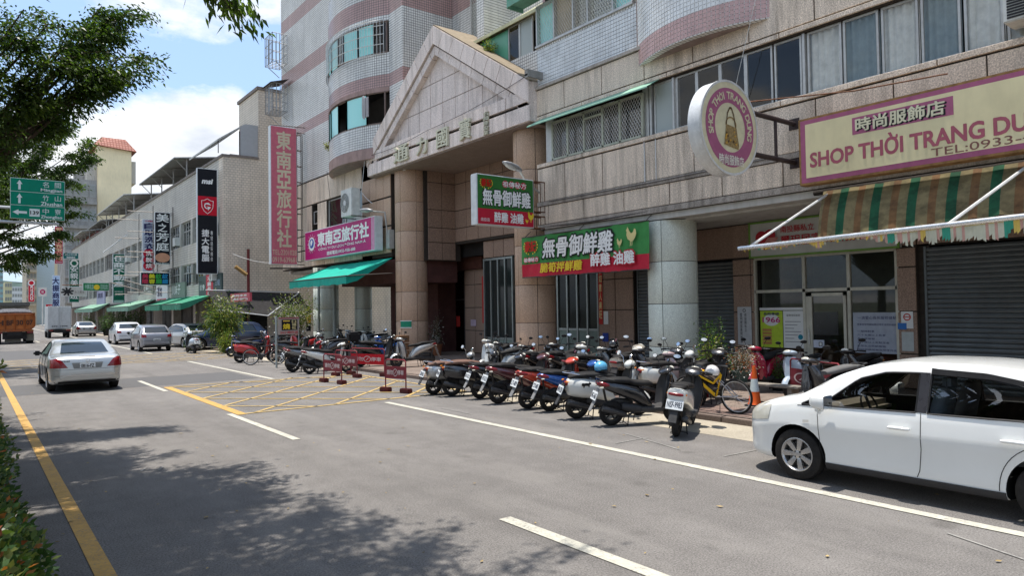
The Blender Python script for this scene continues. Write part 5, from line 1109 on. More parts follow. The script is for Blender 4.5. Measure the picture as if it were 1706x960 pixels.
t = thing('air_conditioner', 'window air conditioner with black louvres hung outside the curtained window at the right edge', 'air conditioner', (14.6, 3.95, 7.0)); m_ = MB(); m_.obox((14.62, 3.95, 7.32), (.55, .8, .55), bev=.02); m_.build('case', MATS['ac_white'], t, world=True)
m_ = MB()
for k in range(9): m_.box(14.33, 14.345, 3.62, 4.28, 7.10+k*.05, 7.13+k*.05)
m_.build('louvre', P_('louvre_black', (.03, .03, .035), .5), t, world=True)
for n_, (l, pts, r_0) in enumerate([('conduit pipe running up the granite between the mesh window and the round sign', [(XF-.05, 13.0, 5.6), (XF-.05, 13.0, 6.7)], .02), ('second short conduit beside the first on the granite', [(XF-.05, 12.6, 5.6), (XF-.05, 12.6, 6.7)], .016), ('bundle of black cables sagging under the granite ledge over the banner', [(XF-.03, 17.4, 4.78), (XF-.06, 15.2, 4.72), (XF-.03, 12.9, 4.77)], .022), ('long thin cable stapled along the middle ledge', [(XF-.09, 17.0, 5.56), (XF-.09, 12.8, 5.53), (XF-.09, 9.2, 5.56)], .010)]):
    m_ = MB(); m_.tube(pts, r_0, 5); m_.build('cable', STEEL_D if n_ > 1 else STEEL, None, label=l, cat='cable')
# 12 small green street name plates, a fire-hose like cable bundle
t = thing('street_plate', 'small green street name plate strapped round the brown granite column', 'sign', (14.8, cA, 1.9)); z_ = onX(690, 541, 14.85).z; m_ = MB(); yq = cA
m_.lathe([(.735, z_-.14), (.735, z_+.14)], 10, Matrix.Translation((15.5, cA, 0)), 0, rad(198), rad(238)); m_.build('plate', P_('plate_green', (.02, .24, .14), .4), t, world=True, smooth=40); m_ = MB(); m_.lathe([(.74, z_-.16), (.74, z_-.13)], 10, Matrix.Translation((15.5, cA, 0)), 0, rad(197), rad(239)); m_.lathe([(.74, z_+.13), (.74, z_+.16)], 10, Matrix.Translation((15.5, cA, 0)), 0, rad(197), rad(239)); m_.build('edge', WHITE, t, world=True, smooth=40)
def cable(label, pts, r=.012, mat=None, sag=.3, n=14, grp=None):
    m_ = MB()
    for a, c in zip(pts, pts[1:]):
        a, c = Vector(a), Vector(c); m_.tube([a.lerp(c, i/n)-Vector((0, 0, sag*math.sin(math.pi*i/n))) for i in range(n+1)], r, 4)
    m_.build('cable', mat or STEEL_D, None, label=label, cat='cable', group=grp)
cable('loose black cable sagging across the letters of the gable beam', [(14.4, 29.3, 9.2), (14.4, 24.0, 9.28), (14.4, 17.7, 9.75)], .012, sag=.12)
cable('thin grey wire slanting across the upper granite and windows near the round sign', [(14.5, 8.6, 11.5), (14.6, 9.9, 7.6), (14.7, 10.2, 6.6)], .008, STEEL, 0.0)
cable('thin wires hanging down beside the air conditioner', [(14.3, 33.6, 9.2), (14.5, 33.3, 6.2)], .012, sag=0.02); cable('pale wire bundle dropping from the beam end to the lamp', [(14.4, 29.5, 9.3), (14.3, 29.7, 7.6), (14.5, 29.0, 7.0)], .012, STEEL, .05)
# ------------------------------------------------------------------ long cream-tiled shop building on the left
XB, YB = 12.3, 44.6
T_CR = tiles('cream_tile_side', (0.74, 0.645, 0.53), 0.15, (0.36, 0.30, 0.25), 'Y', 0.05, 0.6, 0.07, 0.25, 1.5, off=0.5)
T_CF = tiles('cream_tile_front', (0.60, 0.565, 0.50), 0.17, (0.32, 0.29, 0.25), 'X', 0.08, 0.6, 0.10, 0.35, 1.6, off=0.5)
Bd = thing('shop_row_building', 'long cream tiled three storey building with green awnings along the street', 'building', (XB, YB, 0))
def B_(mb, name, mats, smooth=None): return mb.build(name, mats, Bd, smooth, world=True)
sw = MB(); sw.box(XB+.25, 26, YB, YB+.3, 0.1, 11.75); sw.box(14.45, 26, YB-.02, YB+4, 11.75, 16.2); B_(sw, 'side_wall', T_CR)
LEN = 79.0
z_w = [(4.05, 5.55), (6.95, 8.65)]
fw_ = MB(); fw_.box(XB, XB+.3, YB+.0, YB+LEN, 8.66, 11.7); fw_.box(XB, XB+.3, YB, YB+LEN, 5.56, 6.94); fw_.box(XB, XB+.3, YB, YB+LEN, 3.12, 4.04); 
B_(fw_, 'front_wall', T_CF); ce = MB(); ce.box(XB-.01, XB+.3, YB-.01, YB+.9, 3.12, 11.69); B_(ce, 'corner_pier', T_CR); cp_ = MB(); cp_.box(XB-.08, XB+.4, YB-.05, YB+LEN, 11.70, 11.86); cp_.box(XB+.4, 14.45, YB-.06, YB+.35, 11.75, 11.9); cp_.box(14.35, 26, YB-.1, YB+4.1, 16.2, 16.4); B_(cp_, 'coping', P_('coping_dark', (.22, .19, .17), .7, dirt=.4))
pil = MB(); pm_ = MB(); nb_ = int(LEN/3.3)
for i in range(nb_+1):
    y = YB+.9+i*3.3; 
for z0_, z1_ in ((4.045, 5.555), (6.945, 8.655)):
    pm_ = MB(); pm_.box(-.05, .25, -.25, .25, z0_, z1_); pme_ = pm_.mesh('pier', P_('pier_paint', (.44, .43, .39), .7, dirt=.4))
    for i in range(nb_+1): link('pier', pme_, Bd, loc=(0, .9+i*3.3, 0))
if 1: pass
win0 = None
for (za, zb) in z_w:
    f = MB()
    for q in (0.25, 1.0, 1.65, 2.3, 3.05): f.box(.12, .18, q-.035, q+.035, 0, zb-za)
    for q in (0.03, zb-za-.03, (zb-za)*.62): f.box(.12, .18, .25, 3.05, q-.03, q+.03)
    me = f.mesh('window', P_('frame_grey', (.42, .42, .40), .5, dirt=.2)); g = MB(); g.box(.15, .155, .28, 3.02, 0, zb-za); mg = g.mesh('pane', GL_D)
    h_ = MB(); h_.box(.05, .08, 1.7, 2.9, .1, zb-za-.2); 
    for i in range(nb_):
        o = link('window', me, Bd, loc=(0, .9+i*3.3, za)); link('pane', mg, o)
bk_ = MB(); bk_.box(XB+.9, XB+1, YB+.4, YB+LEN, 3.9, 9); bk_.box(XB+.3, XB+.9, YB+.5, YB+LEN, 5.6, 5.7); bk_.box(14.5, 25, YB+.3, YB+LEN, 0.1, 11.5); B_(bk_, 'inner_mass', DARK)
# security cages + small air conditioners scattered
r_ = random.Random(3); cg = MB()
for i in (1, 3, 4, 7, 9, 12, 15):
    for (za, zb) in z_w[:1] if i % 2 else z_w[1:]:
        y = YB+1.2+i*3.3
        for k in range(9): cg.tube([(XB-.35, y+k*.28, za+.1), (XB-.35, y+k*.28, zb-.1)], .012, 3)
        for z in (za+.1, (za+zb)/2, zb-.1): cg.tube([(XB, y, z), (XB-.35, y, z), (XB-.35, y+2.24, z), (XB, y+2.24, z)], .014, 3)
B_(cg, 'window_cage', STEEL_D)
for n_, (i, zz, txt) in enumerate([(0, 7.05, 'white air conditioner beside the upper window nearest the black and red sign'), (0, 4.1, 'white air conditioner under the lower window nearest the black and red sign'), (3, 7.05, 'air conditioner at the fourth upper window of the cream building'), (6, 4.1, 'air conditioner at a lower window between the green and white vertical signs'), (9, 7.05, 'far air conditioner at an upper window beyond the green vertical sign')]):
    aircon(txt, (XB-.2, YB+1.35+i*3.3, zz), .7, .62, .4, 0, 'air conditioners on the cream building', fan=(n_ < 2))
# ground floor arcade: posts, dark shops, doors, soffit
gf = MB(); 
gf.box(.0, .55, -.3, .3, .1, 3.12); gfm = gf.mesh('arcade_post', P_('post_tile', (.36, .30, .25), .6, dirt=.3))
for i in range(13): link('arcade_post', gfm, Bd, loc=(0, .4+i*6.6, 0))
if 1: pass
if 1: sf_ = MB(); sf_.box(XB, 14.6, YB, YB+LEN, 3.0, 3.12); B_(sf_, 'arcade_ceiling', P_('arcade_ceiling_paint', (.18, .17, .16), .8)); 
fas = MB(); fas.box(XB-.1, XB, YB, YB+LEN, 2.98, 3.16); B_(fas, 'fascia', P_('fascia_dark', (.05, .05, .05), .6))
shp = MB(); r_ = random.Random(11)
for i in range(24):
    y = YB+.6+i*3.2; shp.box(14.3+r_.uniform(0, .1), 14.48, y, y+3.0, .1, 2.9)
B_(shp, 'shop_front', plain('shopfront_dim', (0.12, 0.10, 0.09), 0.5, 0, 0.6, 0.8)); cor = MB()
for i in range(60): cor.box(XB+.2, XB+.26, YB+1.0+i*.11, YB+1.0+i*.11+.055, .1, 3.0) if i < 58 else None
B_(cor, 'corrugated_panel', P_('corrugated_beige', (.33, .28, .22), .6, dirt=.3))
# grey sheet-metal rooftop room next to the corner, other rooftop sheds
def shed(label, x0, x1, y0, y1, zl, zh, mat, posts=4, z0=11.8, kind='rooftop shed', wall=None):
    t = thing('rooftop_shed', label, 'shed', (x0, y0, z0), 0); m_ = MB(); m_.add([(x0, y0, zl), (x0, y1, zl), (x1, y1, zh), (x1, y0, zh), (x0, y0, zl-.09), (x0, y1, zl-.09), (x1, y1, zh-.09), (x1, y0, zh-.09)], [(0, 1, 2, 3), (4, 5, 6, 7), (0, 1, 5, 4), (1, 2, 6, 5), (2, 3, 7, 6), (3, 0, 4, 7)]); m_.build('roof', mat, t, world=True)
    m_ = MB(); 
    for i in range(posts): y = y0+.3+(y1-y0-.6)*i/max(1, posts-1); m_.tube([(x0+.9, y, z0), (x0+.9, y, zl+(zh-zl)*.9/(x1-x0))], .05, 5); m_.tube([(x0+.1, y, zl-.05), (x0+.9, y, z0+(zl-z0)*.4)], .03, 4); m_.tube([(x0, y, zl-.12), (x1, y, zh-.12)], .035, 4)
    m_.build('post', P_('shed_post', (.34, .33, .31), .5, metal=.3), t, world=True)
    if wall: m_ = MB(); m_.box(x0+1.6, x1, y0+.1, y1, z0, zl); m_.build('wall', wall, t, world=True)
    return t
SR_ = P_('shed_sheet', (.30, .30, .29), .6, metal=.2, dirt=.5); SRL = P_('shed_sheet_pale', (.50, .50, .48), .55, metal=.2, dirt=.3); SD = P_('shed_wall_dark', (.10, .085, .08), .8)
t = thing('rooftop_room', 'grey metal-sided rooftop room with slanting sheet roof at the corner of the cream building', 'shed', (13.2, YB, 11.9)); m_ = MB(); m_.prism([(13.35, 11.9), (14.42, 11.9), (14.42, 13.9), (13.65, 13.9), (13.35, 13.72)], 'Y', YB+.02, YB+.1); m_.build('side_panel', P_('panel_grey', (.40, .41, .42), .5, var=.05), t, world=True)
m_ = MB(); m_.add([(12.0, YB+.05, 12.75), (13.6, YB+.05, 13.9), (13.6, YB+7, 13.9), (12.0, YB+7, 12.75), (12.0, YB+.05, 12.65), (13.6, YB+.05, 13.8), (13.6, YB+7, 13.8), (12.0, YB+7, 12.65)], [(0, 1, 2, 3), (4, 5, 6, 7), (0, 1, 5, 4), (2, 3, 7, 6), (0, 3, 7, 4)]); m_.build('roof', SRL, t, world=True); m_ = MB(); m_.tube([(12.05, YB+.1, 11.9), (12.05, YB+.1, 12.7)], .03, 5); m_.box(13.4, 14.4, YB+.4, YB+.5, 11.9, 13.5); m_.build('post', SD, t, world=True)
shed('dark open rooftop canopy on posts just left of the black and red sign', XB-.75, XB+3.2, 54.0, 67.0, 13.25, 13.75, SR_, 4, wall=None)
shed('second open rooftop canopy with pale front edge, farther along the cream roof', XB-1.0, XB+3.2, 73, 90, 13.2, 13.7, SRL, 5)
shed('low grey rooftop room with dark wall beyond the canopies', XB-.3, XB+3.5, 93, 104, 13.0, 13.6, SR_, 3, wall=SD)
shed('farthest rooftop room with red door panel and white windows', XB-.8, XB+3, 105, 121, 12.9, 13.5, SRL, 5, wall=P_('shed_wall_red', (.25, .10, .09), .7, var=.5, sc_=1))
# green awnings along the shop row
AWG = plain('awning_green', (0.05, 0.25, 0.15), 0.6, 0, 0.2, 1.5, dirt=0.2); AWP = plain('awning_pale_green', (0.20, 0.36, 0.26), 0.6, 0, 0.2, 1.5, dirt=0.25)
for (l, y0, y1, m0, x0) in [('nearest green awning of the cream building, beside the flowering tree', 46.6, 51.8, AWG, 10.3), ('second green awning from the flowering tree, slanting above the parked cars', 52.6, 57.6, AWG, 10.3), ('dark green awning tucked high behind its neighbours', 58.5, 61.5, AWG, 11.4), ('pale green awning above the white crossover car', 64, 75, AWP, 10.2), ('farthest narrow pale awning above the potted shrubs', 88, 104, AWP, 10.6)]: awning(l, x0, XB-.02, y0, y1, 3.3, 2.72, .38, m0, 'green awnings of the cream building')
# ------------------------------------------------------------------ projecting signs, far to near
def farsign(label, pl, pr, pt, pb, Yd, face, th=.2, name='projecting_sign', side=SIDEW):
    a, c = onY(pl, pt, Yd), onY(pr, pb, Yd); return panel_sign(label, a.x, c.x, Yd, c.z, a.z, th, face, name, side=side, rim=.04)
t, b, w, h = farsign('tall black sign with red shield panel and white characters on the cream building corner', 328, 363, 279, 457, 45.3, BLK)
h1 = h*.735; h0 = h*.555; b.rect(.04, w-.04, h0, h1, P_('sign_red_shield', (.55, .01, .03), .4), .008, 'printed_field')
b.text('msi', .28, w-.28, h*.855, h*.90, WHITE, .05, .012, italic=.2); su, sv = w/2, (h0+h1)/2
shd_ = [(-.36, .32), (-.2, .34), (0, .46), (.2, .34), (.36, .32), (.33, -.1), (.2, -.34), (0, -.5), (-.2, -.34), (-.33, -.1)]
b.poly([(su+x, sv+y) for x, y in shd_], WHITE, .012); b.poly([(su+x*.9, sv+y*.92) for x, y in shd_], MATS['sign_red_shield'], .015); b.ring(su, sv, .13, .19, WHITE, .018, a0=.6, a1=5.2); b.poly([(su-.2, sv+.12), (su+.05, sv+.2), (su+.22, sv+.05), (su+.02, sv+.08)], WHITE, .019); b.poly([(su-.05, sv-.02), (su+.2, sv-.08), (su+.02, sv-.3), (su+.06, sv-.12)], WHITE, .02)
b.vtext('捷大電腦', w*.40, .42, h*.12, h*.42, WHITE, .03, .012); b.vtext('專營組裝維修', w*.70, .13, h*.12, h*.41, WHITE, .0, .012); brackets(t, 12.5+.0, 12.95, 45.35, onY(363, 457, 45.3).z+.0, onY(363, 285, 45.3).z, 7, STEEL_D, .03)
t, b, w, h = farsign('black vertical sign with white brush characters and an orange oval', 257.5, 284, 353, 441, 57.5, BLK)
b.vtext('美之芳庭', w*.5, .85, h*.26, h*.97, WHITE, .02, .012); b.disc(w*.5, h*.13, w*.47, P_('oval_orange', (.62, .30, .19), .5), .01, ry=h*.09); b.text('BODY BEAUTY', .1, w-.1, h*.01, h*.035, WHITE, .0, .012)
t, b, w, h = farsign('white vertical laundry sign with navy characters and red discs', 237, 257, 365, 455, 63, P_('sign_white_blue', (.50, .55, .64), .5))
b.vtext('自助洗衣', w*.62, .75, h*.44, h*.93, INKN, .05, .012); b.text('24小時營業', .2, w-.1, h*.95, h*.985, REDS, .02, .012)
for k in range(3): b.disc(w*.55, h*(.36-.115*k), .42, REDS, .01, ry=.38); b.text('洗脫烘'[k], w*.55-.22, w*.55+.22, h*(.36-.115*k)-.2, h*(.36-.115*k)+.2, WHITE, .03, .014)
t, b, w, h = farsign('black light board with red, yellow, green and blue characters, below the two vertical signs', 234, 283, 453.5, 475.5, 57.3, BLK, .25)
for k, (s, cc) in enumerate((('美睫', (.5, .04, .08)), ('美容', (.7, .6, .03)), ('紋眉', (.05, .35, .08)), ('紋繡', (.03, .25, .5)))): b.vtext(s, w*(.16+.225*k), .38, .12, h-.12, P_('led_%d' % k, cc, .5), .05, .012)
t, b, w, h = farsign('dark green vertical estate agency sign with white characters', 188, 208, 423, 505, 77, P_('sign_green_dark', (.01, .12, .07), .4))
b.vtext('住商不動產', w*.5, .85, h*.33, h*.96, WHITE, .04, .012); b.text('南投中興加盟店', .15, w-.15, h*.21, h*.245, WHITE, .01, .012); b.text('南興不動產仲介', .15, w-.15, h*.15, h*.185, WHITE, .01, .012); b.rect(.1, w-.1, .05, h*.055, P_('print_mint', (.4, .6, .5), .5), .01)
m_ = MB(); m_.tube([(12.3, 77.1, 9.9), (onY(184, 425, 77).x-.6, 77.1, onY(184, 421, 77).z)], .05, 5); m_.build('tie_bar', STEEL, t, world=True)
t, b, w, h = farsign('long low white signboard on thin arms with a black star mark', 103, 145, 478, 494, 95, P_('sign_dusty_white', (.52, .48, .45), .6, dirt=.2), .12)
for k in range(4): a = math.pi*k/4+.2; b.poly([(w*.22+math.cos(a)*.62+math.sin(a)*.09, h/2+math.sin(a)*.5-math.cos(a)*.09), (w*.22+math.cos(a)*.62-math.sin(a)*.09, h/2+math.sin(a)*.5+math.cos(a)*.09), (w*.22-math.cos(a)*.62-math.sin(a)*.09, h/2-math.sin(a)*.5+math.cos(a)*.09), (w*.22-math.cos(a)*.62+math.sin(a)*.09, h/2-math.sin(a)*.5-math.cos(a)*.09)], INK, .012+.001*k)
b.text('水之素食', w*.5, w*.9, h*.3, h*.6, P_('print_grey3', (.2, .15, .14), .6), .0, .012); m_ = MB(); m_.tube([(8.5, 95.1, onY(103, 478, 95).z+.2), (12.4, 95.1, onY(150, 478, 95).z+.2)], .04, 4); m_.build('tie_bar', RUST, t, world=True)
t, b, w, h = farsign('long green signboard with a yellow flower, left of the estate agency sign', 138, 182, 471, 485, 86, P_('sign_green_mid', (.03, .22, .08), .5), .12)
b.disc(w*.52, h*.45, .28, YEL, .012); b.text('中興花店', .2, w*.4, h*.2, h*.8, P_('print_mint', (.4, .6, .5), .5), .02, .012); b.text('花束盆栽', w*.66, w-.15, h*.2, h*.8, P_('print_mint', (.4, .6, .5), .5), .02, .012)
t, b, w, h = farsign('tall dark green sign with round white mark and brush characters', 115, 132, 433, 504, 112, P_('sign_green_dark', (.01, .12, .07), .4))
b.ring(w*.5, h*.92, .3, .48, WHITE, .012); b.vtext('安親美語班', w*.5, .9, h*.08, h*.85, WHITE, .02, .012)
t, b, w, h = farsign('teal signboard with two white lines on top of the tall dark green sign', 105, 131, 421, 432, 111, P_('sign_teal', (.02, .15, .14), .4)); b.text('成人小中大學', .2, w-.2, h*.55, h*.85, WHITE, .02, .012); b.text('英語補習班', .4, w-.4, h*.1, h*.42, WHITE, .02, .012)
t, b, w, h = farsign('leaning red vertical company sign under the road sign', 91, 105, 377, 440, 128, P_('sign_red_deep', (.42, .03, .06), .4)); b.vtext('昇旺股份有限公司', w*.5, .85, h*.1, h*.96, P_('print_gold2', (.7, .45, .25), .5), .03, .012); b.text('TEL 2229988', .2, w-.2, h*.03, h*.06, WHITE, 0, .012)
t, b, w, h = farsign('pale blue vertical driving school sign', 87, 100, 459, 538, 132, P_('sign_pale_blue', (.45, .58, .78), .5)); b.vtext('大振商服行', w*.45, .9, h*.2, h*.95, INKN, .04, .012); b.rect(w*.55, w-.05, h*.12, h*.2, P_('print_blue', (.02, .15, .5), .5), .01)
t, b, w, h = farsign('red vertical scooter shop sign with white sideways letters', 47, 57.5, 466, 503, 170, P_('sign_red_k', (.60, .02, .04), .4)); vs, fs, gw, gh = glyph('KYMCO', .03)
k_ = h*.62/gw; b.put('lettering', [(w*.3+y*k_*.9, h*.70-x*k_, lv) for x, y, lv in vs], fs, WHITE, .015); b.ring(w*.5, h*.85, .4, .6, WHITE, .015)
t, b, w, h = farsign('small white round-topped sign with a red oval on a post above the traffic', 64, 78, 479, 494, 160, P_('sign_white2', (.7, .68, .66), .5)); b.disc(w*.5, h*.5, w*.32, P_('print_crimson', (.5, .02, .12), .5), .012, ry=h*.28); b.text('OK', w*.35, w*.65, h*.38, h*.62, WHITE, .03, .016)
m_ = MB(); m_.tube([(onY(71, 494, 160).x, 160.1, 0), (onY(71, 494, 160).x, 160.1, onY(71, 494, 160).z)], .12, 6); m_.build('post', STEEL, t, world=True)
t, b, w, h = farsign('red shop fascia board seen over the white box truck', 76, 107, 507, 515, 150, P_('sign_red_f', (.60, .02, .04), .4), .3); b.text('公益彩券', .4, w*.5, h*.15, h*.8, WHITE, .02, .012)
# wall boards on the cream building
def wallboard(label, pl, pr, pt, pb, X, face, texts, name='wall_sign'):
    a, c = onX(pl, pt, X), onX(pr, pb, X); t = thing(name, label, 'sign', (X, c.y, c.z)); z0, z1 = c.z, onX(pl, pt, X).z
    m_ = MB(); m_.box(X, X+.12, c.y, a.y, z0, z1); m_.build('board', face, t, world=True); b = Board(t, (X, a.y, z0), 'X'); w, h = a.y-c.y, z1-z0
    for (s, u0, u1, v0, v1, mt) in texts:
        if s == '#': b.rect(u0*w, u1*w, v0*h, v1*h, mt, .01)
        elif s[0] == '|': b.vtext(s[1:], (u0+u1)/2*w, (u1-u0)*w, v0*h, v1*h, mt, .02, .018)
        else: b.text(s, u0*w, u1*w, v0*h, v1*h, mt, .02, .018)
    return t
wallboard('grey-green wall board with a red centre strip under the black and red sign', 331, 369, 461, 495, 12.18, P_('board_greygreen', (.06, .09, .085), .5), [('#', .35, .66, 0, 1, REDS), ('|不織布行', .42, .58, .1, .9, WHITE), ('119', .08, .28, .35, .6, WHITE), ('分駐', .75, .95, .5, .75, P_('print_ltblue', (.4, .5, .6), .5))])
wallboard('white wall banner with brush characters above the near green awnings', 260, 279, 476, 500, 12.18, PAPER, [('茶坊', .15, .55, .25, .85, INKN), ('#', .1, .9, .02, .1, REDS)])
wallboard('sage wall banner with white drooping characters beside the white banner', 285, 308, 473, 498, 12.18, P_('banner_sage', (.22, .27, .22), .6), [('川妹子', .1, .7, .3, .9, WHITE)])
wallboard('faded lilac wall board beyond the estate agency sign', 161, 174, 486, 508, 12.18, P_('board_lilac', (.33, .32, .45), .6), [('資訊', .2, .8, .5, .85, INKN)])
wallboard('small red notice board on the pole by the alley canopy', 384, 416, 490, 502, 12.0, P_('notice_red', (.50, .09, .12), .5), [('臨時停車', .12, .88, .58, .85, WHITE), ('(請走側門)', .08, .92, .12, .45, WHITE)])
# scaffold-like sign frames at the signs
t = thing('sign_lattice', 'open rusty lattice frame holding the laundry and beauty signs', 'frame', (11, 60, 4))
for y in (57.8, 63.3):
    m_ = MB()
    for x in (10.9, 12.25):
        m_.tube([(x, y, 3.6), (x, y, 10.2)], .035, 4)
    for z in (3.7, 5.2, 6.7, 8.2, 9.7): m_.tube([(9.2, y, z), (12.3, y, z)], .03, 4)
    for z in (3.7, 5.2, 6.7, 8.2): m_.tube([(10.9, y, z), (12.3, y, z+1.5)], .022, 4)
    m_.tube([(9.0, y, 4.6), (11.0, y, 4.0)], .04, 4)
    m_.build('lattice', P_('lattice_steel', (.28, .26, .24), .6, metal=.3, dirt=.3), t, world=True)
# red pole with leaning wooden board, alley canopy
px_ = onY(414, 500, 43.3); t = thing('pole', 'dark red steel pole before the tiled alley wall, tilted board near its top', 'pole', (px_.x, 43.3, 0)); m_ = MB(); m_.tube([(px_.x, 43.3, 0.1), (px_.x, 43.3, onY(412, 415, 43.3).z)], .09, 8); m_.build('post', P_('pole_red', (.15, .03, .03), .5, dirt=.3), t, world=True); a, c = onY(392, 444, 43.2), onY(411, 458, 43.2); m_ = MB(); m_.tube([a, c], .12, 4); m_.build('board', P_('board_ochre', (.26, .17, .07), .7), t, world=True)
t = thing('alley_canopy', 'sagging dark mesh canopy stretched over the alley entrance', 'canopy', (12, 43, 3)); mb = MB(); vs = []; nu, nv = 20, 8
for j in range(nv+1):
    for i in range(nu+1):
        s, q = i/nu, j/nv; x = 11.3+5.6*s; z = 3.45-0.15*s-q*1.15+.25*math.sin(math.pi*s)*q*-1; vs.append((x, 44.3-1.9*q, z))
mb.add(vs, [(j*(nu+1)+i, j*(nu+1)+i+1, (j+1)*(nu+1)+i+1, (j+1)*(nu+1)+i) for j in range(nv) for i in range(nu)]); mb.build('mesh_cloth', P_('mesh_dark', (.028, .027, .028), .8, var=.3), t, world=True, smooth=60)
m_ = MB(); m_.tube([(11.2, 44.35, 3.5), (17, 44.4, 3.35)], .03, 5); m_.tube([(11.3, 42.4, 2.3), (14.2, 42.3, 1.9), (16.8, 44.2, 3.3)], .04, 5); m_.build('edge_rope', P_('rope_pale', (.5, .52, .55), .6), t, world=True)
for x, n_ in ((13.2, 0), (15.6, 1)):
    m_ = MB(); m_.tube([(x, 42.6, .1), (x, 42.6, 3.2)], .04, 5); m_.build('prop', STEEL_D, t, world=True)
m_ = MB(); m_.box(13.4, 14.8, 44.2, 44.5, .1, 2.4); m_.build('dark_opening', DARK, t, world=True)
# ------------------------------------------------------------------ far buildings
def block(label, x0, x1, y0, y1, z1, mat, wins=None, nm='far_building', wm=None, roof=None):
    t = thing(nm, label, 'building', (x0, y0, 0)); m_ = MB(); m_.box(x0, x1, y0, y1, -.05, z1); m_.build('wall', mat, t, world=True)
    if wins:
        nf, nc, h0, mg = wins; fh = (z1-h0)/nf; f0 = None; cw = (x1-x0)/nc
        fm = MB(); fm.box(.12*cw, .88*cw, -.06, .02, .3*fh, .82*fh); me = fm.mesh('window', wm or P_('far_frame', (.35, .35, .34), .5)); g = MB(); g.box(.16*cw, .84*cw, -.09, -.05, .34*fh, .78*fh); mg_ = g.mesh('pane', GL_D)
        sl = MB(); sl.box(.0, x1-x0, -.7, 0, -.05, .12*fh); ms = sl.mesh('balcony', mat)
        for r in range(nf):
            if mg: link('balcony', ms, t, loc=(0, 0, h0+r*fh))
            for c in range(nc):
                o = link('window', me, t, loc=(c*cw, 0, h0+r*fh)); link('pane', mg_, o)
    if roof: roof(t)
    return t
GRC = plain('grey_concrete', (.34, .33, .31), .85, 0, .3, .6, dirt=.5); YCR = plain('yellow_render', (.90, .76, .50), .8, 0, .1, .3, dirt=.12)
def tileroof(x0, x1, y0, y1, z, h, mat):
    def f(t):
        m_ = MB(); xm = (x0+x1)/2; e = .8; m_.add([(x0-e, y0-e, z), (x1+e, y0-e, z-.6), (x1+e, y1+e, z-.6), (x0-e, y1+e, z), (xm-2, y0+1.5, z+h), (xm+2, y0+1.5, z+h)], [(0, 1, 5, 4), (1, 2, 5), (2, 3, 4, 5), (3, 0, 4), (0, 3, 2, 1)]); m_.build('roof', mat, t, world=True)
    return f
RT = tiles('roof_tile_red', (.36, .15, .11), .5, (.2, .07, .05), 'Y', .2, .6, .15, .1)
xt0, xt1, zt_ = onY(163, 240, 150).x, onY(219, 240, 150).x, onY(190, 245, 150).z
block('tall plain yellow tower block with a red tiled roof behind the shop row', xt0, xt1, 150, 168, zt_, YCR, None, roof=tileroof(xt0, xt1, 150, 168, zt_, 2.0, RT))
t = thing('tower_wing', 'narrow pale side wing of the yellow tower with a jutting balcony box', 'building', (xt1, 151, 0)); m_ = MB(); m_.box(xt0-1.6, xt0, 151, 165, 0, zt_-1.5); m_.box(xt1, xt1+.9, 151, 156, zt_-6.5, zt_-2.2); m_.build('wall', P_('pale_render', (.50, .47, .42), .8, dirt=.3), t, world=True)
xg0, xg1 = onY(108, 350, 138).x, onY(161, 350, 138).x; zg = onY(140, 299, 138).z
tg = block('stained grey concrete apartment house with wide balconies, left of the yellow tower', xg0, xg1, 138, 150, zg, GRC, (5, 4, 4, True))
m_ = MB(); m_.box(xg0+1.5, xg0+3, 139, 141, zg, zg+1.4); m_.tube([(xg0+.3, 138.3, zg), (xg0+.3, 138.3, zg+.9), (xg1-.3, 138.3, zg+.9), (xg1-.3, 138.3, zg)], .05, 4); m_.build('roof_tank', GRC, tg, world=True)
FW = [((60, 105), 186, 428, P_('far_blue_white', (.48, .58, .66), .7), 'plain pale blue end wall of a building at the end of the street', None), ((0, 5), 300, 440, P_('far_glass_teal', (.22, .38, .40), .3), 'teal glazed building corner at the far left edge of the street', (9, 3, 3, False)), ((44, 61), 175, 425, P_('far_cream', (.50, .44, .34), .7, dirt=.3), 'narrow cream building with small balconies far down the street', (6, 3, 4, True)), ((104, 113), 142, 432, P_('far_tan', (.46, .38, .24), .7), 'thin tan building edge between the signs at the end of the cream row', None)]
for (pa, pb_), yy, pt, mt, lb, wn_ in FW: block(lb, onY(pa, 450, yy).x, onY(pb_, 450, yy).x, yy, yy+14, onY(pa+3, pt, yy).z, mt, wn_)
block('low white building with horizontal windows under the hills, far down the road', onY(20, 500, 420).x, onY(46, 500, 420).x, 420, 440, onY(30, 478, 420).z, P_('far_white', (.62, .62, .62), .7), (4, 6, 4, False))
block('pale yellow far building behind the dump truck', onY(8, 500, 330).x, onY(20, 500, 330).x, 330, 345, onY(12, 470, 330).z, P_('far_yellow', (.55, .50, .30), .7), (4, 3, 4, False))
block('distant light grey building beside the white sign post', onY(62, 500, 300).x, onY(84, 500, 300).x, 300, 315, onY(70, 470, 300).z, P_('far_grey', (.45, .50, .48), .7), (5, 5, 4, True))
block('distant mixed shopfront row with coloured boards at the end of the street', onY(56, 520, 240).x, onY(112, 520, 240).x, 240, 250, onY(80, 490, 240).z, P_('far_mixed', (.40, .34, .32), .7, var=.8, sc_=.3), (3, 10, 4, False))
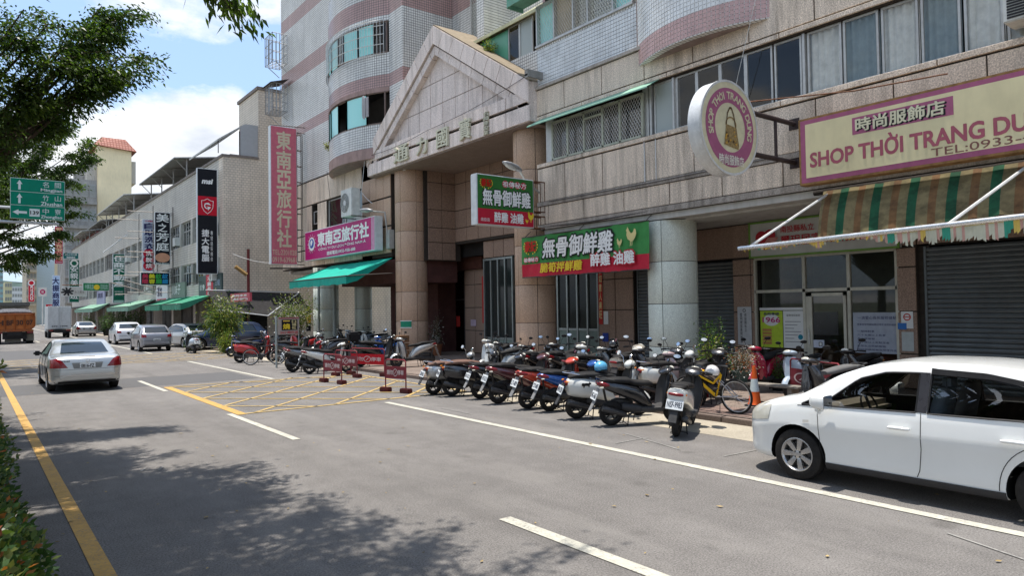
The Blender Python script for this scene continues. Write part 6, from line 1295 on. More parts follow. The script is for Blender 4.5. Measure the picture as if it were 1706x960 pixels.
# overhead road sign on the left
YS = 30.0; a, c = onY(17, 294, YS), onY(108, 363, YS); zT, zB = onY(17, 295, YS).z, onY(17, 363.5, YS).z; w, h = c.x-a.x, zT-zB
t = thing('road_sign', 'green overhead direction sign with three destinations in front of the tree', 'road sign', (a.x, YS, zB)); RG = P_('road_sign_green', (.0, .19, .115), .35); WS = P_('sign_reflective', (.62, .68, .66), .4)
m_ = MB(); m_.obox((a.x+w/2, YS+.03, zB+h/2), (w, .05, h), bev=.01); m_.build('plate', WS, t, world=True); b = Board(t, (a.x, YS, zB), 'Y'); e = .014
for i in range(3): b.rect(e, w-e, h*i/3+e, h*(i+1)/3-e*(.6 if i < 2 else 1), RG, .005, 'printed_field')
def arrow(u, v, s, up=True):
    pts = [(-.10, -.5), (.10, -.5), (.10, .08), (.24, .08), (0, .5), (-.24, .08), (-.10, .08)]
    b.poly([(u+(x if up else -y)*s, v+(y if up else x)*s) for x, y in pts], WS, .010, 'arrow')
arrow(w*.165, h*.835, h*.24); arrow(w*.165, h*.50, h*.24); arrow(w*.17, h*.16, h*.29, False)
for i, (cn, en) in enumerate((('中寮', 'Zhongliao'), ('竹山', 'Zhushan'), ('名間', 'Mingjian'))):
    v = h*i/3; b.text(cn[0], w*.585, w*.70, v+h*.145, v+h*.285, WS, .01, .012); b.text(cn[1], w*.81, w*.925, v+h*.145, v+h*.285, WS, .01, .012); b.text(en, w*.55, w*.95, v+h*.02, v+h*.115, WS, .02, .012)
b.rect(w*.345, w*.53, h*.07, h*.26, WS, .010, 'route_shield'); b.text('139', w*.36, w*.515, h*.12, h*.21, INK, .02, .014)
m_ = MB()
for px_y in (345, 369): zz = onY(5, px_y, YS+.15).z; m_.tube([(-2.2, YS+.15, zz), (a.x+w*.9, YS+.15, zz)], .05, 8)
m_.tube([(-2.2, YS+.15, 0), (-2.2, YS+.15, 7.2)], .13, 12); m_.build('gantry', P_('gantry_zinc', (.42, .44, .45), .5, metal=.4), t, world=True, smooth=40)
cable('thin overhead wire crossing high above the left street', [(12.3, 100, 12.5), (6.0, 160, 11.5)], .03, sag=.8); cable('pale slack wire strung from the tilted board to the pink sign', [(12.4, 43.0, 5.6), (14.2, 38.4, 4.9)], .01, STEEL, .25)
# ------------------------------------------------------------------ vehicles
def carpaint(name, c, metal=0.0, rough=0.28):
    if name in MATS: return MATS[name]
    t = NT(name); p = t.pos(); n = t.noise(p, 1.6, 4, 0.6); t.set(t.mix(1.0, c, t.ramp(n, (.3, .97), (.7, 1.02)), 'MULTIPLY'), t.ramp(t.noise(p, 5, 5, .7), (.3, rough-.03), (.8, rough+.05)), metal, .5)
    t.b.inputs['Coat Weight'].default_value = .8; t.b.inputs['Coat Roughness'].default_value = .07
    return t.m
RUB = P_('tyre_rubber', (.022, .021, .021), .8, var=.3, sc_=20, dirt=.25); ALLOY = P_('alloy_silver', (.46, .45, .44), .3, metal=.75, var=.1, dirt=.15); PLB = P_('plastic_black', (.02, .02, .021), .45, var=.15); TRIM = P_('trim_grey_dark', (.045, .045, .048), .55, dirt=.15)
GLC = glass('car_glass', (.012, .016, .017), .02, .0, .7); GLH = glass('car_glass_clear', (.012, .016, .016), .012, .66, 1.0); CHR = P_('chrome', (.6, .6, .61), .12, metal=1.0, var=.05); RLT = P_('tail_red', (.20, .004, .008), .2, var=.12, coat=.15); HLT = P_('lamp_clear', (.58, .56, .48), .12, var=.12, coat=.8); ORG = P_('lamp_orange', (.70, .22, .02), .2); PLATE = P_('plate_white', (.66, .69, .70), .4, var=.04); WELL = P_('wheel_well', (.012, .012, .012), .9); DISC = P_('brake_disc', (.12, .115, .11), .5, metal=.5)
def interp(P, x):
    if x <= P[0][0]: return P[0][1]
    for a, b in zip(P, P[1:]):
        if x <= b[0]: t = (x-a[0])/(b[0]-a[0]); return a[1]+(b[1]-a[1])*t
    return P[-1][1]
def smooth(P):
    """monotone cubic resampling of a control polyline"""
    xs = [p[0] for p in P]; ys = [p[1] for p in P]; n = len(P); d = [(ys[i+1]-ys[i])/(xs[i+1]-xs[i]) for i in range(n-1)]; m_ = [d[0]]+[0 if d[i-1]*d[i] <= 0 else 2*d[i-1]*d[i]/(d[i-1]+d[i]) for i in range(1, n-1)]+[d[-1]]
    def f(x):
        if x <= xs[0]: return ys[0]
        if x >= xs[-1]: return ys[-1]
        i = max(k for k in range(n-1) if xs[k] <= x); h = xs[i+1]-xs[i]; t = (x-xs[i])/h
        return (2*t**3-3*t**2+1)*ys[i]+(t**3-2*t**2+t)*h*m_[i]+(-2*t**3+3*t**2)*ys[i+1]+(t**3-t**2)*h*m_[i+1]
    return f
def car_body(S, inset=0.0):
    top, bot, wid, belt = smooth(S['top']), smooth(S['bot']), smooth(S['wid']), smooth(S['belt'])
    xs = []; x0, x1 = S['top'][0][0], S['top'][-1][0]; n = 64
    for i in range(n+1): t = i/n; xs.append(x0+(x1-x0)*(t+.03*math.sin(2*math.pi*t)*-1))
    xs = sorted(set([x0+.008, x0+.03, x0+.07, x1-.008, x1-.03, x1-.07]+[round(x, 4) for x in xs])); secs = []; tum = S.get('tumble', .36); cr = S.get('crease', 0)
    for x in xs:
        W_h = wid(x)-inset; zt = top(x)-inset; zb = bot(x)+inset; zs = min(belt(x), zt-.035); g = max(.03, zt-zs); H = zs-zb
        gh = g > .2; k = max(0, min(1, (g-.12)/.25)); Wr = W_h*.962
        R = [(0, zb), (W_h*.72, zb), (W_h*.90, zb+.012), (W_h*.955, zb+.05), (W_h*.972, zb+H*.14), (W_h*.966, zb+H*.24), (W_h*.974, zb+H*.42), (W_h*.988, zb+H*.58), (W_h*1.0, zb+H*.665), (W_h*.994, zb+H*.72), (W_h*.980, zb+H*.88), (Wr, zs)]
        a = tum; ye = Wr-a*g*k
        hood = [(Wr*.975, zs+g*.38), (Wr*.93, zs+g*.66), (Wr*.84, zs+g*.84), (Wr*.66, zs+g*.94), (Wr*.36, zt-.003), (0, zt)]
        green = [(Wr-.012-a*g*.25, zs+g*.25), (Wr-.015-a*g*.55, zs+g*.56), (Wr-.02-a*g*.84, zs+g*.84), ((Wr-a*g)*.93, zs+g*.955), ((Wr-a*g)*.62, zt-.006), (0, zt)]
        R += [(h_[0]*(1-k)+q[0]*k, h_[1]*(1-k)+q[1]*k) for h_, q in zip(hood, green)]
        L = [(x, y, z) for y, z in R]; Rr = [(x, -y, z) for y, z in R[1:-1]][::-1]; secs.append(L+Rr)
    mb = MB(); mb.loft(secs); return mb
def boolean(o, cutter, op='DIFFERENCE'):
    m_ = o.modifiers.new('b', 'BOOLEAN'); m_.object = cutter; m_.operation = op; m_.solver = 'EXACT'
    bpy.context.view_layer.update(); dg = bpy.context.evaluated_depsgraph_get(); me = bpy.data.meshes.new_from_object(o.evaluated_get(dg)); old = o.data; o.modifiers.clear(); o.data = me; bpy.data.meshes.remove(old)
def wheel(parent, c, r, w, side, spokes=7, rim_mat=None, rr=None, cap=True):
    """tyre (part) with rim (sub-part); side = +1/-1 outward along local y"""
    rr = rr or r*.66; M = Matrix.Translation(c) @ Matrix.Rotation(-side*math.pi/2, 4, 'X'); m_ = MB()
    m_.lathe([(rr-.01, -w*.5), (rr+.02, -w*.5), (r-.045, -w*.47), (r-.012, -w*.40), (r, -w*.25), (r-.004, -w*.14), (r, -w*.12), (r, w*.0), (r-.004, w*.02), (r, w*.04), (r, w*.25), (r-.012, w*.40), (r-.045, w*.47), (rr+.02, w*.5), (rr-.005, w*.47), (rr-.01, w*.3)], 40, M); ty = m_.build('wheel', RUB, parent, smooth=40)
    m_ = MB(); m_.lathe([(rr, w*.49), (rr-.012, w*.50), (rr-.028, w*.40), (rr-.035, -w*.3)], 40, M)
    for k in range(spokes):
        a = 2*math.pi*k/spokes; ca, sa = math.cos(a), math.sin(a)
        def q(u, v, z): return M @ Vector((ca*u-sa*v, sa*u+ca*v, z))
        i0, i1 = rr*.16, rr-.02; w0, w1 = rr*.13, rr*.17; z0_, z1_ = w*.36, w*.44
        vs = [q(i0, -w0*.8, z0_), q(i0, w0*.8, z0_), q(i1, w1, z1_), q(i1, -w1, z1_), q(i0, -w0*.8, z0_-.05), q(i0, w0*.8, z0_-.05), q(i1, w1, z1_-.03), q(i1, -w1, z1_-.03), q((i0+i1)/2, 0, (z0_+z1_)/2+.012)]
        m_.add(vs, [(0, 1, 8), (1, 2, 8), (2, 3, 8), (3, 0, 8), (0, 1, 5, 4), (1, 2, 6, 5), (2, 3, 7, 6), (3, 0, 4, 7)])
    m_.lathe([(0, w*.42), (rr*.12, w*.42), (rr*.22, w*.39), (rr*.26, w*.30)], 20, M); m_.build('rim', rim_mat or ALLOY, ty, smooth=35)
    m_ = MB(); m_.lathe([(0, w*.05), (rr-.05, w*.05), (rr-.045, -w*.1)], 24, M)
    for k in range(4):
        a = 2*math.pi*(k+.5)/4; m_.lathe([(0, w*.40), (.011, w*.40), (.012, w*.36)], 6, M @ Matrix.Translation((rr*.2*math.cos(a), rr*.2*math.sin(a), .002)), 1)
    m_.build('brake_disc', [DISC, PLB], ty); return ty
def make_car(label, cat, loc, rz, S, paint, hero=False, name='parked_car', arch=True, glassm=None, group=None):
    t = thing(name, label, cat, loc, rz, group); paint = paint; mb = car_body(S); body = mb.build('body', [paint, WELL, PLB], t, smooth=38); t.rotation_euler = (0, 0, 0); t.location = (0, 0, 0); bpy.context.view_layer.update()
    bvh = BVHTree.FromPolygons([Vector(v) for v in mb.v], [f for f in mb.f]); cut = []
    if arch:
        for ax, R in ((S['fx'], S['ra']), (S['rx'], S['ra'])):
            c = MB()
            for s in (1, -1): c.lathe([(0, 0), (R, 0), (R, .42), (0, .42)], 36, Matrix.Translation((ax, s*(S['W']/2+.12), S['r'])) @ Matrix.Rotation(s*math.pi/2, 4, 'X'), 1)
            co = c.build('cut', [paint, WELL, PLB]); boolean(body, co); bpy.data.objects.remove(co)
    if hero:
        x0, x1 = S['cab']; c = MB()      # cabin void
        secs = []; top = smooth(S['top']); wid = smooth(S['wid']); belt = smooth(S['belt'])
        for i in range(25):
            x = x0+(x1-x0)*i/24; zt = top(x)-.05; zs = min(belt(x), zt-.02); g = zt-zs; Wr = (wid(x)-.06)*.95; a = S.get('tumble', .36)
            secs.append([(x, -Wr, S['floor']), (x, Wr, S['floor']), (x, Wr, zs), (x, Wr-a*g*.8, zs+g*.82), (x, (Wr-a*g)*.9, zs+g), (x, -(Wr-a*g)*.9, zs+g), (x, -(Wr-a*g*.8), zs+g*.82), (x, -Wr, zs)])
        c.loft(secs); c.mi = [1]*len(c.f); co = c.build('cut', [paint, WELL, PLB]); boolean(body, co); bpy.data.objects.remove(co)
    gm = glassm or (GLH if hero else GLC)
    for w_ in S['side_glass']:
        for s in (1, -1):
            if hero:
                B0, T0_ = w_['bot'], w_['top']; poly = B0+T0_[::-1]; c = MB(); c.prism(poly, 'Y', s*.35, s*1.2, 2); co = c.build('cut', [paint, WELL, PLB]); boolean(body, co); bpy.data.objects.remove(co)
            g = decal(bvh, w_['bot'], w_['top'], 'y', 6, 12, off=-.006 if hero else .004, side=s); go = g.build('side_window', gm, t, smooth=60)
            fr = MB(); k = 13
            rim_ = [g.v[i] for i in range(13)]+[g.v[j*k+12] for j in range(1, 7)]+[g.v[6*k+i] for i in range(11, -1, -1)]+[g.v[j*k] for j in range(5, 0, -1)]
            fr.tube([Vector(p)+Vector((0, s*.006, 0)) for p in rim_]+[Vector(rim_[0])+Vector((0, s*.006, 0))], .011 if hero else .013, 4); fr.build('window_seal', PLB, go)
    for nm, k, ax, s in (('windscreen', 'front', 'z', 1), ('rear_window', 'rear', 'z', 1)):
        if k in S:
            w_ = S[k]
            if hero and nm == 'windscreen':
                poly = w_['bot']+w_['top'][::-1]; c = MB(); c.prism(poly, 'Z', S['floor']+.5, 2.5, 2); co = c.build('cut', [paint, WELL, PLB]); boolean(body, co); bpy.data.objects.remove(co)
            g = decal(bvh, w_['bot'], w_['top'], ax, 8, 14, off=-.01 if (hero and nm == 'windscreen') else .004); g.build(nm, gm, t, smooth=60)
    body.data.polygons.foreach_set('use_smooth', [True]*len(body.data.polygons)); body.data.set_sharp_from_angle(angle=rad(32))
    for i, ax in enumerate((S['fx'], S['rx'])):
        for s in (1, -1): wheel(t, (ax, s*(S['W']/2-.125), S['r']), S['r'], S.get('tw', .2), s, S.get('spokes', 7))
    for d in S.get('decals', []):
        for s in ((1, -1) if d.get('both') else (1,)):
            bo = [(a*s if d['ax'] == 'x' else a, b) for a, b in d['bot']]; to = [(a*s if d['ax'] == 'x' else a, b) for a, b in d['top']]
            g = decal(bvh, bo, to, d['ax'], d.get('nv', 3), d.get('nu', 6), d.get('off', .006), d.get('side', 1)*(s if d['ax'] == 'y' else 1)); o = g.build(d['n'], d['m'], t, smooth=60)
    for ln in S.get('seams', []):
        for s in (1, -1):
            m_ = MB(); P = []
            for (xa, za), (xb, zb_) in zip(ln, ln[1:]):
                for i in range(8):
                    x, z = xa+(xb-xa)*i/8, za+(zb_-za)*i/8; h = bvh.ray_cast(Vector((x, 4*s, z)), Vector((0, -s, 0)))
                    if h[0]: P.append(h[0]+Vector((0, s*.0015, 0)))
            if len(P) > 2: m_.tube(P, S.get('seamr', .0045), 4); m_.build('door_seam', PLB, t)
    t.location = loc; t.rotation_euler = (0, 0, rz); return t, bvh
def plate_text(t, txt, c, w, h, mat=None, face=1, name='licence_plate', tilt=0.0, rz=0, backer=None):
    """number plate facing local -x (face=-1) or +x"""
    m_ = MB(); m_.obox((0, 0, 0), (.012, w, h), bev=.004); Mx = Matrix.Translation(c) @ Matrix.Rotation(rz, 4, 'Z') @ Matrix.Rotation(tilt, 4, 'Y'); q = MB(); q.join(m_, Mx); p = q.build(name, backer or PLATE, t)
    a, f = text2d(txt, -w*.42, w*.42, -h*.32, h*.30, .02); V = [Mx @ Vector((face*(.0085+lv*.0003), (u if face > 0 else -u), v)) for u, v, lv in a]; q = MB(); q.add(V, f); q.build('lettering', mat or INK, p); return p
PW = carpaint('paint_white', (.78, .79, .77), 0, .22); PS = carpaint('paint_silver', (.42, .435, .43), .55, .3); PG = carpaint('paint_grey', (.26, .26, .28), .55, .3); PWH = carpaint('paint_pearl', (.66, .66, .68), .1, .3); PB = carpaint('paint_navy', (.015, .03, .075), .3, .25); PLS = carpaint('paint_champagne', (.50, .50, .49), .4, .3)
# --- hero : white hatchback, right foreground
S1 = dict(W=1.69, r=.315, ra=.375, fx=1.30, rx=-1.30, tw=.195, tumble=.32, floor=.42, cab=(-1.55, 1.15), seamr=.004,
 top=[(-2.12, .62), (-2.10, .85), (-2.02, 1.02), (-1.85, 1.22), (-1.55, 1.40), (-1.1, 1.50), (-.5, 1.545), (0, 1.54), (.35, 1.50), (.70, 1.385), (1.0, 1.235), (1.22, 1.115), (1.35, 1.055), (1.65, .985), (1.95, .87), (2.08, .78), (2.16, .62), (2.175, .5)],
 bot=[(-2.12, .40), (-2.0, .30), (-1.6, .22), (-.8, .19), (.8, .19), (1.6, .20), (1.95, .205), (2.1, .23), (2.175, .34)],
 wid=[(-2.12, .55), (-2.05, .70), (-1.85, .80), (-1.4, .842), (-.5, .845), (.6, .845), (1.3, .835), (1.7, .79), (1.95, .70), (2.08, .58), (2.15, .44), (2.175, .32)],
 belt=[(-2.12, 1.0), (-1.5, 1.015), (-.5, .985), (.5, .955), (1.1, .93), (1.5, .90), (1.9, .80), (2.175, .70)],
 side_glass=[dict(bot=[(-.10, .985), (.89, .955)], top=[(-.10, 1.405), (.25, 1.39), (.55, 1.30), (.89, 1.03)]), dict(bot=[(.95, .953), (1.22, .945)], top=[(.95, 1.07), (1.06, 1.035), (1.22, .955)]), dict(bot=[(-1.42, 1.01), (-.22, .985)], top=[(-1.18, 1.30), (-.8, 1.375), (-.22, 1.405)])],
 front=dict(bot=[(1.22, -.60), (1.30, 0), (1.22, .60)], top=[(.45, -.50), (.50, 0), (.45, .50)]),
 seams=[[(1.02, .94), (1.00, .70), (.99, .45), (.93, .28)], [(-.155, .98), (-.155, .6), (-.13, .36), (-.10, .28)], [(-1.46, 1.0), (-1.36, .86)]+[(-1.3+.43*math.cos(rad(a)), .315+.47*math.sin(rad(a))) for a in range(84, -5, -8)], [(1.28, .93), (1.02, .94)]],
 decals=[dict(n='headlight', m=HLT, ax='x', both=True, bot=[(.40, .66), (.62, .66), (.70, .70)], top=[(.46, .74), (.60, .84), (.715, .93)], nv=5, nu=8), dict(n='headlight_side', m=HLT, ax='y', both=True, bot=[(1.70, .71), (2.02, .66)], top=[(1.66, .90), (1.80, .86), (2.06, .77)], nv=5, nu=8), dict(n='grille', m=PLB, ax='x', bot=[(-.34, .56), (.34, .56)], top=[(-.36, .66), (.36, .66)]), dict(n='lower_grille', m=PLB, ax='x', bot=[(-.42, .30), (.42, .30)], top=[(-.36, .42), (.36, .42)]), dict(n='side_indicator', m=P_('lamp_pale', (.62, .60, .55), .2), ax='y', both=True, bot=[(1.12, .735), (1.20, .73)], top=[(1.12, .765), (1.20, .76)]), dict(n='sill_trim', m=TRIM, ax='y', both=True, bot=[(-.93, .205), (.93, .205)], top=[(-.93, .285), (.93, .285)], nu=20, off=.012), dict(n='door_visor', m=PLB, ax='y', both=True, bot=[(-1.16, 1.315), (-.8, 1.375), (-.22, 1.395)], top=[(-1.10, 1.375), (-.75, 1.435), (-.22, 1.455)], nu=14, off=.016), dict(n='pillar_trim', m=P_('trim_satin_black', (.03, .03, .035), .3), ax='y', both=True, bot=[(-.21, .985), (-.11, .985)], top=[(-.21, 1.41), (-.11, 1.41)], nv=8, off=.006)])
car1, bvh1 = make_car('white hatchback parked in the right foreground with one yellowed headlamp toward the scooters', 'car', (8.95, 3.50, 0), rad(90), S1, PW, hero=True)
for s in (1, -1):
    m_ = MB(); q = MB(); q.blob([(.0, .0, .03, .02), (.012, .0, .07, .055), (.05, .0, .102, .082), (.12, .0, .112, .09), (.19, .0, .110, .086), (.20, .0, .105, .08)], 18, 3.2); m_.join(q, Matrix.Translation((1.01, s*.955, 1.02)) @ Matrix.Rotation(math.pi, 4, 'Z')); m_.obox((.93, s*.93, .94), (.09, .10, .14), bev=.03); mi = m_.build('door_mirror', PW, car1, smooth=50); m_ = MB(); m_.obox((.808, s*.955, 1.02), (.008, .19, .15), bev=.003); m_.build('mirror_glass', P_('mirror', (.6, .62, .64), .03, metal=1.0, var=.02), mi)
    for x in (.06, -1.02):
        m_ = MB(); m_.blob([(x-.115, .80, .016, .012, s*.862), (x-.09, .80, .024, .017, s*.872), (x, .803, .026, .019, s*.878), (x+.09, .80, .024, .017, s*.872), (x+.115, .80, .016, .012, s*.862)], 10, 2.4); m_.build('door_handle', PW, car1, smooth=50)
SEAT = P_('seat_grey', (.20, .20, .20), .85); SEATB = P_('seat_cover_blue', (.22, .27, .32), .8)
for sy in (.36, -.36):
    m_ = MB(); m_.blob([(-.1, .62, .22, .08), (.35, .64, .23, .09), (.45, .62, .2, .06)], 14, 3); q = MB(); q.blob([(0, 0, .2, .03), (.06, 0, .235, .08), (.45, 0, .22, .07), (.6, 0, .16, .05)], 14, 3); m_.join(q, Matrix.Translation((-.12, 0, .66)) @ Matrix.Rotation(rad(-103), 4, 'Y')); q = MB(); q.obox((0, 0, 0), (.09, .25, .17), bev=.04); m_.join(q, Matrix.Translation((-.28, 0, 1.30))); w2 = MB(); w2.join(m_, Matrix.Translation((0, sy, 0))); w2.build('seat', SEATB if sy > 0 else SEAT, car1, smooth=50)
m_ = MB(); m_.obox((-1.0, 0, .62), (.5, 1.25, .22), bev=.06); m_.obox((-1.25, 0, .92), (.16, 1.25, .6), bev=.06); m_.build('rear_seat', SEAT, car1, smooth=50)
m_ = MB(); m_.obox((1.0, 0, .84), (.42, 1.40, .18), bev=.07); m_.build('dashboard', P_('dash_tan', (.20, .17, .13), .8), car1, smooth=50); m_ = MB(); q = MB(); q.lathe([(.175, -.013), (.19, 0), (.175, .013), (.16, 0), (.175, -.013)], 26); q.tube([(-.17, 0, 0), (.17, 0, 0)], .018, 5); m_.join(q, Matrix.Translation((.60, .36, .93)) @ Matrix.Rotation(rad(-68), 4, 'Y')); m_.build('steering_wheel', PLB, car1, smooth=60)
m_ = MB(); m_.tube([(1.28, -.35, 1.10), (1.18, .1, 1.135), (1.12, .45, 1.16)], .012, 5); m_.tube([(1.30, .2, 1.10), (1.22, .5, 1.10)], .012, 5); m_.build('wiper', PLB, car1); m_ = MB(); m_.obox((1.27, 0, 1.075), (.09, 1.2, .03), bev=.01); m_.build('cowl_panel', PLB, car1)
m_ = MB(); m_.obox((.38, 0, 1.36), (.03, .22, .06), bev=.012); m_.build('inside_mirror', PLB, car1)
plate_text(car1, 'ABX-3127', (2.17, 0, .47), .36, .15, face=1)
# --- silver saloon driving away
S2 = dict(W=1.82, r=.325, ra=.385, fx=1.47, rx=-1.38, tw=.22, tumble=.45, spokes=10, seamr=.006,
 top=[(-2.41, .55), (-2.40, .80), (-2.36, .93), (-2.25, 1.015), (-2.05, 1.045), (-1.78, 1.07), (-1.5, 1.18), (-1.1, 1.335), (-.6, 1.43), (0, 1.45), (.35, 1.41), (.75, 1.25), (1.15, 1.06), (1.3, 1.0), (1.8, .93), (2.2, .80), (2.38, .62), (2.41, .48)],
 bot=[(-2.41, .36), (-2.3, .27), (-1.9, .21), (-.8, .17), (.8, .17), (2.0, .19), (2.41, .32)], wid=[(-2.41, .66), (-2.33, .80), (-2.15, .87), (-1.6, .908), (-.5, .91), (.8, .905), (1.6, .88), (2.1, .78), (2.33, .6), (2.41, .4)],
 belt=[(-2.41, .93), (-1.6, .985), (-.6, .965), (.6, .93), (1.2, .90), (2.0, .80), (2.41, .68)],
 side_glass=[dict(bot=[(-.95, .99), (.98, .95)], top=[(-.95, 1.22), (-.7, 1.30), (0, 1.37), (.45, 1.31), (.98, 1.0)]), dict(bot=[(-1.42, 1.02), (-1.02, 1.0)], top=[(-1.36, 1.06), (-1.02, 1.20)])],
 front=dict(bot=[(1.12, -.62), (1.18, 0), (1.12, .62)], top=[(.42, -.50), (.45, 0), (.42, .50)]), rear=dict(bot=[(-1.76, -.60), (-1.82, 0), (-1.76, .60)], top=[(-1.02, -.50), (-1.0, 0), (-1.02, .50)]),
 decals=[dict(n='tail_light', m=RLT, ax='x', side=-1, both=True, bot=[(.47, .70), (.86, .70)], top=[(.62, .90), (.74, .965), (.86, .93)], nv=6, nu=8, off=.010), dict(n='tail_light_side', m=RLT, ax='y', both=True, bot=[(-2.33, .71), (-2.15, .71)], top=[(-2.30, .93), (-2.12, .90)], off=.010), dict(n='plate_recess', m=P_('recess_grey', (.20, .205, .20), .4), ax='x', side=-1, bot=[(-.33, .67), (.33, .67)], top=[(-.38, .83), (.38, .83)]), dict(n='bumper_seam', m=TRIM, ax='x', side=-1, bot=[(-.9, .645), (.9, .645)], top=[(-.9, .652), (.9, .652)], nu=24), dict(n='bumper_strip', m=CHR, ax='x', side=-1, bot=[(-.84, .475), (.84, .475)], top=[(-.84, .49), (.84, .49)], nu=24), dict(n='under_bumper', m=PLB, ax='x', side=-1, bot=[(-.75, .27), (.75, .27)], top=[(-.8, .33), (.8, .33)], nu=16), dict(n='brake_lamp', m=P_('lamp_dark', (.05, .03, .03), .3), ax='x', side=-1, bot=[(-.2, .985), (.2, .985)], top=[(-.2, 1.0), (.2, 1.0)])],
 seams=[[(1.05, .93), (1.05, .5), (1.0, .25)], [(-.02, .96), (-.02, .3)], [(-1.05, .98), (-.9, .6), (-.85, .3)]])
car2, b2_ = make_car('silver saloon car driving away in the left lane, seen from behind', 'car', (2.66, 25.35, 0), rad(90), S2, PS, name='moving_car')
plate_text(car2, '0816-FZ', (-2.405, 0, .745), .38, .15, face=-1); m_ = MB(); m_.lathe([(.035, -.004), (.045, 0), (.035, .004), (.035, -.004)], 20, Matrix.Translation((-2.41, 0, .885)) @ Matrix.Rotation(math.pi/2, 4, 'Y')); m_.build('badge', CHR, car2); a, f = text2d('E240', -.62, -.42, .86, .90, .02); q = MB(); q.add([(-2.408+.02, -u, v) for u, v, lv in a], f); q.build('lettering', CHR, car2)
for s in (1, -1): m_ = MB(); m_.obox((.78, s*.97, 1.0), (.12, .2, .14), bev=.04); m_.build('door_mirror', PLB, car2, smooth=50)
# --- parked cars on the right, farther off
def hatch_spec(L, Wd, H, r=.31, rearslope=.3, tum=.34, belt=.95):
    h = L/2
    return dict(W=Wd, r=r, ra=r+.06, fx=h-.85, rx=-h+.72, tw=.2, tumble=tum, spokes=6, seamr=.007,
     top=[(-h, .5), (-h+.02, .80), (-h+.08, 1.0), (-h+.18+rearslope*.3, 1.16), (-h+.3+rearslope, H-.13), (-h+.65+rearslope, H-.03), (-.1, H), (.35, H-.04), (.8, H-.23), (1.15, 1.10), (1.4, 1.0), (h-.3, .85), (h-.06, .66), (h, .5)],
     bot=[(-h, .36), (-h+.2, .25), (-.8, .19), (.8, .19), (h-.2, .21), (h, .34)], wid=[(-h, Wd*.40), (-h+.08, Wd*.45), (-h+.3, Wd*.485), (-.5, Wd*.5), (.8, Wd*.497), (h-.5, Wd*.45), (h-.1, Wd*.33), (h, Wd*.22)],
     belt=[(-h, belt+.03), (0, belt), (1.0, belt-.03), (h, .68)],
     side_glass=[dict(bot=[(-h+.55+rearslope*.5, belt+.05), (1.0, belt+.0)], top=[(-h+.62+rearslope, H-.22), (-.2, H-.12), (.45, H-.17), (1.0, belt+.06)])],
     front=dict(bot=[(1.12, -Wd*.33), (1.16, 0), (1.12, Wd*.33)], top=[(.48, -Wd*.27), (.5, 0), (.48, Wd*.27)]), rear=None,
     decals=[dict(n='rear_window', m=GLC, ax='x', side=-1, bot=[(-Wd*.37, belt+.1), (Wd*.37, belt+.1)], top=[(-Wd*.31, H-.14), (Wd*.31, H-.14)], nv=8, nu=12), dict(n='tail_light', m=RLT, ax='x', side=-1, both=True, bot=[(Wd*.31, .80), (Wd*.455, .80)], top=[(Wd*.32, .94), (Wd*.45, .98)], off=.012), dict(n='bumper_seam', m=TRIM, ax='x', side=-1, bot=[(-Wd*.45, .60), (Wd*.45, .60)], top=[(-Wd*.45, .615), (Wd*.45, .615)], nu=16), dict(n='headlight', m=HLT, ax='x', both=True, bot=[(Wd*.25, .62), (Wd*.40, .64)], top=[(Wd*.26, .74), (Wd*.42, .80)]), dict(n='under_bumper', m=PLB, ax='x', side=-1, bot=[(-Wd*.4, .27), (Wd*.4, .27)], top=[(-Wd*.42, .36), (Wd*.42, .36)], nu=12)], seams=[[(.9, .9), (.85, .3)], [(0, belt), (0, .3)]])
S3 = hatch_spec(4.0, 1.70, 1.52); del S3['rear']; c3, _ = make_car('grey hatchback parked along the white line in front of the second box marking', 'car', (8.42, 45.6, 0), rad(90), S3, PG); plate_text(c3, 'AKB-6519', (-1.99, 0, .66), .36, .15, face=-1)
S4 = hatch_spec(4.36, 1.80, 1.56, .34, .6, .38, 1.02); del S4['rear']; c4, _ = make_car('pearl white crossover parked behind the grey hatchback', 'car', (8.95, 57.2, 0), rad(90), S4, PWH); plate_text(c4, 'BCD-0392', (-2.17, 0, .72), .36, .15, face=-1)
S5 = dict(S2, r=.31, W=1.74); S5['wid'] = [(x, w_*.955) for x, w_ in S2['wid']]; c5, _ = make_car('small silver saloon parked far down beside the orange cones', 'car', (9.0, 80.5, 0), rad(90), S5, PLS); plate_text(c5, '5H-2201', (-2.41, 0, .75), .36, .15, face=-1)
S6 = hatch_spec(4.5, 1.76, 1.50, .31, .5); del S6['rear']; c6, _ = make_car('champagne estate car half hidden behind the grey hatchback', 'car', (11.0, 48.2, 0), rad(100), S6, PLS)
S7 = hatch_spec(4.6, 1.80, 1.62, .33, .3, .32, .98); del S7['rear']; c7, _ = make_car('dark blue sport utility car nosing out toward the road beside the flowering tree', 'car', (12.0, 43.0, 0), rad(168), S7, PB)
for c_ in (c3, c4, c6, c7, c5):
    for s in (1, -1): m_ = MB(); m_.obox((.85, s*.98, 1.02), (.12, .18, .13), bev=.04); m_.build('door_mirror', PLB, c_, smooth=50)
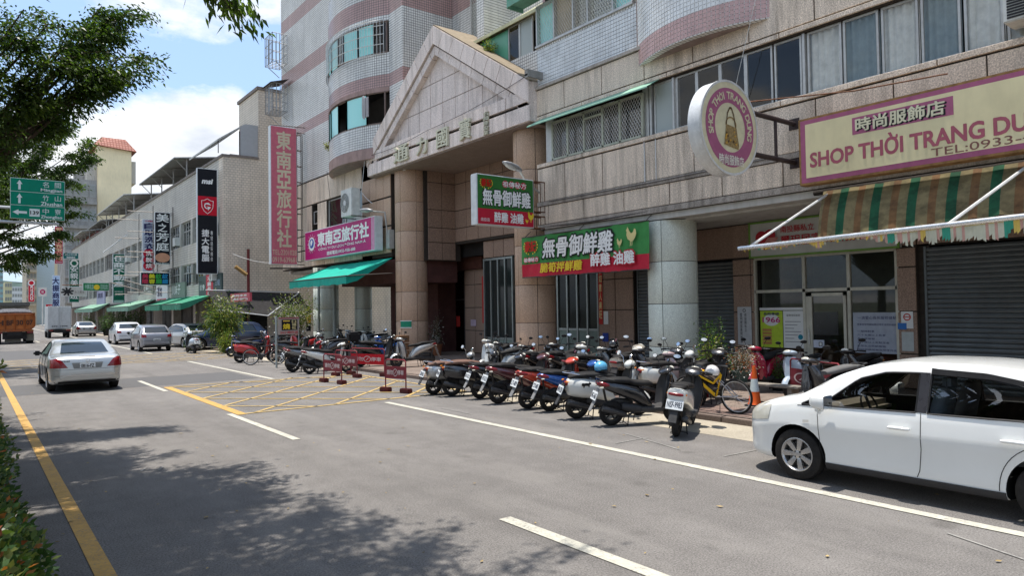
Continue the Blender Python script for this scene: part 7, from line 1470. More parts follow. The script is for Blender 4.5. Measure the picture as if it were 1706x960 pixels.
# --- orange dump truck
ORT = P_('truck_orange', (.42, .13, .035), .6, var=.3, sc_=3, dirt=.45)
t = thing('dump_truck', 'orange tipper truck with plate digits painted across its tailgate, at the left edge', 'truck', (2.75, 64, 0), rad(90)); m_ = MB(); m_.prism([(1.0, -1.25), (2.45, -1.25), (2.45, 1.25), (1.0, 1.25)], 'X', 0.1, 5.2) if False else None
def tp_(pts, x0, x1): m_.prism(pts, 'X', x0, x1)
tp_([(-.95, 1.02), (.95, 1.02), (1.25, 1.3), (1.25, 2.25), (-1.25, 2.25), (-1.25, 1.3)], 0.08, 5.4); m_.build('tipper_body', ORT, t)
m_ = MB(); m_.tube([(.02, -.95, 1.05), (.02, .95, 1.05), (.02, 1.22, 1.32), (.02, 1.22, 2.05), (.02, .98, 2.22), (.02, -.98, 2.22), (.02, -1.22, 2.05), (.02, -1.22, 1.32), (.02, -.95, 1.05)], .05, 4)
for y in (-.6, 0, .6): m_.tube([(.03, y, 1.05), (.03, y, 2.22)], .045, 4)
m_.obox((.05, 0, 2.27), (.12, 2.5, .10)); m_.obox((.05, 0, 1.0), (.15, 2.3, .12)); m_.build('tailgate_frame', P_('truck_orange_dark', (.30, .085, .025), .6, dirt=.5), t)
for i, s in enumerate(('07', '30', 'BF', 'H')): a, f = text2d(s, -.2, .2, 1.42, 1.78, .03); q = MB(); q.add([(-.0-.012-lv*.0005, -(u+.90-.6*i) if False else (-.9+.6*i)-u, v) for u, v, lv in a], f); q.build('lettering', P_('lettering_dark', (.08, .04, .03), .7), t)
m_ = MB(); m_.blob([(.3, 2.3, 1.1, .12), (1.5, 2.42, 1.15, .25), (4.9, 2.4, 1.1, .15)], 12, 2.5); m_.build('load', P_('gravel_load', (.12, .12, .13), .95, var=.6, sc_=8), t); m_ = MB(); m_.obox((6.3, 0, 1.9), (1.7, 2.3, 2.4), bev=.1); m_.obox((5.35, 0, 2.6), (.15, 2.3, 1.0)); m_.build('cab', P_('cab_white_dirty', (.50, .49, .45), .6, dirt=.4), t, smooth=40); m_ = MB(); m_.obox((5.0, 0, 3.02), (1.0, 2.35, .32), bev=.05); m_.build('tarp_roll', P_('tarp_grey', (.13, .125, .11), .9), t)
m_ = MB(); m_.obox((3.2, 0, .8), (6.4, .9, .35)); m_.obox((.3, 0, .62), (.06, 1.5, .5)); m_.build('chassis', PLB, t); m_ = MB(); m_.obox((.45, .1, .45), (.04, 1.0, .62)); m_.obox((.4, -.95, .48), (.03, .5, .5)); m_.build('mud_flap', P_('flap_drab', (.15, .14, .115), .9, dirt=.3), t)
for x in (1.2, 2.5, 6.0):
    for s in (1, -1): wheel(t, (x, s*1.0, .5), .5, .42, s, 6, DISC)
for s in (1, -1): m_ = MB(); m_.obox((.12, s*.95, .86), (.05, .4, .12), bev=.01); m_.build('tail_light', RLT, t)
# --- white box truck
t = thing('box_truck', 'small white box truck with rear doors, driving ahead of the silver saloon', 'truck', (6.62, 76.2, 0), rad(90)); BX = P_('box_white', (.55, .56, .55), .45, dirt=.2); m_ = MB(); m_.obox((1.6, 0, 1.86), (3.2, 1.82, 2.1), bev=.03); m_.build('cargo_box', BX, t)
for s in (1, -1): m_ = MB(); m_.obox((-.012, s*.45, 1.86), (.03, .86, 2.0), bev=.01); m_.build('rear_door', BX, t)
m_ = MB()
for s in (1, -1): m_.tube([(-.04, s*.12, .9), (-.04, s*.12, 2.85)], .018, 5); m_.tube([(-.04, s*.8, 1.0), (-.04, s*.8, 2.7)], .012, 4)
m_.build('door_bar', STEEL, t); m_ = MB(); m_.obox((4.0, 0, 1.25), (1.5, 1.65, 1.6), bev=.12); m_.build('cab', BX, t, smooth=50); m_ = MB(); m_.obox((1.8, 0, .62), (4.6, .8, .25)); m_.obox((.05, 0, .62), (.1, 1.75, .25)); m_.build('chassis', PLB, t)
for s in (1, -1): m_ = MB(); m_.obox((-.01, s*.66, .70), (.05, .34, .12), bev=.01); m_.build('tail_light', RLT, t)
plate_text(t, '1930-QJ', (-.02, -.05, .55), .34, .15, face=-1, backer=P_('plate_green_t', (.35, .5, .42), .5)); a, f = text2d('892  7996', -.62, .62, 1.02, 1.13, .02); q = MB(); q.add([(-.035-lv*.0005, -u, v) for u, v, lv in a], f); q.build('lettering', INK, t)
for x in (.9, 3.9):
    for s in (1, -1): wheel(t, (x, s*.72, .33), .33, .26, s, 6, DISC)
# ------------------------------------------------------------------ scooters
SP = P_('scooter_paint', (.5, .5, .5), .3)     # placeholder slot swapped per scooter
SEATM = P_('scooter_seat', (.018, .018, .019), .6, var=.2, dirt=.2); ENG = P_('engine_dark', (.035, .035, .036), .55, metal=.4, var=.4, sc_=14, dirt=.3); MIR = P_('mirror', (.6, .62, .64), .03, metal=1.0, var=.02); EXH = P_('exhaust_dark', (.06, .06, .062), .4, metal=.6, dirt=.2); GREYP = P_('scooter_plastic', (.055, .055, .057), .5, var=.2, dirt=.25); MUD = P_('mudguard_grey', (.24, .24, .24), .6, dirt=.3)
SC_COL = {}
def scp(name, c, metal=.0, rough=.25):
    return carpaint('scooter_'+name, c, metal, rough)
def mk_wheel(t, x, r, w, rimr):
    M = Matrix.Translation((x, 0, r)) @ Matrix.Rotation(math.pi/2, 4, 'X'); m_ = MB(); m_.lathe([(rimr, -w*.45), (r-.05, -w*.5), (r-.02, -w*.42), (r-.004, -w*.2), (r, 0), (r-.004, w*.2), (r-.02, w*.42), (r-.05, w*.5), (rimr, w*.45)], 28, M); ty = m_.build('wheel', RUB, t, smooth=50)
    m_ = MB(); m_.lathe([(rimr+.004, -w*.4), (rimr-.02, -w*.35), (rimr-.02, w*.35), (rimr+.004, w*.4)], 28, M); m_.lathe([(.0, -.05), (.04, -.05), (.04, .05), (0, .05)], 12, M)
    for k in range(5):
        a = 2*math.pi*k/5; p, q = M @ Vector((.03*math.cos(a), .03*math.sin(a), 0)), M @ Vector(((rimr-.01)*math.cos(a+.15), (rimr-.01)*math.sin(a+.15), 0)); m_.tube([p, q], [.018, .013], 5)
    m_.build('rim', ENG, ty, smooth=40)
def scooter_proto(kind):
    t = thing('scooter', 'x', 'scooter', (0, 0, 0)); WB = .63; r = .235
    mk_wheel(t, -WB, r, .11, .15); mk_wheel(t, WB, r, .10, .15)
    m_ = MB()
    if kind == 'sport':     # angular body sweeping up to the tail
        m_.blob([(-.93, .80, .02, .012), (-.90, .795, .07, .045), (-.78, .765, .125, .085), (-.6, .715, .155, .115), (-.4, .66, .165, .14), (-.2, .60, .16, .16), (-.05, .52, .145, .17), (.05, .42, .13, .13), (.12, .36, .12, .08)], 18, 2.6)
        seat = [(-.86, .845, .05, .02), (-.80, .85, .10, .04), (-.55, .85, .135, .055), (-.32, .835, .135, .055), (-.22, .79, .13, .055), (-.05, .775, .125, .055), (.10, .765, .10, .05), (.16, .75, .06, .03)]
    elif kind == 'retro':   # round rear cowls
        m_.blob([(-.86, .62, .04, .05), (-.82, .62, .13, .15), (-.72, .62, .19, .19), (-.55, .60, .215, .20), (-.35, .58, .215, .19), (-.15, .52, .19, .19), (.0, .44, .16, .16), (.10, .36, .14, .08)], 20, 2.5)
        seat = [(-.80, .80, .07, .02), (-.74, .825, .13, .04), (-.5, .84, .155, .055), (-.25, .835, .15, .055), (-.05, .81, .13, .05), (.1, .79, .09, .035)]
    else:                   # plain commuter
        m_.blob([(-.93, .72, .09, .07), (-.92, .72, .135, .11), (-.88, .715, .155, .125), (-.72, .69, .16, .135), (-.5, .66, .165, .155), (-.25, .60, .16, .17), (-.05, .52, .145, .17), (.05, .42, .13, .12), (.12, .36, .12, .08)], 18, 3.0)
        seat = [(-.86, .82, .06, .02), (-.80, .84, .12, .04), (-.5, .85, .145, .055), (-.25, .825, .14, .055), (0, .79, .125, .05), (.14, .775, .08, .035)]
    m_.build('rear_body', SP, t, smooth=45); m_ = MB(); m_.blob(seat, 16, 2.8); m_.build('seat', SEATM, t, smooth=50)
    # floor, leg shield
    m_ = MB(); m_.blob([(-.1, .30, .15, .05), (.0, .30, .17, .05), (.30, .30, .17, .05), (.40, .34, .17, .05)], 14, 4); m_.blob([(-.45, .36, .10, .07), (-.2, .32, .13, .08), (.1, .27, .13, .05), (.35, .27, .11, .05)], 12, 3); m_.build('footboard', GREYP, t, smooth=45)
    def shieldm(off, th, w0, mat, nm):
        m_ = MB(); P = [(.36, .30), (.39, .42), (.41, .56), (.43, .70), (.46, .82), (.49, .92)]; Wd = [w0*.75, w0*.9, w0, w0*1.0, w0*.86, w0*.55]; vs = []; n = 9
        for (x, z), w_ in zip(P, Wd):
            for i in range(n): u_ = -1+2*i/(n-1); vs.append((x+off-.10*abs(u_)**2.2*(1 if off > 0 else .9), u_*w_, z))
        k = len(vs); vs += [(x-th, y, z) for x, y, z in vs]; fs = [(j*n+i, j*n+i+1, (j+1)*n+i+1, (j+1)*n+i) for j in range(5) for i in range(n-1)]; fs += [tuple(q+k for q in f) for f in fs]
        edge = [i for i in range(n)]+[j*n+n-1 for j in range(1, 6)]+[5*n+i for i in range(n-2, -1, -1)]+[j*n for j in range(4, 0, -1)]
        fs += [(a, b_, b_+k, a+k) for a, b_ in zip(edge, edge[1:]+edge[:1])]; m_.add(vs, fs); return m_.build(nm, mat, t, smooth=45)
    shieldm(.075, .02, .215, SP, 'front_shield'); shieldm(.045, .03, .20, GREYP, 'leg_shield')
    if kind != 'retro': m_ = MB(); m_.blob([(.52, .40, .03, .03), (.56, .52, .085, .14, 0, -.15), (.60, .60, .09, .17, 0, -.15), (.585, .78, .07, .10, 0, -.2), (.56, .90, .03, .03)], 14, 2.6); m_.build('nose_panel', SP, t, smooth=45)
    else: m_ = MB(); m_.blob([(.50, .5, .02, .06), (.53, .60, .05, .16), (.56, .66, .035, .12), (.57, .7, .01, .04)], 12, 2.2); m_.build('nose_panel', SP, t, smooth=45)
    # front mudguard
    m_ = MB(); vs = []; n = 7
    for j in range(9):
        a = rad(165-j*17.5); 
        for i in range(n): u_ = -1+2*i/(n-1); vs.append((WB+(r+.035-.05*u_*u_)*math.cos(a), u_*.075, r+(r+.035-.05*u_*u_)*math.sin(a)))
    m_.add(vs, [(j*n+i, j*n+i+1, (j+1)*n+i+1, (j+1)*n+i) for j in range(8) for i in range(n-1)]); m_.build('front_mudguard', SP, t, smooth=60)
    m_ = MB()
    for s in (1, -1): m_.tube([(WB, s*.07, r), (WB-.08, s*.07, r+.28), (WB-.13, s*.03, r+.42)], .018, 6)
    m_.tube([(WB-.12, 0, .60), (.43, 0, .98)], .028, 8); m_.build('fork', ENG, t, smooth=40)
    # handlebar cowl
    m_ = MB(); M = Matrix.Translation((.43, 0, 1.0)) @ Matrix.Rotation(rad(-22), 4, 'Y'); q = MB()
    if kind == 'retro': q.blob([(-.09, 0, .05, .03), (-.06, 0, .10, .06), (.0, .005, .12, .075), (.06, .005, .095, .075), (.10, .0, .06, .05)], 16, 2.2)
    else: q.blob([(-.13, -.01, .05, .015), (-.10, -.005, .12, .035), (.0, .0, .17, .055), (.08, -.01, .14, .055), (.15, -.035, .07, .03), (.17, -.04, .02, .01)], 16, 2.3)
    m_.join(q, M); m_.build('handlebar_cowl', SP, t, smooth=50)
    m_ = MB(); q = MB(); q.ball((.135 if kind != 'retro' else .095, 0, -.01), (.03, .085 if kind != 'retro' else .065, .04 if kind != 'retro' else .06), 14, 8); m_.join(q, M); m_.build('headlight', HLT, t, smooth=60)
    m_ = MB(); m_.tube([(.42, -.13, 1.0), (.40, -.22, 1.01), (.335, -.33, .995)], .012, 6); m_.tube([(.42, .13, 1.0), (.40, .22, 1.01), (.335, .33, .995)], .012, 6)
    for s in (1, -1): m_.tube([(.385, s*.235, 1.008), (.325, s*.345, .993)], .019, 8); m_.tube([(.435, s*.20, 1.005), (.43, s*.24, 1.0), (.38, s*.345, .985)], .007, 4); m_.tube([(.43, s*.18, 1.01), (.42, s*.19, 1.0)], .02, 6)
    m_.build('handlebar', PLB, t, smooth=40)
    for s in (1, -1):
        c = Vector((.36, s*.30, 1.235)) if kind != 'retro' else Vector((.34, s*.29, 1.20)); m_ = MB(); m_.tube([(.40, s*.19, 1.01), (.40, s*.23, 1.12), c], .006, 5); q = MB(); 
        if kind == 'retro': q.lathe([(0, -.012), (.045, -.012), (.055, .0), (.05, .010)], 18)
        else: q.blob([(-.072, 0, .014, .012, 0), (-.04, 0, .034, .014, 0), (.03, 0, .040, .013, 0), (.068, 0, .022, .010, 0)], 12, 2.5)
        Mm = Matrix.Translation(c) @ Matrix.Rotation(rad(90), 4, 'Z') @ Matrix.Rotation(rad(90 if False else 0), 4, 'X') @ Matrix.Rotation(math.pi/2, 4, 'X'); 
        Mm = Matrix.Translation(c) @ Matrix.Rotation(s*rad(14), 4, 'Z') @ Matrix.Rotation(-rad(68), 4, 'Y') @ Matrix.Rotation(math.pi/2, 4, 'Z')
        m_.join(q, Mm); mm = m_.build('side_mirror', PLB if kind != 'retro' else CHR, t, smooth=45)
        m_ = MB(); q = MB(); n = 16; q.add([((.062 if kind != 'retro' else .045)*math.cos(2*math.pi*i/n), (.034 if kind != 'retro' else .045)*math.sin(2*math.pi*i/n), .0135) for i in range(n)], [tuple(range(n))]); m_.join(q, Mm); m_.build('mirror_glass', MIR, mm)
    # engine, exhaust, stand, plate, lamps
    m_ = MB(); m_.blob([(-.80, .25, .05, .05, .06), (-.72, .26, .06, .09, .08), (-.55, .27, .06, .10, .08), (-.3, .30, .07, .09, .05), (-.15, .31, .06, .06, .03)], 12, 3); m_.blob([(-.6, .42, .05, .05, .07), (-.5, .43, .06, .07, .07), (-.3, .42, .06, .06, .06), (-.22, .4, .04, .04, .06)], 10, 3); m_.tube([(-.66, .12, .28), (-.74, .13, .66)], .022, 6); m_.build('engine', ENG, t, smooth=45)
    m_ = MB(); m_.tube([(-.2, -.06, .26), (-.35, -.12, .20), (-.45, -.15, .235)], .02, 6); m_.tube([(-.40, -.155, .22), (-.46, -.158, .24), (-.80, -.165, .345), (-.86, -.166, .36), (-.87, -.166, .362)], [.035, .052, .058, .05, .02], 14); m_.build('exhaust', EXH, t, smooth=40)
    m_ = MB(); 
    for s in (1, -1): m_.tube([(-.32, s*.08, .24), (-.36, s*.13, .01), (-.42, s*.14, .01)], .011, 5)
    m_.tube([(-.36, -.13, .04), (-.36, .13, .04)], .009, 4); m_.tube([(-.12, .12, .24), (-.10, .24, .02)], .010, 4); m_.build('stand', PLB, t)
    tz = {'sport': (.80, .86), 'retro': (.70, .86), 'plain': (.76, .90)}[kind]; m_ = MB()
    if kind == 'sport':
        for s in (1, -1): m_.blob([(-.925, .80, .02, .02, s*.035), (-.88, .80, .035, .035, s*.07), (-.80, .785, .03, .04, s*.105), (-.72, .775, .01, .02, s*.14)], 10, 2.4)
    elif kind == 'retro': m_.blob([(-.885, .69, .05, .03), (-.87, .69, .075, .045), (-.84, .69, .08, .05)], 12, 2.6)
    else: m_.blob([(-.945, .74, .10, .015), (-.935, .74, .125, .026), (-.88, .74, .13, .03)], 12, 3.0)
    m_.build('tail_light', RLT, t, smooth=50); m_ = MB()
    for s in (1, -1): m_.blob([(-.90, .735, .008, .008, s*.12), (-.88, .735, .02, .018, s*.14), (-.84, .74, .015, .012, s*.155)], 8, 2.2)
    m_.build('indicator', ORG if kind != 'sport' else HLT, t, smooth=50)
    # plate carrier and lower mudguard
    m_ = MB(); m_.obox((-.93, 0, .60), (.02, .16, .22), Matrix.Rotation(rad(22), 4, 'Y'), bev=.008); m_.obox((-1.0, 0, .40), (.015, .13, .24), Matrix.Rotation(rad(28), 4, 'Y') , bev=.006); m_.build('rear_mudguard', MUD if kind == 'sport' else GREYP, t, smooth=45)
    m_ = MB(); m_.tube([(-.62, -.13, .86), (-.80, -.14, .90), (-.90, -.09, .905), (-.92, 0, .905), (-.90, .09, .905), (-.80, .14, .90), (-.62, .13, .86)], .011, 6); m_.build('grab_rail', CHR if kind == 'retro' else GREYP, t, smooth=45)
    return t
def depth_first(o): 
    yield o
    for c in KIDS.get(o.name, []): yield from depth_first(c)
PROTO = {}
def index_kids(t):
    for o in list(COL.objects):
        if o.parent is not None: KIDS.setdefault(o.parent.name, [])
for k in ('sport', 'retro', 'plain'): PROTO[k] = scooter_proto(k)
def gather(root):
    ch = [o for o in COL.objects if o.parent == root]
    if ch: KIDS[root.name] = ch
    for c in ch: gather(c)
for k in PROTO: gather(PROTO[k])
USED = set(); SCOOTS = []
def scooter(kind, label, x, y, hd, paint, plate='', z=0.0, seat=None, lean=4, group='scooters parked in front of the arcade', steer=0, helmet=None, topbox=None, extra=None):
    """x, y = rear wheel ground point; hd = heading in degrees from +X towards +Y"""
    pr_ = PROTO[kind]; swap = {'scooter_paint': paint}
    if seat: swap['scooter_seat'] = seat
    t = copy_tree(pr_, None, swap); t['label'] = label; t['category'] = 'scooter'; t['group'] = group; a = rad(hd)
    t.location = (x+.63*math.cos(a), y+.63*math.sin(a), z); t.rotation_euler = (rad(lean), 0, a); t['_o'] = (0, 0, 0); f_ = 0.96+0.09*((len(SCOOTS)*0.618) % 1); t.scale = (f_, f_, f_)
    if plate is not None:
        m_ = Matrix.Translation((-.965, 0, .575)) @ Matrix.Rotation(rad(22), 4, 'Y'); q = MB(); b_ = MB(); b_.obox((0, 0, 0), (.008, .28, .165), bev=.003); q.join(b_, m_); p = q.build('licence_plate', PLATE, t)
        if plate: a_, f = text2d(plate, -.12, .12, -.05, .05, .02); q = MB(); q.add([m_ @ Vector((-.0055-lv*.0002, -u, v)) for u, v, lv in a_], f); q.build('lettering', P_('plate_ink', (.02, .03, .06), .5), p)
    if topbox:
        m_ = MB(); m_.obox((-.90, 0, 1.06), (.40, .42, .32), bev=.06); m_.build('top_box', topbox, t, smooth=45)
    if helmet: make_helmet(t, helmet)
    if extra: extra(t)
    SCOOTS.append(t); return t
def make_helmet(t, spec):
    (lx, ly, lz), paint, lb = spec; bpy.context.view_layer.update(); w = t.matrix_world @ Vector((lx, ly, lz)); h = thing('helmet', lb, 'helmet', w, t.rotation_euler.z+.6)
    m_ = MB(); m_.ball((0, 0, 0), (.15, .125, .125), 20, 12, zmin=-.45); m_.build('shell', paint, h, smooth=60); m_ = MB(); m_.ball((.035, 0, -.01), (.135, .118, .11), 18, 8, zmin=.1); q = MB(); q.blob([(.10, -.02, .09, .03), (.16, -.03, .07, .012), (.20, -.045, .03, .004)], 10, 2.2); q.build('peak', PLB, h, smooth=50); m_ = MB(); m_.lathe([(.118, -.055), (.128, -.055), (.130, -.04)], 20); m_.build('rim', PLB, h, smooth=40)
BLK1 = scp('black', (.012, .012, .014)); BLK2 = scp('charcoal', (.035, .034, .036), .3); WHT = scp('white', (.62, .63, .60)); SIL = scp('silver', (.40, .41, .41), .5, .3); BLU = scp('blue', (.01, .075, .30), .3); RDD = scp('red', (.42, .02, .02)); ORR = scp('orange_red', (.50, .05, .02)); MAR = scp('maroon', (.09, .03, .035), .3); CRI = scp('crimson', (.33, .01, .04)); PWB = scp('powder_blue', (.42, .50, .58)); BRZ = scp('champagne', (.36, .33, .28), .4); PNK = scp('pink_pale', (.45, .33, .33)); DBL = scp('navy', (.01, .02, .07), .2); GRY = scp('grey', (.16, .165, .17), .3)
BRSEAT = P_('seat_brown', (.15, .085, .065), .55, dirt=.2)
def dog(t):
    m_ = MB(); pts = [(-.09, .0), (-.09, .05), (-.06, .055), (-.04, .05), (.0, .055), (.05, .05), (.06, .09), (.075, .06), (.10, .055), (.095, .03), (.07, .02), (.06, -.03), (.045, -.03), (.04, .0), (-.03, .0), (-.04, -.035), (-.055, -.035), (-.06, .0)]
    z0 = .66
    m_.add([(-.52+a*1.0, -.2185, z0+b_) for a, b_ in pts], [tuple(range(len(pts)))]); m_.build('decal_print', INK, t)
# front row, from the crossing to the parked car
scooter('retro', 'silver-white scooter with long brown seat at the crossing end of the front row', 9.35, 15.45, -8, SIL, '328-MLD', seat=BRSEAT)
scooter('retro', 'black round-bodied scooter with brown seat next to the crossing, second in the front row', 9.55, 14.85, -22, BLK1, '926-JKP', seat=BRSEAT)
scooter('sport', 'black scooter with red tail lamp, third in the front row from the crossing', 9.75, 13.95, -12, BLK1, '672-QCD')
scooter('sport', 'dark maroon scooter with grey mudguard, fourth in the front row from the crossing', 9.6, 12.95, -14, MAR, 'AV3-521')
scooter('sport', 'orange-red and white tailed scooter left of the blue one', 9.55, 11.85, -12, ORR, 'L71-809')
scooter('sport', 'bright blue scooter in the middle of the front row', 9.62, 11.25, -14, BLU, 'CYI-885')
scooter('retro', 'white scooter with black dog print on its side and light blue helmet on top', 9.42, 10.15, -24, WHT, 'NHV-3278', extra=dog, helmet=((-.15, 0, .97), scp('helmet_blue', (.10, .38, .60)), 'light blue open face helmet on the white scooter with dog print'))
scooter('sport', 'black scooter with clean black panels between the white dog-print scooter and the white-tailed scooter', 9.32, 9.15, -26, BLK1, 'NG-1665')
near_ = scooter('plain', 'white and black scooter with the readable number plate, nearest the viewer by the yellow bicycle', 9.33, 7.66, 27, WHT, 'NSF-9983', lean=6, helmet=((.48, -.30, .98), scp('helmet_white', (.6, .58, .57)), 'white helmet with pink pattern hanging on the handlebar of the nearest scooter'))
near_.scale = (1, 1, 1)
for o in list(COL.objects):
    if o.parent == near_ and o.name.split('.')[0] in ('front_shield', 'handlebar_cowl', 'nose_panel', 'front_mudguard'): o.material_slots[0].material = BLK1
# second row on the sidewalk
GRP2 = 'scooters parked on the arcade sidewalk behind the front row'; Z2 = 0.12
scooter('sport', 'white-fronted scooter facing the road behind the blue scooter', 13.6, 13.3, 184, WHT, None, Z2, group=GRP2)
scooter('plain', 'dark scooter facing the road with a black helmet on its mirror, behind the front row', 13.7, 12.55, 178, GRY, None, Z2, group=GRP2, helmet=((.30, .28, 1.12), BLK1, 'matt black helmet on the mirror of a scooter near the window grille'))
scooter('plain', 'beige scooter turned toward the wall behind the dog-print scooter', 12.1, 11.6, 20, BRZ, None, Z2, group=GRP2)
scooter('sport', 'charcoal maxi scooter with broad screen behind the clean black scooter', 13.6, 11.2, 175, BLK2, None, Z2, group=GRP2)
scooter('plain', 'pale pink scooter facing the road left of the grey-green column', 13.5, 10.35, 182, PNK, None, Z2, group=GRP2)
scooter('sport', 'black scooter with grey cover panel in front of the grey-green column', 12.0, 10.5, 12, BLK1, None, Z2, group=GRP2)
scooter('retro', 'white retro scooter with round chrome mirrors squeezed behind the dog-print scooter', 11.5, 10.2, -16, WHT, None, Z2, group=GRP2)
scooter('sport', 'silver scooter facing the road beside the lobby steps', 13.6, 17.6, 190, SIL, None, Z2, group=GRP2)
scooter('plain', 'white scooter with wire basket behind the round-bodied black scooter', 12.6, 15.8, 176, WHT, None, Z2, group=GRP2)
scooter('plain', 'black scooter crowded behind the maroon scooter', 13.2, 15.0, 170, BLK1, None, Z2, group=GRP2)
scooter('sport', 'dark silver scooter crowded behind the third front-row scooter', 13.6, 14.4, 186, BLK2, None, Z2, group=GRP2)
scooter('sport', 'tall silver scooter on the sidewalk before the brown column with a green plate', 13.2, 22.0, 172, SIL, None, Z2, group=GRP2)
for (k_, l_, x_, y_, h_, c_) in [('sport', 'black scooter wedged between the maroon and orange-red ones on the kerb side', 11.75, 13.6, 8, BLK2), ('plain', 'dark scooter wedged behind the blue scooter', 11.7, 12.7, -10, BLK1), ('sport', 'black scooter wedged at the kerb behind the third front-row scooter', 11.8, 14.7, 14, BLK1), ('plain', 'charcoal scooter at the kerb just left of the yellow bicycle', 11.9, 9.1, 20, BLK2), ('sport', 'dark scooter close to the brown column right of the lobby door', 13.4, 16.6, 182, BLK1)]: scooter(k_, l_, x_, y_, h_, c_, None, Z2, group=GRP2)
# left of the crossing
GRP3 = 'scooters parked left of the crossing'
scooter('sport', 'red and black scooter at the left end of the group by the shop notice stand', 9.55, 26.0, -14, RDD, 'EPM-901', group=GRP3)
scooter('sport', 'grey scooter with low black seat, second left of the road barriers', 9.15, 24.6, -16, GRY, '213-KLM', group=GRP3)
scooter('sport', 'white and black sport scooter beside the road barriers', 9.3, 23.5, -18, WHT, '886-HJW', group=GRP3)
scooter('plain', 'black scooter with a large black delivery box behind the barriers', 11.3, 23.6, -10, BLK1, None, 0.12, group=GRP3, topbox=P_('delivery_box', (.012, .012, .013), .6))
scooter('retro', 'white scooter facing the road in front of the grey column under the turquoise awning', 13.1, 29.2, 178, WHT, None, .12, group=GRP3)
scooter('plain', 'black scooter with white fairing among the group under the turquoise awning', 12.4, 27.6, 174, BLK2, None, .12, group=GRP3)
scooter('sport', 'small red scooter half hidden beside the notice stand', 12.6, 30.8, 182, RDD, None, .12, group=GRP3)
for i, (x, y, c, l) in enumerate([(16.2, 33.0, PWB, 'powder blue'), (16.4, 31.6, WHT, 'white'), (16.3, 34.2, BLK1, 'black')]): scooter('plain', l+' scooter parked deep in the arcade between the grey columns', x, y, 178, c, None, .12, group='scooters deep in the arcade')
scooter('sport', 'blue and white sport scooter draped in a dark apron by the brown granite column', 13.4, 24.6, 196, BLU, None, .12, group=GRP3)
# far left group beside the bicycle
GRP4 = 'scooters beside the black bicycle'
scooter('retro', 'scooter with a bright red rounded tail box beside the black bicycle', 9.2, 30.9, -16, RDD, None, group=GRP4, topbox=None)
scooter('plain', 'black scooter standing behind the black bicycle', 10.6, 30.0, -12, BLK1, None, group=GRP4)
scooter('plain', 'blue scooter with a pink plate beside the flowering tree', 11.3, 35.2, 176, DBL, None, group=GRP4)
scooter('sport', 'dark scooter with chrome trim in front of the alley canopy', 12.8, 35.5, 176, BLK2, None, .1, group=GRP4)
scooter('sport', 'black scooter facing the road beside the alley props', 12.9, 33.9, 180, BLK1, None, .1, group=GRP4)
scooter('retro', 'small powder-blue scooter alone beside the dark blue car', 9.5, 39.9, 92, PWB, '7PM-228', group=GRP4)
# right, by the care shop
GRP5 = 'scooters in front of the glazed shop'
scooter('sport', 'crimson scooter facing the road in front of the glazed shop', 15.6, 9.6, 186, CRI, None, .12, group=GRP5)
scooter('sport', 'pale blue-grey scooter facing the road right of the crimson one', 15.3, 8.5, 184, PWB, None, .12, group=GRP5)
scooter('plain', 'dark grey scooter with flat grey seat between the cone and the white car', 13.15, 6.55, 168, BLK2, None, .10, seat=P_('seat_grey_worn', (.13, .13, .13), .8, dirt=.3), group=GRP5, lean=3)
scooter('plain', 'black scooter hidden in the shade behind the pale blue-grey one', 16.2, 7.6, 180, BLK1, None, .12, group=GRP5)
for k in PROTO:
    for o in list(KIDS.get(PROTO[k].name, [])):
        for c in list(KIDS.get(o.name, [])): bpy.data.objects.remove(c)
        bpy.data.objects.remove(o)
    bpy.data.objects.remove(PROTO[k])
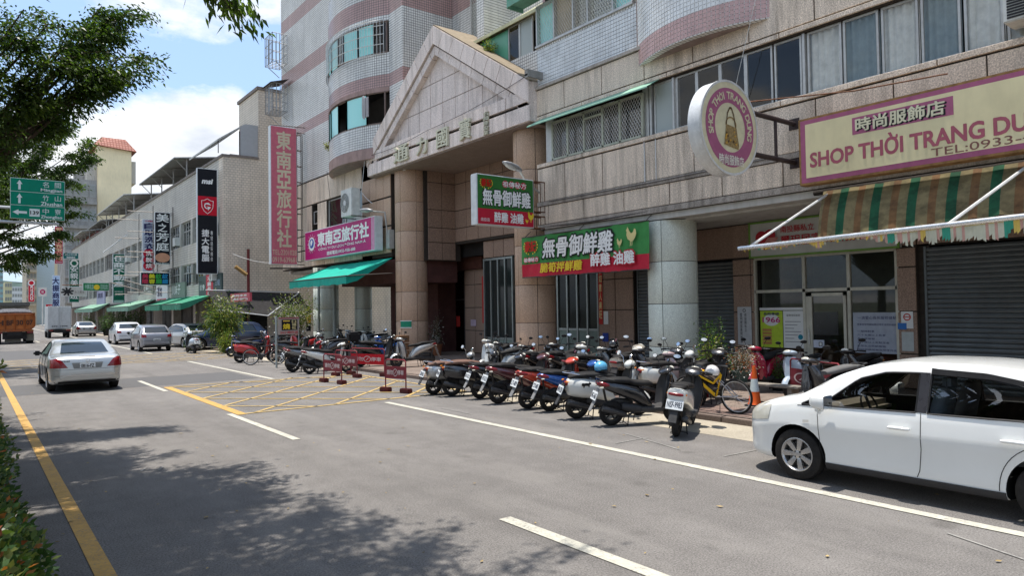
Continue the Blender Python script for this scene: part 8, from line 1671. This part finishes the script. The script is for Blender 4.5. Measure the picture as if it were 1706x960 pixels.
# ------------------------------------------------------------------ bicycles
def bicycle(label, loc, rz, fc, fork, name='bicycle', lean=6, ful=False):
    t = thing(name, label, 'bicycle', loc, rz); R_ = .33; xr, xf = -.52, .53
    for x in (xr, xf):
        M = Matrix.Translation((x, 0, R_)) @ Matrix.Rotation(math.pi/2, 4, 'X'); m_ = MB(); n = 36
        m_.tube([M @ Vector((.315*math.cos(2*math.pi*i/n), .315*math.sin(2*math.pi*i/n), 0)) for i in range(n+1)], .021, 8, cap=False); w = m_.build('wheel', RUB, t, smooth=50)
        m_ = MB(); m_.tube([M @ Vector((.288*math.cos(2*math.pi*i/n), .288*math.sin(2*math.pi*i/n), 0)) for i in range(n+1)], .009, 6, cap=False); m_.tube([(x, -.05, R_), (x, .05, R_)], .018, 8); m_.build('rim', STEEL, w, smooth=50); m_ = MB()
        for i in range(24): a = 2*math.pi*i/24; s = .03 if i % 2 else -.03; m_.tube([M @ Vector((.016*math.cos(a+1), .016*math.sin(a+1), s)), M @ Vector((.286*math.cos(a), .286*math.sin(a), 0))], .0016, 3, cap=False)
        m_.build('spoke', CHR, w)
    bb, st, hd, hb = Vector((-.10, 0, .30)), Vector((-.24, 0, .74)), Vector((.36, 0, .80)), Vector((.39, 0, .68)); m_ = MB(); r1 = .024 if ful else .017
    m_.tube([st, hd], r1, 8); m_.tube([bb, hb], r1*1.2, 8); m_.tube([bb, st], .016, 8); m_.tube([hd, hb], .022, 8)
    if ful: m_.tube([(-.05, 0, .55), (.30, 0, .70)], .02, 8); m_.tube([(-.05, 0, .55), st], .02, 8)
    m_.build('frame', fc, t, smooth=40); m_ = MB()
    for s in (1, -1): m_.tube([(xr, s*.06, R_), (bb.x, s*.035, bb.z)], .009, 6); m_.tube([(xr, s*.06, R_), (-.20, s*.03, .62)], .009, 6); m_.tube([hb+Vector((0, s*.05, -.02)), (xf, s*.055, R_)], .014, 6)
    m_.tube([hb+Vector((0, -.05, 0)), hb+Vector((0, .05, 0))], .014, 6); m_.build('fork', fork, t, smooth=40)
    m_ = MB(); m_.tube([st, (-.27, 0, .86)], .013, 6); m_.blob([(-.42, .90, .075, .02), (-.36, .905, .085, .025), (-.26, .90, .05, .022), (-.12, .89, .02, .015)], 12, 2.3); m_.build('saddle', PLB, t, smooth=50)
    m_ = MB(); m_.tube([hd, (.35, 0, .93)], .014, 6); m_.tube([(.30, -.30, .95), (.36, -.12, .93), (.37, 0, .93), (.36, .12, .93), (.30, .30, .95)], .012, 6)
    for s in (1, -1): m_.tube([(.33, s*.2, .945), (.29, s*.31, .95)], .017, 6); m_.tube([(.36, s*.18, .93), (.42, s*.22, .91), (.38, s*.30, .915)], .006, 4)
    m_.build('handlebar', PLB, t, smooth=40); m_ = MB(); M = Matrix.Translation(bb) @ Matrix.Rotation(math.pi/2, 4, 'X'); m_.lathe([(0, .045), (.09, .045), (.09, .05), (0, .05)], 20, M); m_.tube([(bb.x, -.05, bb.z), (bb.x+.05, -.06, bb.z-.16)], .009, 5); m_.tube([(bb.x, .05, bb.z), (bb.x-.05, .06, bb.z+.16)], .009, 5); m_.obox((bb.x+.05, -.10, bb.z-.17), (.08, .08, .02)); m_.obox((bb.x-.05, .10, bb.z+.17), (.08, .08, .02)); m_.tube([(xr, -.045, R_+.03), (bb.x, -.045, bb.z+.085)], .004, 4); m_.tube([(xr, -.045, R_-.03), (bb.x, -.045, bb.z-.085)], .004, 4); m_.tube([(-.2, .04, .3), (-.24, .14, .03)], .008, 4); m_.build('crankset', ENG, t, smooth=40)
    t.rotation_euler = (rad(lean), 0, rz); return t
YB_ = P_('bike_yellow', (.72, .42, .015), .35, dirt=.1); bicycle('yellow framed mountain bicycle between the nearest scooter and the white car', (11.4, 8.45, .12), rad(95), YB_, P_('fork_silver', (.50, .50, .53), .35, metal=.4), lean=-5, ful=True)
bicycle('black bicycle leaning on its stand in front of the scooters at the left', (9.55, 28.95, 0), rad(-30), P_('bike_black', (.03, .032, .036), .35), P_('bike_black', (.03, .032, .036), .35), lean=5)
# ------------------------------------------------------------------ barriers, cones, stand, pots
MRN = P_('barrier_maroon', (.21, .035, .045), .5, dirt=.25); MRNB = P_('barrier_block', (.09, .02, .02), .7, dirt=.3); BRED = P_('barrier_red', (.48, .015, .025), .45, dirt=.1); PALE = P_('barrier_print', (.62, .50, .48), .5)
def barrier(label, p, q, h, face, txt, group='low steel parking barriers at the crossing', bold=.03):
    """folding frame from p to q (ground points) with a sheet-metal board"""
    a, b_ = Vector((*p, 0)), Vector((*q, 0)); c = (a+b_)/2; d = b_-a; L = d.length; rz = math.atan2(d.y, d.x); t = thing('barrier', label, 'barrier', c, rz, group); m_ = MB(); x = L/2
    m_.tube([(-x, 0, .08), (-x, 0, h-.05), (-x+.06, 0, h), (x-.06, 0, h), (x, 0, h-.05), (x, 0, .08)], .018, 8); m_.build('frame', MRN, t, smooth=40)
    m_ = MB(); m_.box(-x+.02, x-.02, -.008, .008, h*.42, h*.80); m_.build('board', face, t)
    for s in (-1, 1): m_ = MB(); m_.obox((s*x, 0, .06), (.34, .16, .13), Matrix.Rotation(rad(90), 4, 'Z') if False else None, bev=.02); m_.build('foot_block', MRNB, t, smooth=30)
    a_, f = text2d(txt, -x*.82, x*.82, h*.50, h*.72, bold); m_ = MB(); m_.add([(u, -.0115-lv*.0004, v) for u, v, lv in a_], f); m_.build('lettering', PALE, t); return t
barrier('maroon barrier nearest the front row of scooters, standing alone at the crossing', (8.78, 16.9), (9.0, 16.2), .86, MRN, '請勿⊘停車')
barrier('maroon barrier at the left of the crossing, nearest the road', (8.57, 20.5), (8.70, 19.5), .86, MRN, '請勿⊘停車')
barrier('maroon barrier set behind the left one, its board partly covered', (9.65, 22.1), (9.9, 21.0), .86, MRN, '請勿⊘停車')
barrier('bright red barrier board at the back of the crossing', (10.2, 22.1), (10.72, 20.7), .9, BRED, '請勿⊘停車')
barrier('dark red barrier behind the dark grey scooter by the white car', (14.0, 8.35), (13.3, 6.9), 1.0, MRN, '⊘停車')
def cone(label, p, h=.7, group=None):
    t = thing('traffic_cone', label, 'traffic cone', p, .3, group); OR = P_('cone_orange', (.68, .11, .02), .5, dirt=.15); m_ = MB(); m_.obox((0, 0, .015), (.34, .34, .03), bev=.01); m_.build('base', P_('cone_base', (.05, .045, .04), .8), t); m_ = MB(); m_.lathe([(.14, .03), (.12, .06), (.095, h*.36)], 20); m_.lathe([(.062, h*.68), (.030, h), (.0, h)], 20); m_.build('body', OR, t, smooth=40); m_ = MB(); m_.lathe([(.0955, h*.36), (.062, h*.68)], 20); m_.build('reflective_band', P_('cone_band', (.55, .62, .62), .3), t, smooth=40); return t
cone('orange traffic cone with white band beside the flower pots', (12.65, 8.35, .12), .80); 
for i, (x, y) in enumerate(((10.2, 68.5), (10.5, 66.6), (9.9, 70.6))): cone('orange cone %s among the potted shrubs far down the road' % ('nearest', 'middle', 'farthest')[i] if False else ('far orange cone closest to the white crossover', 'far orange cone touching the potted shrub', 'far orange cone nearest the small silver saloon')[(1, 0, 2)[i]], (x, y, 0), .8, 'cones by the far shrubs')
t = thing('barrel', 'orange water filled road barrel behind the white crossover', 'barrel', (10.1, 64.5, 0)); m_ = MB(); m_.lathe([(.3, 0), (.33, .05), (.30, .5), (.33, .52), (.27, 1.0), (0, 1.02)], 18); m_.build('body', MATS['cone_orange'], t, smooth=40)
a = gnd(500, 610, .1); ta = thing('notice_stand', 'free standing shop board with yellow characters on black, left of the scooters', 'sign stand', (a.x, a.y, 0)); YN = 27.0; a, c = onY(463, 529, YN), onY(498, 557, YN); w, h = c.x-a.x, a.z-c.z
ta.location = (a.x, YN, 0); ta['_o'] = (a.x, YN, 0); b = Board(ta, (a.x, YN, c.z), 'Y'); m_ = MB(); m_.box(a.x, c.x, YN, YN+.04, c.z, a.z); m_.build('board', P_('board_pinkish', (.42, .36, .31), .6), ta, world=True); m_ = MB(); m_.tube([(a.x-.06, YN+.02, 0), (a.x-.06, YN+.02, a.z+.05)], .04, 6); m_.tube([(c.x+.0, YN+.02, .1), (c.x, YN+.02, a.z)], .02, 5); m_.build('post', P_('post_zinc', (.36, .40, .38), .5, metal=.4), ta, world=True)
b.rect(w*.17, w*.93, h*.25, h*.86, BLK, .005); b.rect(.02, w, h*.9, h, P_('board_dull_red', (.33, .12, .12), .6), .006); b.text('一', w*.25, w*.55, h*.76, h*.80, GOLD, .05, .012); b.text('燒', w*.24, w*.56, h*.32, h*.62, YEL, .05, .012); b.vtext('口福社', w*.76, w*.2, h*.3, h*.82, GOLDB, .03, .012); b.text('24小時外送', w*.1, w*.95, h*.05, h*.2, REDS, .02, .012)
t = thing('sign_post', 'slim black and orange vertical sign strip hung on the grey column', 'sign', (13.9, 38.5, 1.5)); a, c = onY(511, 509, 38.4), onY(518, 552, 38.4); m_ = MB(); m_.box(a.x, c.x, 38.4, 38.5, c.z, a.z); m_.build('board', BLK, t, world=True); b = Board(t, (a.x, 38.4, c.z), 'Y'); b.rect(0, c.x-a.x, .45, .95, P_('strip_orange', (.65, .30, .03), .5), .006)
# bench and pots near the grey column
WOOD = P_('weathered_wood', (.26, .235, .20), .85, var=.3, sc_=10, dirt=.3)
t = thing('bench', 'low weathered plank bench holding flower pots by the cone', 'bench', (13.2, 8.6, .12)); m_ = MB(); m_.obox((13.15, 8.75, .50), (.34, 2.3, .045), bev=.006); m_.build('plank', WOOD, t, world=True)
for y in (7.8, 9.7): m_ = MB(); m_.obox((13.15, y, .30), (.28, .09, .36)); m_.build('leg', WOOD, t, world=True)
def leafy(name, label, cat, loc, pot, stems, leaf_c, n, ls, spread, h0, h1, seed, group=None, lw=.4, droop=.3, flower=None, trunk=True):
    """potted plant: pot, stems, leaves"""
    t = thing(name, label, cat, loc, 0, group); g_ = np.random.default_rng(seed); r = random.Random(seed)
    if pot: (pr0, pr1, ph, pm) = pot; m_ = MB(); m_.lathe([(0, 0), (pr0, 0), (pr1, ph*.92), (pr1+.02, ph*.93), (pr1+.02, ph), (pr1-.02, ph), (pr1-.03, ph*.9), (0, ph*.88)], 22); m_.build('pot', pm, t, smooth=40)
    z0 = pot[2] if pot else 0; m_ = MB(); tips = []
    for i in range(stems):
        a = r.uniform(0, 6.28); q = r.uniform(.2, 1)*spread*.8; e = Vector((q*math.cos(a), q*math.sin(a), r.uniform(h0*.7+h1*.3, h1))); m_.tube([(0, 0, z0*.8), e*.45+Vector((0, 0, z0*.4)), e], [.018, .012, .005], 5); tips.append(e)
    if trunk: m_.build('stem', P_('stem_brown', (.10, .08, .05), .9), t)
    T = np.array([tuple(v) for v in tips]); k = g_.integers(0, len(T), n); f = g_.uniform(.35, 1.0, n)[:, None]; P = T[k]*f; P[:, 2] = np.maximum(P[:, 2], h0); P += g_.normal(size=(n, 3))*spread*.22; D = P-np.array([0, 0, (h0+h1)/2-.3*(h1-h0)]); D /= np.linalg.norm(D, axis=1)[:, None]; D += g_.normal(size=(n, 3))*.6; D[:, 2] += .15
    me = leaf_mesh('leaves', P, D, g_.uniform(.7, 1.3, n)*ls, g_.uniform(.7, 1.2, n)*ls*lw, leaf_c, g_, droop, g_.integers(0, len(leaf_c), n)); link('leaves', me, t)
    if flower: fm, fn, fs_ = flower; P2 = T[g_.integers(0, len(T), fn)]+g_.normal(size=(fn, 3))*spread*.18; me = leaf_mesh('flowers', np.repeat(P2, 5, 0), g_.normal(size=(fn*5, 3)), fs_, fs_*.7, [fm], g_, 0.1); link('flowers', me, t)
    return t
LG = leafmat('leaf_green', (.045, .10, .018), (.09, .16, .03)); LD = leafmat('leaf_dark', (.012, .032, .010), (.028, .060, .016)); LY = leafmat('leaf_yellowish', (.16, .20, .03), (.24, .24, .05)); LS = leafmat('leaf_silver', (.28, .30, .27), (.36, .33, .32), .2); LR = leafmat('leaf_reddish', (.30, .07, .03), (.38, .16, .05), .3); PF = leafmat('petal_white', (.60, .58, .45), (.66, .64, .58), .2)
POTR = P_('pot_red', (.26, .02, .03), .4, dirt=.2); POTG = P_('pot_green', (.07, .11, .09), .6, dirt=.3); POTB = P_('pot_black', (.02, .02, .02), .6)
leafy('potted_plant', 'tall dark leafy shrub in front of the shutter, right of the grey-green column', 'plant', (14.3, 10.55, .12), (.16, .22, .4, POTB), 12, [LD, LG], 1500, .075, .42, .5, 1.75, 3)
leafy('potted_plant', 'yellow-green leafed shrub in a big red pot beside the grey-green column', 'plant', (13.2, 9.9, .12), (.20, .28, .62, POTR), 9, [LY, LG], 420, .08, .36, .75, 1.45, 4)
leafy('potted_plant', 'silvery bushy plant in a green pot on the bench end', 'plant', (13.15, 9.0, .53), (.13, .20, .22, POTG), 40, [LS, LS, LR], 1500, .045, .40, .22, .72, 5, lw=.5)
leafy('potted_plant', 'small bright green plant in a pot next to the silvery plant', 'plant', (13.35, 9.75, .53), (.08, .12, .16, POTB), 14, [LY], 300, .05, .16, .14, .42, 6); leafy('potted_plant', 'small upright green plant in a black pot on the far end of the bench', 'plant', (13.6, 9.5, .53), (.07, .10, .14, POTB), 8, [LG], 180, .07, .14, .2, .6, 7)
leafy('potted_plant', 'low green plant behind the dark red barrier near the glazed shop', 'plant', (15.2, 9.4, .12), (.12, .18, .3, POTB), 20, [LG], 500, .06, .3, .3, .85, 8)
leafy('potted_plant', 'grey leafed potted shrub behind the blue sport scooter in the arcade', 'plant', (16.3, 26.6, .12), (.2, .28, .5, P_('pot_terracotta', (.25, .10, .05), .7)), 14, [LS, LD], 500, .09, .5, .7, 1.9, 9)
leafy('flowering_tree', 'flowering tree with long drooping leaves and white blossoms beside the alley canopy', 'tree', (10.9, 39.6, 0), None, 26, [LG, LY, LD], 2600, .25, 1.35, 1.5, 3.0, 10, lw=.20, droop=.45, flower=(PF, 26, .09))
leafy('small_tree', 'small pale-leafed tree over the notice stand', 'tree', (13.2, 35.2, .1), None, 22, [LG, LY, LS], 2200, .11, 1.25, 1.75, 2.95, 12, lw=.5, droop=.2)
leafy('hedge_plant', 'low green shrub behind the powder-blue scooter', 'plant', (10.6, 38.2, 0), None, 30, [LG, LY], 1100, .12, .55, .1, 1.2, 13); leafy('hedge_plant', 'bushy green shrub beside the dark blue car', 'plant', (9.9, 42.3, 0), None, 30, [LG, LD], 900, .11, .5, .1, 1.3, 14); leafy('hedge_plant', 'low shrubs below the notice stand', 'plant', (13.0, 33.6, .1), None, 26, [LG, LY], 900, .10, .7, .0, .6, 15)
for i, (x, y, s, h, l) in enumerate([(11.1, 71, 1.0, 2.9, 'tall potted shrub nearest the white crossover'), (10.9, 74.5, 1.1, 2.7, 'rounded potted shrub in the middle of the far row'), (10.8, 79, .9, 2.2, 'small potted shrub near the farthest silver saloon'), (11.4, 66.5, .8, 2.6, 'narrow dark shrub under the pale green awning'), (10.7, 91, .8, 2.0, 'last low shrub by the end of the awnings')]): leafy('potted_shrub', l, 'shrub', (x, y, 0), (.3, .4, .6, POTR if i % 2 else POTB), 24, [LG, LD], 900, .17, s, .7, h, 20+i, 'potted shrubs far along the shop row')
leafy('weed_tuft', 'tuft of weeds growing on the ochre gable roof', 'plant', (15.2, 20.8, 11.6), None, 20, [LG, LY], 420, .09, .35, .0, .45, 31); leafy('weed_tuft', 'weed growing from the ledge under the lower bay window', 'plant', (14.75, 34.6, 10.6), None, 10, [LY], 120, .10, .3, .0, .3, 32)
t = thing('storage_crates', 'stack of weathered wooden crates beside the blue sport scooter', 'crate', (14.6, 24.9, .12)); m_ = MB()
for k in range(3): m_.obox((14.3, 26.1, .30+.32*k), (.5, .5, .28), bev=.01)
m_.build('crate_body', P_('crate_wood', (.20, .11, .06), .8, var=.4, sc_=12), t, world=True)
t = thing('cloth_bag', 'pale sack lying at the foot of the blue sport scooter', 'bag', (12.4, 23.4, .12)); m_ = MB(); m_.blob([(-.35, .08, .05, .04), (-.2, .14, .18, .12), (.05, .26, .24, .24), (.3, .24, .22, .22), (.42, .12, .1, .1)], 14, 2.2); m_.build('sack', P_('sack_pale', (.45, .42, .36), .9, var=.3, dirt=.3), t, smooth=60)
# drain grate and small road litter
t = MB()
for k in range(9): t.box(9.95+.0, 10.45, 6.02+k*.055, 6.045+k*.055, .004, .012)
t.box(9.93, 10.47, 5.98, 6.5, .0045, .0075); t.build('drain_grate', P_('iron_dark', (.05, .045, .04), .7), None, kind='structure')
r_ = random.Random(12); m_ = MB()
for k in range(260):
    x, y = r_.uniform(.3, 10.8), r_.uniform(2.0, 24); s = r_.uniform(.008, .028) if k % 3 else r_.uniform(.02, .045); a = r_.uniform(0, 6.28); zz = .012
    m_.add([(x+s*math.cos(a+q)*(1 if i % 2 else .55), y+s*math.sin(a+q)*(1 if i % 2 else .55), zz+r_.uniform(0, .008)) for i, q in enumerate((0, 1.57, 3.14, 4.71))], [(0, 1, 2, 3)])
o = m_.build('road_litter', P_('dry_leaf', (.30, .22, .10), .9, var=.7, sc_=2), None, kind='stuff')
# ------------------------------------------------------------------ street trees and hedge on the left
TRK = P_('bark', (.075, .055, .04), .95, var=.4, sc_=5, dirt=.4); TD = leafmat('tree_leaf_dark', (.024, .050, .013), (.050, .090, .020), .38); TM = leafmat('tree_leaf_mid', (.060, .11, .024), (.12, .17, .036), .45)
def street_tree(label, base, crown, R, nb, leaves, mats, seed, ls=.085, zlow=None, group=None, lobes=(), high=False):
    """trunk and forking limbs, then drooping leafy sprays along every twig"""
    r = random.Random(seed); g_ = np.random.default_rng(seed); t = thing('street_tree', label, 'tree', base, 0, group); o = Vector(base); C0 = Vector(crown); m_ = MB(); br = MB()
    fork = Vector((base[0]+.3, base[1], base[2]+(crown[2]-base[2])*.42)); m_.tube([o, o.lerp(fork, .5)+Vector((.1, .05, 0)), fork], [.26, .20, .17], 12); m_.build('trunk', TRK, t, smooth=60, world=True)
    tips = []; 
    targets = []
    for i in range(nb):
        a = r.uniform(0, 2*math.pi); ph = r.uniform(-.35, 1.0); d = Vector((math.cos(a)*math.cos(ph), math.sin(a)*math.cos(ph), math.sin(ph))); q = r.uniform(.45, 1.0)**.6; targets.append(C0+Vector((d.x*R[0], d.y*R[1], d.z*R[2]))*q)
    targets += [Vector(l) for l in lobes]
    segs = []
    for e in targets:
        k1 = e+Vector((-1.0, -.2, 1.5)) if (high and e in targets[nb:]) else fork.lerp(e, .45)+Vector((r.uniform(-.3, .3), r.uniform(-.3, .3), r.uniform(.2, .6))); br.tube([fork, k1, e] if not (high and e in targets[nb:]) else [k1+Vector((-1, 0, .8)), k1, e], [.07, .04, .012] if not (high and e in targets[nb:]) else [.03, .02, .006], 5)
        lobe = e in targets[nb:]
        for j in range(5):
            s = k1.lerp(e, r.uniform(.35, 1) if not lobe else r.uniform(.6, 1)); d = (e-fork).normalized()+Vector((r.uniform(-.8, .8), r.uniform(-.8, .8), r.uniform(-.35, .25))); L = r.uniform(.5, 1.25)*(.6 if lobe else 1); q = s+d.normalized()*L-Vector((0, 0, .18)); br.tube([s, s.lerp(q, .5)+Vector((0, 0, .06)), q], [.014, .009, .004], 3); segs.append((s, q))
    br.build('branch', TRK, t, smooth=50, world=True)
    S = np.array([[*a, *b_] for a, b_ in segs]); n = leaves; k = g_.integers(0, len(S), n); f = g_.uniform(0, 1, n)[:, None]; A0, A1 = S[k, :3], S[k, 3:]; P = A0+(A1-A0)*f; ax = A1-A0; ax /= np.linalg.norm(ax, axis=1)[:, None]
    P += g_.normal(size=(n, 3))*np.array([.13, .13, .07]); P[:, 2] -= .05*f[:, 0]; D = ax*.9+g_.normal(size=(n, 3))*.55; D[:, 2] -= .45
    me = leaf_mesh('crown', P-np.array(base), D, g_.uniform(.7, 1.35, n)*ls, g_.uniform(.8, 1.2, n)*ls*.42, mats, g_, .25, g_.integers(0, len(mats), n)); link('crown', me, t); return t
def L(px, py, y): v = onY(px, py, y); return (v.x, v.y, v.z)
street_tree('large dark street tree filling the upper left, its sprays reaching over the road', (-1.4, 16.5, .13), (-2.1, 16.5, 6.9), (3.1, 4.4, 3.3), 115, 100000, [TD, TD, TM], 3, .092,
  lobes=[L(232, 98, 15), L(205, 92, 15), L(180, 100, 15.2), L(210, 122, 15), L(190, 128, 15), L(160, 120, 15), L(218, 12, 15.5), L(190, 25, 15.5), L(170, 10, 15.5), L(150, 40, 15.5), L(195, 50, 15.5), L(140, 65, 15.3), L(125, 150, 15.5), L(105, 175, 15.8), L(90, 195, 15.8), L(60, 215, 16), L(75, 150, 15), L(40, 180, 15), L(20, 240, 15), L(50, 120, 15), L(100, 110, 15), L(30, 60, 15), L(80, 40, 15), L(120, 90, 15)])
street_tree('second street tree with lighter leaves hanging down behind the green road sign', (-1.6, 34, .13), (-.9, 34.5, 7.0), (3.6, 4.2, 3.6), 120, 90000, [TM, TD], 5, .12,
  lobes=[L(160, 250, 33), L(140, 243, 33), L(120, 255, 33), L(140, 268, 33), L(110, 280, 33), L(118, 310, 33.5), L(112, 335, 33.5), L(105, 300, 33), L(125, 355, 33.2), L(70, 250, 33), L(60, 210, 33), L(95, 225, 33), L(110, 210, 33), L(30, 300, 33), L(5, 345, 33), L(8, 390, 33), L(40, 400, 33), L(60, 410, 33), L(15, 430, 33), L(28, 440, 33), L(72, 420, 33), L(90, 395, 33), L(100, 385, 33)])
street_tree('farther street tree behind the second one', (-1.8, 56, .13), (-1.2, 56, 7.0), (3.2, 4.6, 3.2), 40, 22000, [TM, TD], 7, .16)
street_tree('near street tree overhead, shading the lane beside the hedge', (-2.3, 5.2, .13), (-.3, 4.4, 9.0), (4.3, 6.4, 1.8), 190, 100000, [TD, TM], 9, .125, high=True,
  lobes=[L(322, -22, 9.4), L(382, 14, 9.5)])
street_tree('street tree above the median ahead of the viewer, casting the long shade on the lane', (-2.1, 10.6, .13), (-.7, 10.4, 9.3), (3.5, 4.6, 1.6), 150, 100000, [TD, TM], 12, .135)
street_tree('street tree behind the viewer, seen only in reflections and shade', (-2.2, -6, .13), (-.8, -6, 7.6), (4.6, 6.0, 2.4), 50, 22000, [TD, TM], 10, .13)
# hedge: glossy broad leaves with some reddish young ones
g_ = np.random.default_rng(21); hd = thing('hedge', 'clipped hedge with glossy green and reddish young leaves along the left kerb', 'hedge', (-.6, 8, .13))
n = 42000; Y = 1.2+g_.uniform(0, 1, n)**1.6*34; top = 1.06+.10*np.sin(Y*1.7)+.07*np.sin(Y*4.1+1); xr = .33+.07*np.sin(Y*1.3)+.05*np.sin(Y*3.7)
ang = g_.uniform(0, math.pi/2, n); q = g_.uniform(.82, 1.04, n); X_ = -.75+(xr+.75)*np.cos(ang)**.6*q; Z_ = .15+(top-.15)*np.sin(ang)**.6*q
sel = g_.uniform(size=n) < .25; X_[sel] = g_.uniform(-2.0, 0, sel.sum())
P = np.stack([X_, Y, Z_], 1); D = np.stack([np.cos(ang)*.8, g_.normal(size=n)*.5, np.sin(ang)*.9+.2], 1)+g_.normal(size=(n, 3))*.45; D[sel] = g_.normal(size=(sel.sum(), 3))*.5+np.array([0, 0, .8])
LH = leafmat('hedge_leaf', (.028, .065, .014), (.055, .11, .025), .2); LH2 = leafmat('hedge_leaf_light', (.10, .15, .03), (.17, .17, .05), .3)
mi = g_.choice([0]*9+[1]*4+[2], n); mi[(mi == 2) & (Z_ < .6)] = 0; me = leaf_mesh('leaves', P-np.array([-.6, 8, .13]), D, g_.uniform(.75, 1.3, n)*.062, g_.uniform(.8, 1.2, n)*.036, [LH, LH2, LR], g_, .1, mi); link('leaves', me, hd)
m_ = MB(); rr2 = random.Random(6)
for k in range(110): y = 1.2+rr2.random()**1.4*32; x = rr2.uniform(-1.3, -.1); m_.tube([(x, y, .1), (x+rr2.uniform(-.1, .15), y+rr2.uniform(-.15, .15), rr2.uniform(.5, .9))], [.012, .006], 4)
m_.build('stem', TRK, hd, world=True); m_ = MB()
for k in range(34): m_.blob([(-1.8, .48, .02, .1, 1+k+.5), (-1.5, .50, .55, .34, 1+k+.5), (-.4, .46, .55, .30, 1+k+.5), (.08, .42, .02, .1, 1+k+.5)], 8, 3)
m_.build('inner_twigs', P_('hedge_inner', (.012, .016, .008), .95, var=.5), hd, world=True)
def spray(label, c, n, seed, ls=.06):
    g2 = np.random.default_rng(seed); t = thing('hedge_shoot', label, 'shoot', c); m_ = MB(); tp = []
    r = random.Random(seed)
    for i in range(7): e = Vector((r.uniform(-.12, .22), r.uniform(-.2, .2), r.uniform(.12, .42))); m_.tube([(0, 0, -.3), e*.5, e], [.008, .006, .003], 4); tp.append(e)
    m_.build('stem', TRK, t); T = np.array([tuple(v) for v in tp]); k = g2.integers(0, 7, n); P = T[k]*g2.uniform(.3, 1, n)[:, None]; D = g2.normal(size=(n, 3))+np.array([.2, 0, .5]); me = leaf_mesh('leaves', P, D, ls*g2.uniform(.7, 1.3, n), ls*.55, [LH, LH2, LR], g2, .1, g2.choice([0, 1, 1, 2], n)); link('leaves', me, t)
if 1: spray('tall shoot rising from the hedge beside the yellow line', (.25, 13.2, 1.15), 110, 3, .10)
